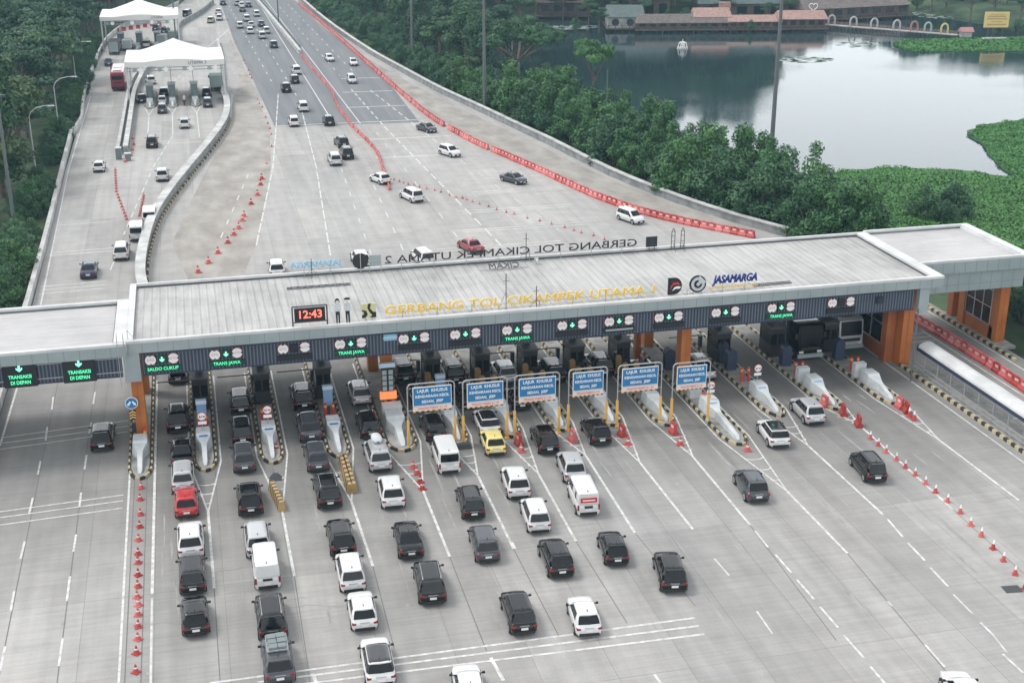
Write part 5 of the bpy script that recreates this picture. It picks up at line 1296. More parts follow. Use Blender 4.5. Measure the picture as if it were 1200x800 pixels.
put('sticker_text', MB().box((0, -2.19, 1.42), (.9, .01, .09)).mesh('sticker_text', M['white']), st)
put('handle_recess', MB().box((0, -2.17, .86), (.6, .03, .16)).mesh('handle_recess', M['black']), o)
o = CARS[(311, 658)]
put('handle_recess', MB().box((0, -2.17, .9), (.62, .03, .15)).mesh('handle_recess', M['black']), o)
# motorcycle and its rider
mx_, my_ = G(216, 120, .5)
mo = thing('motorcycle', 'small motorcycle between the second and third islands of the nearer tent', 'motorcycle', (mx_, my_, .004), R(5))
put('frame', MB().box((0, 0, .62), (.2, .9, .28)).box((0, -.35, .82), (.24, .7, .12), 1).cyl((-.3, .45, 1.0), (.3, .45, 1.0), .025).mesh('frame', [M['red'], M['black']]), mo)
for y in (-.6, .62):
    put('wheel', MB().cyl((-.05, y, .3), (.05, y, .3), .3, n=14).mesh('wheel', M['tyre']), mo)
def skin_person(name, label, joints, edges, radii, loc, rz, mats_top, group=None):
    me = bpy.data.meshes.new(name); me.from_pydata(joints, edges, [])
    o = bpy.data.objects.new(name, me); COL.objects.link(o)
    sk = o.modifiers.new('s', 'SKIN'); sb = o.modifiers.new('u', 'SUBSURF'); sb.levels = 1; sb.render_levels = 1
    for v, r_ in zip(me.skin_vertices[0].data, radii): v.radius = (r_, r_)
    me.skin_vertices[0].data[0].use_root = True
    bpy.context.view_layer.update()
    m2 = bpy.data.meshes.new_from_object(o.evaluated_get(bpy.context.evaluated_depsgraph_get())); m2.name = name
    bpy.data.objects.remove(o); bpy.data.meshes.remove(me)
    for m_ in mats_top: m2.materials.append(m_)
    for p in m2.polygons:
        z = p.center.z; p.use_smooth = True
        p.material_index = 2 if z > mats_z[1] else (0 if z > mats_z[0] else 1)
    return tag(put(name, m2, None, loc, rz), label, 'person', group)
M['skin'] = pm('skin_tone', (.32, .19, .13), .6); M['shirt'] = pm('shirt_pale', (.50, .46, .46), .8); M['trousers'] = pm('trousers_dark', (.03, .035, .05), .8)
mats_z = (.95, 1.5)
J = [(0, -.3, .88), (0, -.26, 1.2), (0, -.2, 1.42), (0, -.17, 1.58), (0, -.15, 1.72), (.22, -.2, 1.38), (.3, .05, 1.15), (.28, .4, 1.05), (-.22, -.2, 1.38), (-.3, .05, 1.15), (-.28, .4, 1.05),
     (.13, -.25, .88), (.2, .15, .75), (.17, .05, .38), (-.13, -.25, .88), (-.2, .15, .75), (-.17, .05, .38)]
E_ = [(0, 1), (1, 2), (2, 3), (3, 4), (2, 5), (5, 6), (6, 7), (2, 8), (8, 9), (9, 10), (0, 11), (11, 12), (12, 13), (0, 14), (14, 15), (15, 16)]
Rr = [.16, .16, .17, .07, .13, .08, .055, .04, .08, .055, .04, .1, .08, .055, .1, .08, .055]
skin_person('person', 'rider in a pale shirt and helmet sitting on the small motorcycle', J, E_, Rr, (mx_, my_, .004), R(5), [M['shirt'], M['trousers'], M['white']])

# ================================================================== cones and water barriers
cone = MB().box((0, 0, .03), (.42, .42, .06), 0).cyl((0, 0, .05), (0, 0, .45), .17, .095, 12, 0).cyl((0, 0, .45), (0, 0, .72), .095, .035, 12, 1)
cone_me = cone.mesh('traffic_cone', [M['barrier_red'], M['white']])
cone2 = MB().box((0, 0, .03), (.5, .5, .06), 0).cyl((0, 0, .05), (0, 0, .32), .2, .13, 12, 0).cyl((0, 0, .32), (0, 0, .42), .13, .105, 12, 1).cyl((0, 0, .42), (0, 0, .6), .105, .05, 12, 0)
cone2_me = cone2.mesh('traffic_cone', [M['barrier_red'], M['offwhite']])
def cones(pts, where, group, me=None, s=1.0):
    n = len(pts)
    for i, p in enumerate(pts):
        x, y = G(*p)
        o = put('traffic_cone', me or cone_me, None, (x, y, .006), rnd.uniform(0, 1.5)); o.scale = (s, s, s); o.rotation_euler = (rnd.uniform(-.05, .05), rnd.uniform(-.05, .05), rnd.uniform(0, 1.5))
        lab = f'{NTH[i]} cone {where}' if n <= 20 and i < 20 else f'small red cone {where}'
        tag(o, lab, 'traffic cone', group)
cones([(165.5, 572), (164.5, 585.5), (165, 603), (164, 617.5), (162.5, 633), (162, 649.5), (162, 659.5), (162, 674), (162, 687.5), (161, 700), (162.5, 709),
       (162, 720.5), (162, 734.5), (162, 749), (160, 765.5), (159.5, 787.5)], 'from the top in the long red row below the leftmost island', 'red cone row on the left', cone2_me, .86)
cones([(1020, 514), (1029, 522), (1038, 530), (1050.5, 539), (1061, 548), (1072.5, 557), (1084.5, 567), (1096, 577), (1110, 588), (1125.3, 601), (1137.5, 615.5), (1150, 628), (1163.5, 643), (1175.7, 657), (1189.5, 673), (1201, 690)],
      'from the top in the white capped diagonal row at right', 'white capped cone row on the right', None, .88)
cones([(1066, 488), (1071, 492)], 'at the point of the furthest right island', 'cones at the furthest right island', None, 1.1)
cones([(484, 548), (489, 555), (492.5, 565), (495, 573)], 'from the top in the short red row below the wide island', 'short cone row below the wide island', cone2_me)
cones([(324, 527)], 'on the slab of the third island, alone', 'single cones at islands', cone2_me)
cones([(876, 528)], 'at the nose of the long right island, alone', 'single cones at islands', cone2_me, 1.1)
cones([(736, 521), (797, 521), (611, 529)], 'left to right at the feet of the overhead frames', 'cones at frame feet', cone2_me, 1.1)
row = [(625, 32), (648, 40), (672, 48), (692, 55), (714, 62), (741, 68), (767, 74), (800, 82), (838, 90), (867, 98), (908, 112), (938, 122), (968, 126), (988, 134), (1015, 143), (1048, 153), (1091, 165), (1128, 180), (1173, 193)]
row = [(a / 4 + 300, b_ / 4 + 201) for a, b_ in row] + [(a / 4 + 600, b_ / 4 + 201) for a, b_ in [(10, 200), (72, 220), (130, 233), (185, 247), (247, 263), (290, 277), (325, 288), (382, 302), (433, 320)]]
cones(row, 'in the long thin line crossing the plaza beyond the gate', 'thin cone line beyond the gate', cone2_me, .62)
cones([(301.7, 117), (304, 122), (307.5, 126), (311.5, 138), (314, 145), (316.5, 151), (318, 158), (318.5, 172), (312.5, 192)], 'from the top on the left shoulder of the asphalt', 'cones on the left shoulder', cone2_me, .7)
cones([(307, 210), (305.5, 217), (302, 229), (294.5, 239.5), (286, 254), (284, 259), (280, 268), (274, 275.5), (267, 285), (255.5, 297), (244.5, 308.5), (232.5, 319.5)],
      'from the top in the row on the brown shoulder beyond the gate', 'row on the brown shoulder', cone2_me, 1.35)
cones([(285.6, 71), (287.5, 75), (291.2, 83), (293, 88), (295, 92), (277, 50), (272, 36), (267, 24)], 'of thin posts on the highway left edge, counted from the lower tent', 'thin posts at the highway edge', cone2_me, .8)
# chains on the ramp
ch = [(135.2 + .15 * k, 200 + 3.1 * k) if k < 8 else (136.4 + (k - 8) * 1.35, 225 + (k - 8) * 3.6) for k in range(18)]
for i, (a, b_) in enumerate(ch): tag(put('traffic_cone', cone2_me, None, G(a, b_) + (.006,)), 'small red cone in the left arm of the V on the ramp', 'traffic cone', 'left arm of the cone V').scale = (.8, .8, .8)
for i in range(10): tag(put('traffic_cone', cone2_me, None, G(168.5 - .55 * i, 230 + 2.6 * i) + (.006,)), 'small red cone in the right arm of the V on the ramp', 'traffic cone', 'right arm of the cone V').scale = (.8, .8, .8)
# plastic water barriers
def barrier_mesh(mats):
    pr = [(-.26, 0), (-.26, .2), (-.1, .42), (-.09, .86), (.09, .86), (.1, .42), (.26, .2), (.26, 0)]
    b_ = MB(); ln = .49
    b_.add([(x, -ln, z) for x, z in pr] + [(x, ln, z) for x, z in pr], [(i, (i + 1) % 8, 8 + (i + 1) % 8, 8 + i) for i in range(8)] + [tuple(range(8)), tuple(range(8, 16))], 0)
    b_.box((.1, 0, .58), (.03, .5, .22), 1).box((-.1, 0, .58), (.03, .5, .22), 1).box((0, 0, .88), (.1, .3, .06), 0)
    return b_.mesh('water_barrier', mats)
M['reflect'] = pm('barrier_pale_patch', (.72, .50, .46), .5)
wb_me = barrier_mesh([M['barrier_red'], M['reflect']]); wb_dark = barrier_mesh([M['barrier_dark'], M['barrier_dark']])
def chain(pts, label, group, limit=999, gapr=(), s=(1, 1, 1)):
    P = [Vector(p) for p in pts]; P = smooth(P, 3) if len(P) > 2 else P
    pos, acc = [], 0.0; nextd = .5; d0 = 0
    for a, b_ in zip(P, P[1:]):
        L_ = (b_ - a).length
        while nextd <= d0 + L_:
            t = (nextd - d0) / L_; p = a.lerp(b_, t); ang = math.atan2(-(b_ - a).x, (b_ - a).y)
            if not any(lo < p.y < hi for lo, hi in gapr): pos.append((p, ang + rnd.uniform(-.07, .07)))
            nextd += 1.04
        d0 += L_
    for i, (p, a) in enumerate(pos[:limit]):
        o = tag(put('water_barrier', wb_me, None, (p.x + rnd.uniform(-.04, .04), p.y, .01), a), label, 'water barrier', group); o.scale = s
    if len(pos) > limit:
        mb_ = MB(); base = [tuple(v.co) for v in wb_me.vertices]; fc = [tuple(p.vertices) for p in wb_me.polygons]; mi = [p.material_index for p in wb_me.polygons]
        for p, a in pos[limit:]:
            c_, s_ = math.cos(a), math.sin(a); o_ = len(mb_.v)
            mb_.v += [(x * c_ - y * s_ + p.x, x * s_ + y * c_ + p.y, z + .01) for x, y, z in base]
            mb_.f += [tuple(k + o_ for k in f) for f in fc]; mb_.m += mi; mb_.sm += [False] * len(fc)
        o = struct('water_barrier_line', mb_.mesh('water_barrier_line', [M['barrier_red'], M['reflect']]), 'stuff')
        tag(o, 'far end of the long red water barrier line where it fades up the highway', 'water barriers')
RBn = [(62.0, 136.3), (57.2, 142.5), (53.0, 149.3), (49.5, 159), (46.8, 172), (44.2, 183), (41.8, 193), (39.9, 205), (38.5, 218), (37.5, 243), (36.8, 266), (34.8, 330), (32.6, 388)]
chain(RBn, 'red plastic water barrier in the long curved line on the right of the highway', 'long curved water barrier line', 135, gapr=((206, 207.6), (188.4, 189.6)))
chain([(65.2, 84), (65.4, 90), (65.6, 98), (65.4, 104), (64.6, 110), (62.8, 114)], 'bright red water barrier in the row right of the covered walkway', 'water barrier row right of the walkway')
chain([(24.3, 290), (24.9, 268), (25.6, 246), (25.0, 230), (25.2, 212), (26.3, 193), (25.5, 180), (24.6, 168)], 'thin red water barrier in the row splitting the highway below the median', 'water barrier row below the median', s=(.62, 1, .6))
for lx, ly, lb in [(988, 486, 'upper one of two worn dark red barriers leading the diagonal cone row'), (1006, 499, 'lower one of two worn dark red barriers leading the diagonal cone row'),
                   (1062, 483, 'worn dark red barrier at the point of the furthest right island')]:
    o = put('water_barrier', wb_dark, None, G(lx, ly) + (.01,), R(-14)); o.scale = (1.05, .9, 1.05); tag(o, lb, 'water barrier')
for lx, ly, lb in [(1054, 478, 'bright red barrier at the point of the furthest right island'), (966, 476, 'small bright red barrier at the kerb beside the silver hatchback'),
                   (789, 508, 'tall red barrier at the feet between the fifth and sixth frames'), (729, 511, 'tall red barrier at the feet between the fourth and fifth frames'),
                   (671, 517, 'tall red barrier at the feet between the third and fourth frames'), (608, 521, 'tall red barrier beside the yellow hatchback'),
                   (154, 268, 'red barrier at the tip of the cone V on the ramp')]:
    o = put('water_barrier', wb_me, None, G(lx, ly) + (.01,), R(8)); o.scale = (1.05, .75, 1.1); tag(o, lb, 'water barrier')
# striped concrete blocks
def striped_block(name, pts, label):
    x0, y0 = G(*pts[0]); o = thing(name, label, 'striped barrier', (x0, y0, 0)); x1, y1 = G(*pts[1]); d = Vector((x1 - x0, y1 - y0)); L_ = d.length; a = math.atan2(d.y, d.x); n = 14
    b_ = MB()
    for k in range(n): p = d * ((k + .5) / n); b_.box((p.x, p.y, .36), (L_ / n, .55, .72), (k // 1) % 2, a, 1, .55)
    put('block', b_.mesh('block', [M['hazard_brown'], M['hazard_yellow']]), o); return o
M['hazard_brown'] = pm('hazard_brown', (.12, .085, .05), .8); M['hazard_yellow'] = pm('hazard_dull_yellow', (.42, .29, .12), .8, var=.35)
striped_block('striped_barrier', [(319, 573), (331, 599)], 'single dull yellow and brown striped concrete barrier below the third island')
striped_block('striped_barrier', [(401, 543), (411, 578)], 'left one of the twin striped concrete barriers below the fourth island')
striped_block('striped_barrier', [(404, 541), (415, 577)], 'right one of the twin striped concrete barriers below the fourth island')
tag(put('marker_hump', MB().box((0, 0, .22), (.9, .7, .44), taper=.3).mesh('marker_hump', M['steel_dark']), None, G(323, 561) + (.01,)), 'small dark pyramid marker below the nose of the third island', 'marker')
tag(put('marker_hump', MB().box((0, 0, .2), (1.3, .5, .4), taper=.8).mesh('marker_hump', M['steel_dark']), None, G(543, 525) + (.01,)), 'low dark block at the foot between the first and second frames', 'marker')
# ================================================================== trees and planting
def leaf_cloud(seed, clumps, per, size, flat=.55):
    """leaf-sized quads gathered in clumps; clumps = [(x,y,z,r)]"""
    rg = np.random.RandomState(seed); V = []; 
    for cx, cy, cz, cr in clumps:
        n = int(per * (cr ** 2)) + 6
        d = rg.normal(size=(n, 3)); d /= np.linalg.norm(d, axis=1)[:, None]
        rad = cr * rg.uniform(.55, 1.08, n) ** .7
        c = np.array([cx, cy, cz]) + d * rad[:, None] * np.array([1, 1, flat])
        nrm = d + rg.normal(scale=.55, size=(n, 3)) + np.array([0, 0, .35]); nrm /= np.linalg.norm(nrm, axis=1)[:, None]
        a = np.cross(nrm, rg.normal(size=(n, 3))); a /= np.linalg.norm(a, axis=1)[:, None]; b_ = np.cross(nrm, a)
        s = size * rg.uniform(.6, 1.35, n)[:, None]
        V.append(np.stack([c - a * s - b_ * s * .5, c + a * s - b_ * s * .5, c + a * s * .8 + b_ * s * .6, c - a * s * .8 + b_ * s * .6], 1).reshape(-1, 3))
    return np.concatenate(V)
def quad_mesh(name, V, mat, extra=None):
    n = len(V) // 4; me = bpy.data.meshes.new(name)
    me.vertices.add(len(V)); me.vertices.foreach_set('co', V.astype(np.float32).ravel())
    me.loops.add(n * 4); me.loops.foreach_set('vertex_index', np.arange(n * 4))
    me.polygons.add(n); me.polygons.foreach_set('loop_start', np.arange(n) * 4); me.polygons.foreach_set('loop_total', np.full(n, 4))
    me.materials.append(mat); me.update(calc_edges=True); me.validate(); return me
LF = {'dark': leaf_mat('leaves_forest', (.014, .050, .030), (.065, .14, .056)), 'bush': leaf_mat('leaves_shrub', (.018, .066, .034), (.075, .165, .068)),
      'fresh': leaf_mat('leaves_fresh', (.026, .090, .038), (.085, .195, .06)), 'olive': leaf_mat('leaves_olive', (.042, .078, .030), (.085, .135, .05)), 'weed': leaf_mat('leaves_waterweed', (.045, .15, .035), (.10, .26, .06))}
def tree_kit(seed, kind, mat):
    rg = random.Random(seed); k = Kit(); cl = []; tb = MB()
    if kind == 'broad':                       # wide layered forest crown
        H = 11; tb.cyl((0, 0, -1), (0, 0, 6), .34, .22, 8)
        for i in range(9):                    # boughs, each a flat tier of clumps
            a, rr = i * .7 + rg.uniform(-.3, .3), rg.uniform(.8, 4.4); bx_, by_, bz_ = rr * math.cos(a), rr * math.sin(a), 6.3 + 4.6 * (1 - (rr / 5) ** 2) * rg.uniform(.55, 1)
            for j in range(5): cl.append((bx_ + rg.gauss(0, .95), by_ + rg.gauss(0, .95), bz_ + rg.uniform(-.25, .35), rg.uniform(.8, 1.5)))
        for i in range(7): c = cl[i * 4]; tb.cyl((0, 0, rg.uniform(3, 5.5)), (c[0] * .8, c[1] * .8, c[2] - .3), .13, .05, 5)
        V = leaf_cloud(seed, cl, 95, .19, .42)
    elif kind == 'tall':
        tb.cyl((0, 0, -1), (.3, .1, 8), .3, .16, 8)
        for i in range(30):
            z = rg.uniform(2.5, 13); r_ = (3.2 - abs(z - 7) * .3) * math.sqrt(rg.random()); a = rg.uniform(0, 6.28)
            cl.append((r_ * math.cos(a), r_ * math.sin(a), z, rg.uniform(.9, 1.6)))
        for i in range(6): c = cl[i * 5]; tb.cyl((0, 0, max(2, c[2] - 1.5)), (c[0] * .8, c[1] * .8, c[2]), .1, .04, 5)
        V = leaf_cloud(seed, cl, 100, .18, .8)
    elif kind == 'bush':                      # leafy to the ground
        tb.cyl((0, 0, -1), (0, 0, 3.0), .16, .09, 6); tb.cyl((.2, 0, 0), (1.2, .5, 3), .09, .05, 5); tb.cyl((-.2, 0, 0), (-1.0, -.6, 3), .09, .05, 5)
        for i in range(26):
            z = rg.uniform(.7, 5.2); r_ = (2.9 - max(0, z - 2.2) * .62) * math.sqrt(rg.random()); a = rg.uniform(0, 6.28)
            cl.append((r_ * math.cos(a), r_ * math.sin(a), z, rg.uniform(.65, 1.25)))
        V = leaf_cloud(seed, cl, 170, .13, .8)
    elif kind == 'spiky':
        tb.cyl((0, 0, -1), (0, 0, 5), .14, .06, 6)
        for i in range(22):
            z = rg.uniform(.8, 6.6); r_ = max(.2, 2.2 - z * .3) * math.sqrt(rg.random()); a = rg.uniform(0, 6.28)
            cl.append((r_ * math.cos(a), r_ * math.sin(a), z, rg.uniform(.45, .95)))
        V = leaf_cloud(seed, cl, 190, .125, 1.2)
    elif kind == 'umbrella':                  # flat topped rain tree on a slim stem
        tb.cyl((0, 0, -1), (.3, 0, 7.0), .2, .14, 7)
        tips = []
        for i in range(9):
            a = i * .7 + rg.uniform(-.2, .2); r_ = rg.uniform(1.5, 4.2); p = (r_ * math.cos(a), r_ * math.sin(a), 8.6 + rg.uniform(0, 1.7)); tips.append(p)
            tb.cyl((.2, 0, 5.8 + .12 * i), p, .1, .04, 5)
        for p in tips:
            for j in range(4): cl.append((p[0] + rg.uniform(-1, 1), p[1] + rg.uniform(-1, 1), p[2] + rg.uniform(0, .8), rg.uniform(.7, 1.3)))
        V = leaf_cloud(seed, cl, 120, .155, .4)
    elif kind == 'spread':                    # big spreading tree with forked trunk
        tb.cyl((0, 0, -1), (.2, 0, 4), .42, .3, 8)
        tips = []
        for i in range(12):
            a = i * .52 * 2.4; r_ = rg.uniform(2.5, 7.5); p = (r_ * math.cos(a), r_ * math.sin(a), 7.5 + rg.uniform(0, 5) * (1 - r_ / 10)); tips.append(p)
            m_ = (p[0] * .45, p[1] * .45, 5.6); tb.cyl((.2, 0, 3.8), m_, .2, .13, 6); tb.cyl(m_, p, .13, .05, 5)
        for p in tips:
            for j in range(6): cl.append((p[0] + rg.uniform(-1.6, 1.6), p[1] + rg.uniform(-1.6, 1.6), p[2] + rg.uniform(-.3, 1.2), rg.uniform(.8, 1.6)))
        V = leaf_cloud(seed, cl, 85, .17, .5)
    k.part('trunk', tb.mesh('tree_trunk', M['trunk'])); k.part('crown', quad_mesh('tree_crown', V, mat))
    return k
TK = {k: [tree_kit(s, kd, LF[m_]) for s in ss] for k, kd, m_, ss in (('broad', 'broad', 'dark', (1, 2, 3)), ('olive', 'broad', 'olive', (4,)), ('tall', 'tall', 'dark', (5, 6)), ('bush', 'bush', 'bush', (7, 8, 9)),
      ('fresh', 'bush', 'fresh', (10, 11)), ('spiky', 'spiky', 'fresh', (12, 13)), ('umbrella', 'umbrella', 'fresh', (14,)), ('spread', 'spread', 'bush', (15,)))}
rt = random.Random(11)
def tree(kind, x, y, s, label, group=None, cat='tree', name=None, z=None, sz=None):
    k = rt.choice(TK[kind]); o = k.spawn(name or ('shrub' if kind in ('bush', 'fresh', 'spiky') else 'tree'), label, cat, (x, y, gz(x, y) if z is None else z), rt.uniform(0, 6.28), group)
    o.scale = (s, s, sz or s); return o
def in_view(x, y, z=5, m=60):
    v = Vector((x, y, z - CAM_H)); c = v.dot(c_f)
    if c < 1: return False
    px, py = 600 + FPX * v.dot(c_r) / c, 400 - FPX * v.dot(c_u) / c
    return -m < px < 1200 + m and -m * 1.2 < py < 800 + m
# forest left of the ramp
cnt = 0
y = 118
while y < 470:
    x0 = (-26 if y > 150 else -24) if y < 330 else -25 + (y - 330) * .2
    x = x0
    while x > -75:
        tx_, ty_ = x + rt.uniform(-1.4, 1.4), y + rt.uniform(-1.8, 1.8)
        if in_view(tx_, ty_, 8, 45):
            kd = 'olive' if (150 < ty_ < 235 and rt.random() < .28) or rt.random() < .06 else ('tall' if rt.random() < .18 else 'broad')
            tree(kd, tx_, ty_, rt.uniform(.8, 1.4), {'olive': 'olive green tree among the darker forest crowns left of the ramp', 'tall': 'taller dark tree in the forest left of the ramp', 'broad': 'dark green broad crowned tree in the dense forest left of the ramp'}[kd],
                 {'olive': 'olive trees in the left forest', 'tall': 'tall trees in the left forest', 'broad': 'dark broad trees in the left forest'}[kd]); cnt += 1
        x -= 8.2
    y += 8.0
for y in range(122, 330, 5):
    for x in (-19.3, -20.6):
        if in_view(x, y, 2, 20) and rt.random() < .8:
            tree('bush' if rt.random() < .8 else 'fresh', x + rt.uniform(-.5, .4), y + rt.uniform(-1, 1), rt.uniform(.45, .7) * (1.25 if y < 150 else 1), 'dark shrub at the foot of the left parapet wall', 'shrubs at the left parapet', 'shrub')
tree('fresh', -21.0, 137, 1.0, 'leafy green shrub overhanging the left parapet just above the gate wing', cat='shrub')
tree('fresh', -19.6, 131, .75, 'small leafy shrub at the left edge above the gate wing', cat='shrub')
# far forest beyond the plaza at the top
for i in range(70):
    y = rt.uniform(415, 520); x = rt.uniform(-60, 8 if y < 440 else 12)
    if x > -14 + (y - 415) * .0 and y < 445: continue
    if in_view(x, y, 9, 30): tree('broad', x, y, rt.uniform(.9, 1.2), 'hazy forest tree at the top left beyond the farther tent', 'hazy forest trees at top left')
# shrub belt between the right parapet and the lake
def redge_x(y):
    P = sorted((b_, a) for a, b_ in REDGE); 
    for (ya, xa), (yb, xb) in zip(P, P[1:]):
        if ya <= y <= yb: return xa + (xb - xa) * (y - ya) / (yb - ya)
    return P[-1][1]
for y in np.arange(134, 262, 3.1):
    xe = redge_x(y) + 2.8; wid = 11 if y < 200 else (9 if y < 240 else 6)
    nrow = 4 if y < 215 else 2
    for r_ in range(nrow):
        x = xe + 1.6 + r_ * (wid / nrow) + rt.uniform(-.7, .7); yy = y + rt.uniform(-1, 1)
        d = float(lake_dist(np.array([x]), np.array([yy]))[0])
        if d < 1.5 or x > 76.5: continue
        kd = rt.choice(['bush', 'bush', 'fresh', 'bush', 'spiky'] if r_ < 2 else ['fresh', 'spiky', 'spiky', 'bush', 'fresh'])
        tree(kd, x, yy, rt.choice([.72, .85, .95, 1.05, 1.15, 1.32]) * (.7 if y > 215 else 1), {'bush': 'dark rounded shrub in the belt between parapet and lake', 'fresh': 'bright green rounded shrub in the belt between parapet and lake', 'spiky': 'pointed bright shrub in the belt between parapet and lake'}[kd],
             {'bush': 'dark shrubs in the lake belt', 'fresh': 'bright shrubs in the lake belt', 'spiky': 'pointed shrubs in the lake belt'}[kd], 'shrub')
for x, y, s, lb in ((86.5, 141.5, .72, 'dark round tree standing in the green marsh right of the shrub belt'), (89.8, 140.5, .8, 'dense dark tree beside its twin in the green marsh'), (87.5, 138, .55, 'low pale shrub before the dark marsh trees'),
                    (72.5, 141, 1.05, 'grey green tree with a visible stem at the end of the shrub belt'), (75.5, 146, 1.05, 'broad bright shrub at the end of the belt by the marsh')):
    tree('bush' if 'dark' in lb or 'pale' in lb else 'fresh', x, y, s, lb)
tree('broad', 76.5, 98.5, .8, 'dark tree overlapping the far right end of the gate roof'); tree('fresh', 74.0, 97.5, .9, 'bright leafy shrub below the far right end of the gate', cat='shrub'); tree('bush', 73.6, 92, .95, 'dark shrub at the right edge beside the orange pillars', cat='shrub')
tree('bush', 75.5, 104, 1.2, 'dark shrub behind the far right orange pillar', cat='shrub')
# the big ones on the bank
tree('umbrella', 61.6, 199.5, .95, 'flat topped pale stemmed tree rising above the shrub belt by the lake', sz=1.3)
tree('umbrella', 57.5, 206, .8, 'smaller flat topped tree left of the pale stemmed one')
tree('spread', 61.5, 247, 1.12, 'big spreading tree with a forked dark trunk against the lake')
tree('spread', 56, 262, 1.0, 'spreading tree behind the two tall poles')
for i, (px, py, s, k_) in enumerate([(560, 100, 1.0, 'tall'), (545, 92, 1.1, 'tall'), (575, 112, .8, 'bush'), (530, 84, 1.0, 'broad'), (515, 70, 1.0, 'broad'), (498, 62, 1.15, 'tall'), (480, 52, 1.2, 'tall'), (500, 40, 1.2, 'broad'), (470, 40, 1.2, 'tall'),
                                     (455, 32, 1.1, 'broad'), (440, 22, 1.1, 'tall'), (425, 12, 1.1, 'broad'), (415, 4, 1.0, 'tall'), (455, 12, 1.2, 'broad'), (525, 50, 1.0, 'tall'), (540, 60, 1.0, 'broad'), (600, 66, 1.0, 'spread'), (620, 50, 1.0, 'broad'), (585, 40, 1.1, 'broad'),
                                     (480, 22, 1.1, 'tall'), (555, 30, 1.0, 'broad'), (400, -6, 1.1, 'tall'), (430, -8, 1.1, 'tall'), (475, 2, 1.2, 'broad'), (500, 8, 1.0, 'tall'), (640, 72, .8, 'fresh'), (655, 95, .8, 'fresh'), (560, 118, .7, 'fresh'), (548, 108, .6, 'olive')]):
    x, y = G(px, py, -.5)
    tree(k_, x, y, s, 'dark bank tree in the row between the highway and the lake', 'dark bank trees along the highway')
for y in np.arange(262, 420, 6):
    x = redge_x(min(y, 439)) + 3.5
    tree('bush', x + rt.uniform(0, 3), y, rt.uniform(.5, .8), 'low shrub behind the far right parapet', 'low shrubs behind the far parapet', 'shrub')
rs2 = random.Random(21)
for i in range(60):
    y = rs2.uniform(236, 400); x = redge_x(y) + rs2.uniform(3, 30 if y > 262 else 14)
    if float(lake_dist(np.array([x]), np.array([y]))[0]) < 2: continue
    tree('bush', x, y, rs2.uniform(.6, 1.05), 'undergrowth shrub on the bank between the highway and the lake', 'undergrowth on the bank', 'shrub')
# trees beyond the lake
for i, (px, py, s, k_) in enumerate([(610, 22, .8, 'broad'), (628, 14, .9, 'broad'), (585, 12, 1.0, 'broad'), (560, 4, 1.0, 'tall'), (605, 4, 1.0, 'broad'), (640, 4, .9, 'broad'), (716, 6, .9, 'broad'), (728, 14, .6, 'broad'),
        (745, 4, .7, 'broad'), (790, 4, .7, 'broad'), (815, 8, .6, 'bush'), (838, 3, .9, 'broad'), (868, 6, .8, 'broad'), (888, 4, .9, 'tall'), (915, 6, .9, 'broad'), (760, 24, .5, 'bush'), (780, 18, .6, 'bush'), (868, 20, .5, 'bush'),
        (940, 6, .9, 'tall'), (702, 27, .55, 'broad'), (690, 20, .6, 'broad'), (752, 16, .6, 'broad'), (806, 22, .45, 'broad'), (826, 26, .4, 'bush'), (848, 14, .55, 'broad'), (900, 18, .5, 'broad'), (880, 26, .45, 'bush'), (925, 14, .6, 'broad'), (1000, 4, .6, 'broad'), (1040, 3, .7, 'broad'), (1075, 3, .6, 'tall'), (980, 10, .5, 'bush'), (660, 12, .7, 'broad'), (675, 24, .5, 'bush'), (965, 2, .9, 'broad'), (1092, 6, .8, 'broad'), (1120, 2, .9, 'broad'), (1108, 10, .6, 'broad'), (1138, 14, .7, 'broad'), (1196, 20, .8, 'broad'), (1166, 12, .8, 'broad'), (1150, 3, .8, 'broad'), (1180, 5, .9, 'broad'), (1205, 8, .9, 'broad'), (1172, 30, .5, 'bush'), (1194, 28, .6, 'bush')]):
    x, y = G(px, py, -.5)
    tree(k_, x, y, s, 'dark tree among the roofs behind the lake houses', 'trees among the lakeside roofs', z=-2.5)
def wood_line(n, y0, y1, group, lab, merge=False):
    out = []
    for i in range(n):
        x = 62 + (300 - 62) * (i + rt.uniform(-.4, .4)) / n; y = rt.uniform(y0, y1) + (12 if x > 160 else 0)
        if x < 108 and y < 380: y += 14
        if 160 < x < 200 and y < 384: y = 386
        out.append((x, y, rt.uniform(1.75, 2.3) if x < 178 else rt.uniform(.8, 1.1) if x < 240 else rt.uniform(1.9, 2.3)))
    if not merge:
        for x, y, s in out: tree(rt.choice(['broad', 'tall', 'broad']), x, y, s, lab, group, z=-2.5)
    else:
        Vs = []
        for x, y, s in out:
            hh = 1.35 if x < 178 else .9; cl = [(x + rt.gauss(0, 2.2) * s, y + rt.gauss(0, 2.2) * s, -2 + s * rt.uniform(2, 11.5) * hh, rt.uniform(1.5, 2.3) * s) for _ in range(16)]
            Vs.append(leaf_cloud(int(x * 10), cl, 8, .7))
        o = put('far_wood', quad_mesh('far_wood', np.concatenate(Vs), LF['dark'])); o['kind'] = 'stuff'; tag(o, 'far wood rising behind the lakeside trees', 'wood')
wood_line(34, 362, 372, 'wood behind the lake', 'tall dark tree in the wood behind the lake restaurant')
wood_line(120, 378, 440, '', '', True)
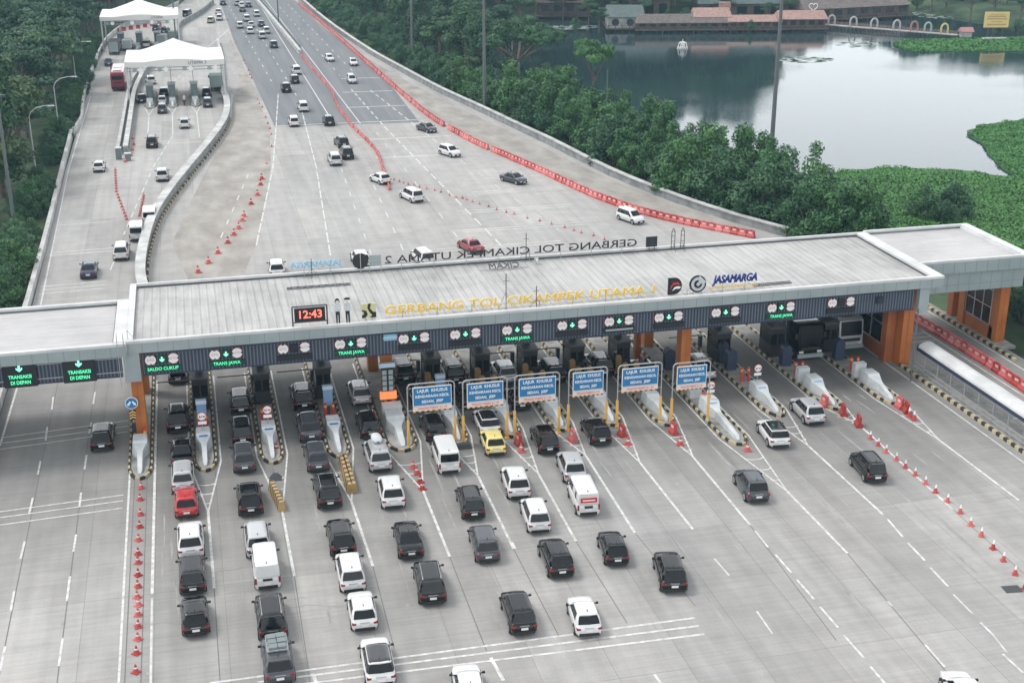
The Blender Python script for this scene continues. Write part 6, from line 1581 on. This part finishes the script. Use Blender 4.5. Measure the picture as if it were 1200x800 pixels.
# grass tufts and water weed
def cover(name, poly, n, size, mat, z, seed, h=.35, kind='stuff', label=None, cat=None, zf=None):
    rg = np.random.RandomState(seed); P = np.array(poly); lo, hi = P.min(0), P.max(0); pts = []
    X = rg.uniform(lo[0], hi[0], n * 3); Y = rg.uniform(lo[1], hi[1], n * 3); ins = np.zeros(len(X), bool)
    for i in range(len(P)):
        a, b_ = P[i], P[(i + 1) % len(P)]
        ins ^= ((a[1] > Y) != (b_[1] > Y)) & (X < (b_[0] - a[0]) * (Y - a[1]) / (b_[1] - a[1] + 1e-12) + a[0])
    X, Y = X[ins][:n], Y[ins][:n]; m_ = len(X)
    Z = (zf(X, Y) if zf else np.full(m_, z)) + rg.uniform(0, h, m_) * (.5 + .5 * np.sin(X * .7) * np.cos(Y * .9))
    nrm = rg.normal(scale=.5, size=(m_, 3)) + np.array([0, 0, 1]); nrm /= np.linalg.norm(nrm, axis=1)[:, None]
    a = np.cross(nrm, rg.normal(size=(m_, 3))); a /= np.linalg.norm(a, axis=1)[:, None]; b_ = np.cross(nrm, a); s = size * rg.uniform(.5, 1.3, m_)[:, None]; c = np.stack([X, Y, Z], 1)
    V = np.stack([c - a * s - b_ * s, c + a * s - b_ * s, c + a * s + b_ * s, c - a * s + b_ * s], 1).reshape(-1, 3)
    o = put(name, quad_mesh(name, V, mat)); o['kind'] = kind
    if label: tag(o, label, cat)
    return o
def wob(pts, amp=1.2, seed=0, n=5):
    rg = random.Random(seed); out = []
    for (x0, y0), (x1, y1) in zip(pts, pts[1:] + pts[:1]):
        for k in range(n): t = k / n; out.append((x0 + (x1 - x0) * t + rg.uniform(-amp, amp), y0 + (y1 - y0) * t + rg.uniform(-amp, amp)))
    return out
marsh = wob([(84, 172), (95, 176), (107, 174), (115, 167), (121, 158), (140, 149), (160, 138), (160, 112), (74, 112), (71, 128), (72, 142), (79, 150), (82, 165)], .9, 2)
M['marsh_base'] = worn('marsh_base', (.04, .11, .035), (.06, .16, .05), .4)
struct('marsh_bank', MB().prism(marsh, -3.4, -2.75).mesh('marsh_bank', M['marsh_base']))
cover('water_weed', marsh, 130000, .10, LF['weed'], -2.7, 4, .5, 'stuff', 'bright green marsh plants covering the near bank of the lake', 'marsh plants', zf=lambda X, Y: np.maximum(ground_z(X, Y), -2.75))
isl2 = wob([G(a, b_, -3) for a, b_ in [(1136, 157), (1150, 150), (1172, 145), (1215, 140), (1260, 150), (1260, 200), (1215, 216), (1190, 208), (1172, 194), (1160, 186), (1150, 172)]], .8, 3, 3)
struct('weed_island', MB().prism(isl2, -3.4, -2.8).mesh('weed_island', M['marsh_base']))
cover('water_weed', isl2, 34000, .10, LF['weed'], -2.75, 5, .5, 'stuff', 'bright green floating weed mat at the right edge of the lake', 'floating weed')
isl3 = wob([G(a, b_, -3) for a, b_ in [(1045, 52), (1062, 48), (1100, 47), (1150, 45), (1240, 45), (1240, 60), (1150, 61), (1105, 61), (1070, 61), (1058, 57)]], .6, 6, 3)
struct('weed_bank', MB().prism(isl3, -3.4, -2.85).mesh('weed_bank', M['marsh_base']))
cover('water_weed', isl3, 12000, .2, LF['weed'], -2.8, 7, .3, 'stuff', 'strip of green weed before the far yellow billboard', 'floating weed')
pads = MB(); rg = random.Random(5)
for cx_, cy_, rx_, ry_, n_ in ((945, 70, 30, 3.5, 90), (1005, 52, 26, 4, 60), (1110, 15, 40, 8, 130), (670, 32, 30, 3, 60)):
    for i in range(n_):
        a, r_ = rg.uniform(0, 6.28), math.sqrt(rg.random()); x, y = G(cx_ + rx_ * r_ * math.cos(a), cy_ + ry_ * r_ * math.sin(a), -3); s = rg.uniform(.25, .8)
        pads.sheet([(x + s * math.cos(t) * 1.3, y + s * math.sin(t)) for t in np.linspace(0, 6.28, 8)[:-1]], LAKE_Z + .02)
M['pads'] = pm('lily_pads_pale', (.30, .36, .31), .6, var=.3)
o = struct('lily_pads', pads.mesh('lily_pads', M['pads']), 'stuff'); tag(o, 'pale patches of lily pads floating on the far water', 'lily pads')
gp_ = [(redge_x(y) + .8, y) for y in range(138, 400, 8)] + [(redge_x(y) + 9, y) for y in range(399, 250, -10)] + [(redge_x(y) + 14, y) for y in range(250, 137, -10)]
cover('bank_grass', gp_, 22000, .2, LF['olive'], 0, 9, .25, 'stuff', 'rough grass on the bank behind the right parapet wall', 'grass', zf=ground_z)
# ================================================================== the far plazas
def tent(name, label, cx, cy, wx, wy, zr, zp, rot, text):
    o = thing(name, label, 'tent canopy', (cx, cy, 0), rot); hx, hy = wx / 2, wy / 2
    n, mrow = 24, 10; rings = []
    for j in range(mrow + 1):
        v = -1 + 2 * j / mrow; r_ = []
        for i in range(n + 1):
            u = -1 + 2 * i / n
            d = max(abs(u) , abs(v) * .9); sag = (1 - min(1, math.hypot(u * .95, v * .8))) 
            z = zr + (zp - zr) * max(0, sag) ** 1.2 + .15 * (u * u)
            r_.append((u * hx, v * hy, z))
        rings.append(r_)
    mb_ = MB(); grid_faces(mb_, rings, 0, True)
    edge = rings[0] + [r_[-1] for r_ in rings[1:]] + rings[-1][::-1][1:] + [r_[0] for r_ in rings[::-1][1:-1]]
    lowr = [(x * 1.0, y * 1.0, zr - .75) for x, y, z in edge]
    grid_faces(mb_, [edge, lowr], 0, False, True)
    put('fabric_roof', mb_.mesh('fabric_roof', M['tent']), o)
    put('fascia_lettering', text_me('fascia_lettering', text, .75, M['fascia_dark'], .02, .01), o, (hx * .45, -hy - .05, zr - .3))
    for sx in (-1, 1):
        for sy in (-1, 1): put('post', MB().cyl((sx * (hx - .25), sy * (hy - .4), 0), (sx * (hx - .25), sy * (hy - .4), zr), .16, n=8).mesh('post', M['rim']), o)
    gn = MB().box((0, -hy + .3, zr - 1.5), (wx - .6, .12, .12)).box((0, -hy + .3, zr - 1.0), (wx - .6, .12, .12))
    gs = put('gantry_beam', gn.mesh('gantry_beam', M['fascia']), o)
    for k in range(4):
        x = -hx + wx * (k + .5) / 4
        put('round_lamp_sign', MB().disc((x + .5, -hy + .1, zr - 1.3), .42, .1, 0, 14).disc((x - .5, -hy + .1, zr - 1.3), .38, .1, 1, 14).mesh('round_lamp_sign', [M['white'], M['fascia']]), gs)
    return o
tent('tent_canopy', 'nearer white peaked tent canopy over the small ramp toll plaza', -1.75, 246, 16.8, 15, 7.3, 10.3, 0, 'UTAMA 3')
tent('tent_canopy', 'farther white peaked tent canopy partly hidden by the forest trees', -8.9, 313, 16.6, 15, 7.3, 10.3, 0, 'UTAMA')
sm = Kit()
cu = cushion_me(.8, 3.2).mesh('crash_cushion', M['bull'])
out = kerb_outline(.85, 0, 20); kb = MB().prism(out, 0, .2)
sm.part('island_slab', kb.mesh('island_slab', M['island'])); sm.part('crash_cushion', cu)
kk = MB(); 
for k in range(18):
    for s_ in (-1, 1): kk.box((s_ * .86, 1.9 + .55 * k, .12), (.16, .5, .26), k % 2)
sm.part('striped_kerb', kk.mesh('striped_kerb', [M['kerb_black'], M['kerb_yellow']])); bd = sm.part('booth', MB().box((0, 9, 1.5), (1.2, 3, 2.4)).mesh('booth', M['fascia_dark'])); sm.part('booth_roof', MB().box((0, 9, 2.75), (1.4, 3.2, .12)).mesh('booth_roof', M['fascia']), bd)
sm.part('cabinet', MB().box((0, 6.2, 1.0), (.45, .5, 1.7)).mesh('cabinet', M['fascia_dark'])); sm.part('lamp_pole', MB().cyl((0, 12, 0), (0, 12, 6.5), .05, n=6).mesh('lamp_pole', M['steel']))
for x, w_ in ((-6.5, 'left'), (-2.7, 'middle'), (1.15, 'right')): sm.spawn('toll_island', f'{w_} small toll island under the nearer tent canopy', 'toll island', (x, 234.6, .005), 0, 'small islands at the nearer tent')
for x, w_ in ((-14.2, 'left'), (-10.2, 'middle'), (-6.2, 'right')): sm.spawn('toll_island', f'{w_} small toll island under the farther tent canopy', 'toll island', (x, 306, .005), R(-4), 'small islands at the farther tent')
for i in range(7):
    x, y = G(137 + i * 8.3, 37.5 - i * 1.3); tag(put('water_barrier', wb_dark, None, (x, y, .01), R(80)), f'{NTH[i]} small dark red barrier from the left behind the trucks at the farther tent', 'water barrier', 'dark red barriers at the farther tent')
# sorting gear at the divider end
x0, y0 = -10, 196
for i, (dx_, dy_, lb) in enumerate([(-.4, 0, 'tall grey equipment box at the lower end of the twin divider walls'), (.9, -1.2, 'low grey equipment box at the lower end of the twin divider walls')]):
    tag(put('equipment_box', MB().box((0, 0, .8 if i == 0 else .5), (.8, .8, 1.6 if i == 0 else 1.0)).box((0, 0, 1.65 if i == 0 else 1.04), (.9, .9, .08), 1).mesh('equipment_box', [M['fascia_dark'], M['bull']]), None, (x0 + dx_, y0 + dy_, .01)), lb, 'equipment box')
cones([(156, 163), (157, 170), (153.5, 183), (147, 190), (155.5, 176)], 'around the equipment boxes at the end of the divider walls', 'cones at the divider end', cone2_me)
# ================================================================== poles and lamps
M['mast_grey'] = pm('mast_weathered_grey', (.11, .12, .125), .6)
def lamp(name, label, x, y, h, arm=None, r=.09, base=.14, z=None, group=None, head=True):
    o = thing(name, label, 'street lamp' if arm else 'pole', (x, y, gz(x, y) if z is None else z), 0, group); zz = 0 if z is not None else -gz(x, y); H = h + zz
    if arm:
        a = abs(arm); sg = 1 if arm > 0 else -1
        pts = [(0, 0, H - 1.4), (sg * a * .12, 0, H - .75), (sg * a * .38, 0, H - .25), (sg * a * .75, 0, H - .03), (sg * a, 0, H)]
        put('pole', MB().cyl((0, 0, 0), (0, 0, H - 1.4), base, r * .8, 8).tube(pts, r * .7, 6).mesh('pole', M['steel']), o)
        put('lamp_head', MB().box((sg * (a + .35), 0, H - .03), (.9, .3, .14), taper=.8).mesh('lamp_head', M['bull']), o)
    else:
        put('pole', MB().cyl((0, 0, 0), (0, 0, H), base, r, 10).mesh('pole', M['mast_grey']), o)
        if head: put('lamp_cluster', MB().cyl((0, 0, H - .1), (0, 0, H + .2), .6, .6, 10).box((0, 0, H + .05), (1.8, .3, .3)).box((0, 0, H + .05), (.3, 1.8, .3)).mesh('lamp_cluster', M['steel_dark']), o)
    return o
lamp('street_lamp', 'curved arm street lamp rising from the forest level with the red bus', -19.4, 252, 9.8, 2.6, z=-.4)
lamp('street_lamp', 'curved arm street lamp in the forest below the upper one', -19.8, 214, 9.6, 2.8, z=-.4)
lamp('street_lamp', 'nearest curved arm street lamp over the left parapet', -20.6, 184, 10.6, 2.6, z=-.4)
lamp('light_pole', 'thick pale bare pole at the left edge of the photo', -21.2, 161, 17, None, .16, .22, z=-1.5)
lamp('light_pole', 'short pale post in the trees between two street lamps', -23, 236, 8.5, None, .1, .12, z=-1, head=False)
lamp('light_mast', 'very tall dark grey light mast in front of the white lake', 76.9, 165.5, 31, None, .17, .34)
lamp('light_mast', 'tall pale light mast behind the parapet, left of the spreading trees', 44.7, 268, 24, None, .16, .3)
lamp('light_mast', 'tall light mast rising right of the slim lamp pole among the trees', 49.2, 221.5, 25, None, .18, .32)
lamp('slim_pole', 'slim grey lamp pole between the two tall masts', 52, 262, 11.5, None, .07, .1, head=False)
lamp('slim_pole', 'slim pale pole standing in the shrub belt under the flat topped tree', 61.0, 190, 11, None, .07, .11, head=False)
lamp('light_mast', 'thin mast on the highway median at the top of the photo', 23.7, 345, 22, None, .1, .18, z=0)
lamp('light_mast', 'thin mast beside the right end of the farther tent', -1.6, 317, 24, None, .1, .16, z=0)
lamp('slim_pole', 'thin steel pole beside the covered walkway by the orange pillar', 57.3, 92.8, 6.5, None, .05, .06, z=0, head=False)
# ================================================================== lakeside buildings, bridge and billboard
M['tile'] = worn('roof_tile_orange', (.24, .14, .12), (.38, .25, .22), 1.5, .8, 1, 1); M['tile_dark'] = worn('roof_tile_dark', (.09, .075, .07), (.17, .14, .13), 1.0, .85)
M['roof_green'] = worn('roof_sheet_green', (.055, .08, .08), (.10, .13, .13), .8, .7); M['timber'] = worn('timber_wall_brown', (.06, .045, .04), (.12, .09, .08), 1.2, .85); M['plaster'] = worn('plaster_pale', (.28, .28, .27), (.46, .46, .45), .8, .8)
def gable(o, L_, D, z0, z1, m, over=.6, name='roof'):
    hx, hy = L_ / 2 + over, D / 2 + over
    vs = [(-hx, -hy, z0), (hx, -hy, z0), (hx, hy, z0), (-hx, hy, z0), (-hx * .93, 0, z1), (hx * .93, 0, z1)]
    vs += [(x, y, z - .15) for x, y, z in vs[:4]]
    return put(name, MB().add(vs, [(0, 1, 5, 4), (1, 2, 5), (2, 3, 4, 5), (3, 0, 4), (0, 6, 7, 1), (1, 7, 8, 2), (2, 8, 9, 3), (3, 9, 6, 0), (6, 9, 8, 7)]).mesh(name, m), o)
def lake_house(name, label, x, y, L_, D, z1, z2, rz, roof, wallm, stilts=True, openings=6, rail=False, cat='building', z0=-2.2):
    o = thing(name, label, cat, (x, y, LAKE_Z), rz); dz = -LAKE_Z
    b_ = MB().box((0, 0, (z0 + z1) / 2 + dz), (L_, D, z1 - z0)); put('wall', b_.mesh('wall', wallm), o)
    put('deck', MB().box((0, -.6, z0 + dz - .12), (L_ + 1.2, D + 2.0, .24)).mesh('deck', M['timber']), o)
    gable(o, L_, D, z1 + dz, z2 + dz, roof)
    for k in range(openings):
        put('window', MB().box((-L_ / 2 + L_ * (k + .5) / openings, -D / 2 - .03, (z0 + z1) / 2 + dz + .2), (L_ / openings * .6, .08, (z1 - z0) * .5)).mesh('window', M['glass']), o)
    if stilts:
        s_ = MB(); n = max(4, int(L_ / 1.6))
        for k in range(n + 1): s_.cyl((-L_ / 2 + L_ * k / n, -D / 2 - 1.2, -1.5), (-L_ / 2 + L_ * k / n, -D / 2 - 1.2, z0 + dz + .9), .11, n=5)
        s_.box((0, -D / 2 - 1.3, z0 + dz + .75), (L_ + .8, .07, .07)); put('stilts', s_.mesh('stilts', M['timber']), o)
    return o
    return o
A = R(-11)
lake_house('lake_house', 'long brown walled building at the far left end of the lake', 104, 366, 14, 6, 1.2, 2.6, A, M['timber'], M['timber'], False, 4)
o = lake_house('lake_house', 'white walled lake house with two round arches and a grey sheet roof', 113, 339, 9, 12, .6, 3.0, R(-14), M['roof_green'], M['plaster'], True, 0)
for a in (-2.6, 1.2): put('round_arch', MB().disc((a, -6.05, 2.2), .95, .12, 0, 18).mesh('round_arch', M['glass']), o)
put('window', MB().box((3.7, -6.04, 2.2), (.8, .08, 1.2)).mesh('window', M['glass']), o)
lake_house('lake_house', 'tall grey green roofed hall behind the white arched lake house', 124, 352, 11, 8, 3.2, 6.5, A, M['roof_green'], M['timber'], False, 3)
lake_house('lake_restaurant', 'long low brown stilt restaurant on the lake beside the white house', 126, 330.5, 24, 5.5, -.6, 1.3, A, M['tile_dark'], M['timber'], True, 9)
lake_house('lake_restaurant', 'stilt pavilion with the tallest orange tile roof on the lake', 134, 331, 9, 6, .6, 2.6, A, M['tile'], M['timber'], True, 4, z0=-1.9)
lake_house('lake_restaurant', 'long middle stilt wing with an orange tile roof on the lake', 144, 326.5, 13, 4.5, -.4, 1.0, A, M['tile'], M['timber'], True, 6)
lake_house('lake_restaurant', 'right stilt pavilion with an orange tile roof at the start of the bridge', 156.5, 325, 12, 5.5, .1, 2.0, A, M['tile'], M['timber'], True, 5)
lake_house('lake_house', 'large dark grey roofed hall behind the orange pavilions', 152, 350, 28, 12, 1.8, 6.0, A, M['roof_green'], M['timber'], False, 6)
lake_house('lake_house', 'long dark roofed shed behind the bridge with arches', 180, 344, 34, 9, .6, 3.0, R(8), M['tile_dark'], M['timber'], True, 8)
pr_ = MB().box((0, 0, 1.0), (3, 2.2, 2.0)); o = put('tile_turret', MB().box((0, 0, .8), (2.8, 2.2, 1.6)).mesh('tile_turret', M['tile']), None, (139.5, 335, 1.8), A); tag(o, 'small square orange turret above the tallest orange roof', 'roof turret')
# foot bridge with arches
bx0, by0 = 164.5, 326.5; bx1, by1 = 187.5, 300
bl = math.hypot(bx1 - bx0, by1 - by0); ba = math.atan2(by1 - by0, bx1 - bx0)
br_ = thing('foot_bridge', 'long low red railed foot bridge on piles across the lake', 'foot bridge', (bx0, by0, LAKE_Z), ba)
put('deck', MB().box((bl / 2, 0, .9), (bl, 1.8, .2)).mesh('deck', M['plaster']), br_)
pl_ = MB(); 
for k in range(34):
    for s_ in (-.8, .8): pl_.cyl((bl * k / 33, s_, -1), (bl * k / 33, s_, .85), .1, n=5)
put('piles', pl_.mesh('piles', M['timber']), br_)
rl = MB()
for s_ in (-.85, .85):
    for z in (1.3, 1.7): rl.box((bl / 2, s_, z), (bl, .06, .06))
    for k in range(30): rl.box((bl * (k + .5) / 30, s_, 1.4), (.06, .06, .8))
put('railing', rl.mesh('railing', M['tile']), br_)
M['arch_white'] = pm('arch_white_faded', (.42, .43, .42), .7); M['arch_pink'] = pm('arch_pink', (.36, .17, .17), .6); M['arch_yellow'] = pm('arch_yellow', (.55, .48, .16), .6); M['arch_mint'] = pm('arch_mint', (.30, .40, .38), .6)
for k, (t, mk_, cn) in enumerate([(.05, 'arch_white', 'leftmost white'), (.22, 'arch_white', 'second white'), (.38, 'arch_white', 'third white'), (.55, 'arch_white', 'fourth white'), (.68, 'arch_pink', 'pink'), (.78, 'arch_mint', 'pale mint'), (.9, 'arch_yellow', 'yellow')]):
    a_ = MB(); pts = [(-.85 * math.cos(q_), 0, 1.2 + 1.2 * math.sin(q_)) for q_ in np.linspace(0, math.pi, 9)]
    a_.tube([(-.85, 0, 0)] + pts + [(.85, 0, 0)], .24, 6)
    p = Vector((bx0, by0)).lerp(Vector((bx1, by1)), t)
    tag(put('bridge_arch', a_.mesh('bridge_arch', M[mk_]), None, (p.x, p.y, LAKE_Z + 1.0), R(-12)), f'{cn} arch standing on the lake foot bridge', 'arch', 'arches on the foot bridge')
hp = [(16 * math.sin(t) ** 3 / 14, 0, (13 * math.cos(t) - 5 * math.cos(2 * t) - 2 * math.cos(3 * t) - math.cos(4 * t)) / 14) for t in np.linspace(0, 2 * math.pi, 25)]
o = put('heart_frame', MB().tube(hp, .12, 5).cyl((0, 0, -1.2), (0, 0, -2.6), .06).mesh('heart_frame', M['white']), None, (163, 331, LAKE_Z + 5.0), A); tag(o, 'white heart shaped frame above the left end of the foot bridge', 'heart frame')
# billboard
bx_, by_ = 197.5, 299.5
o = thing('billboard', 'yellow billboard with faded brown lines of text on the far bank', 'billboard', (bx_, by_, LAKE_Z), R(-12))
put('panel', MB().box((0, 0, 4.4), (6.2, .25, 3.8)).mesh('panel', M['billboard'] if 'billboard' in M else pm('billboard_yellow', (.68, .52, .20), .6)), o)
bt = MB()
rgb = random.Random(3)
for r_, (z, h, w_) in enumerate([(5.7, .16, 3.4), (5.2, .34, 4.6), (4.6, .34, 4.9), (3.9, .2, 2.6), (3.2, .34, 4.6)]):
    x = -w_ / 2
    while x < w_ / 2: ww = rgb.uniform(.14, .3); bt.box((x + ww / 2, -.14, z), (ww, .02, h)); x += ww + .08
put('faded_text', bt.mesh('faded_text', pm('billboard_text_brown', (.40, .22, .10), .7)), o)
put('leg', MB().cyl((-1.8, .1, 0), (-1.8, .1, 2.6), .12).cyl((1.8, .1, 0), (1.8, .1, 2.6), .12).mesh('leg', M['steel_dark']), o)
for x, y, lb in ((189, 299, 'small white landing kiosk at the right end of the foot bridge'), (192, 297.5, 'white boat hull shaped float before the billboard')):
    if 'kiosk' in lb:
        o = thing('landing_kiosk', lb, 'kiosk', (x, y, LAKE_Z), A); put('wall', MB().box((0, 0, 1.2), (2.6, 1.6, 1.4)).mesh('wall', M['plaster']), o); gable(o, 2.6, 1.6, 1.9, 2.9, M['arch_pink'], .4)
    else:
        o = tag(put('float', MB().box((0, 0, .3), (7, 1.2, .6), taper=.8).mesh('float', M['plaster']), None, (x + 3, y - 2, LAKE_Z), A), lb, 'float')
# fountain
o = thing('fountain', 'small white fountain splashing in the dark middle of the lake', 'fountain', (114.8, 300, LAKE_Z))
put('basin', MB().cyl((0, 0, -.5), (0, 0, .35), 1.5, 1.3, 14).mesh('basin', M['plaster']), o)
fj = MB()
for a in np.linspace(0, 6.28, 9)[:-1]: fj.tube([(0, 0, .4), (.4 * math.cos(a), .4 * math.sin(a), 1.6), (.9 * math.cos(a), .9 * math.sin(a), 1.3), (1.15 * math.cos(a), 1.15 * math.sin(a), .35)], .09, 5)
fj.cyl((0, 0, .3), (0, 0, 2.3), .2, .05, 8)
put('water_jet', fj.mesh('water_jet', M['white']), o)
# right hand service yard beyond the gate
tag(put('white_hut', MB().box((0, 0, .7), (1.1, 1.1, 1.4)).box((0, 0, 1.44), (1.25, 1.25, .08)).mesh('white_hut', M['bull']), None, (68.6, 112.5, 0)), 'small white cabinet beyond the gate seen under the right wing', 'cabinet')
tag(put('white_low_wall', MB().add([(-2, 0, 0), (2, 0, 0), (2, 0, 1.3), (1.5, 0, 1.3), (1.5, 0, .7), (-2, 0, 1.5), (-2, .2, 0), (2, .2, 0), (2, .2, 1.3), (1.5, .2, 1.3), (1.5, .2, .7), (-2, .2, 1.5)],
    [(0, 1, 2, 3, 4, 5), (11, 10, 9, 8, 7, 6), (0, 6, 7, 1), (1, 7, 8, 2), (2, 8, 9, 3), (3, 9, 10, 4), (4, 10, 11, 5), (5, 11, 6, 0)]).mesh('white_low_wall', M['rim']), None, (67.5, 119, 0)), 'stepped white low wall beyond the gate under the right wing', 'low wall')

# ================================================================== haze
HZ = MB().box((60, 330, 27), (900, 1100, 74))
m = bpy.data.materials.new('haze_air'); m.use_nodes = True; N = m.node_tree.nodes; L = m.node_tree.links
N.remove(N['Principled BSDF']); pv = N.new('ShaderNodeVolumePrincipled'); pv.inputs['Color'].default_value = (.50, .82, 1.0, 1)
pv.inputs['Density'].default_value = .0002; pv.inputs['Anisotropy'].default_value = .1
L.new(pv.outputs[0], N['Material Output'].inputs['Volume'])
o = struct('haze', HZ.mesh('haze', m), 'stuff')
tag(o, 'thin pale blue haze veiling the far forest and highway', 'haze')
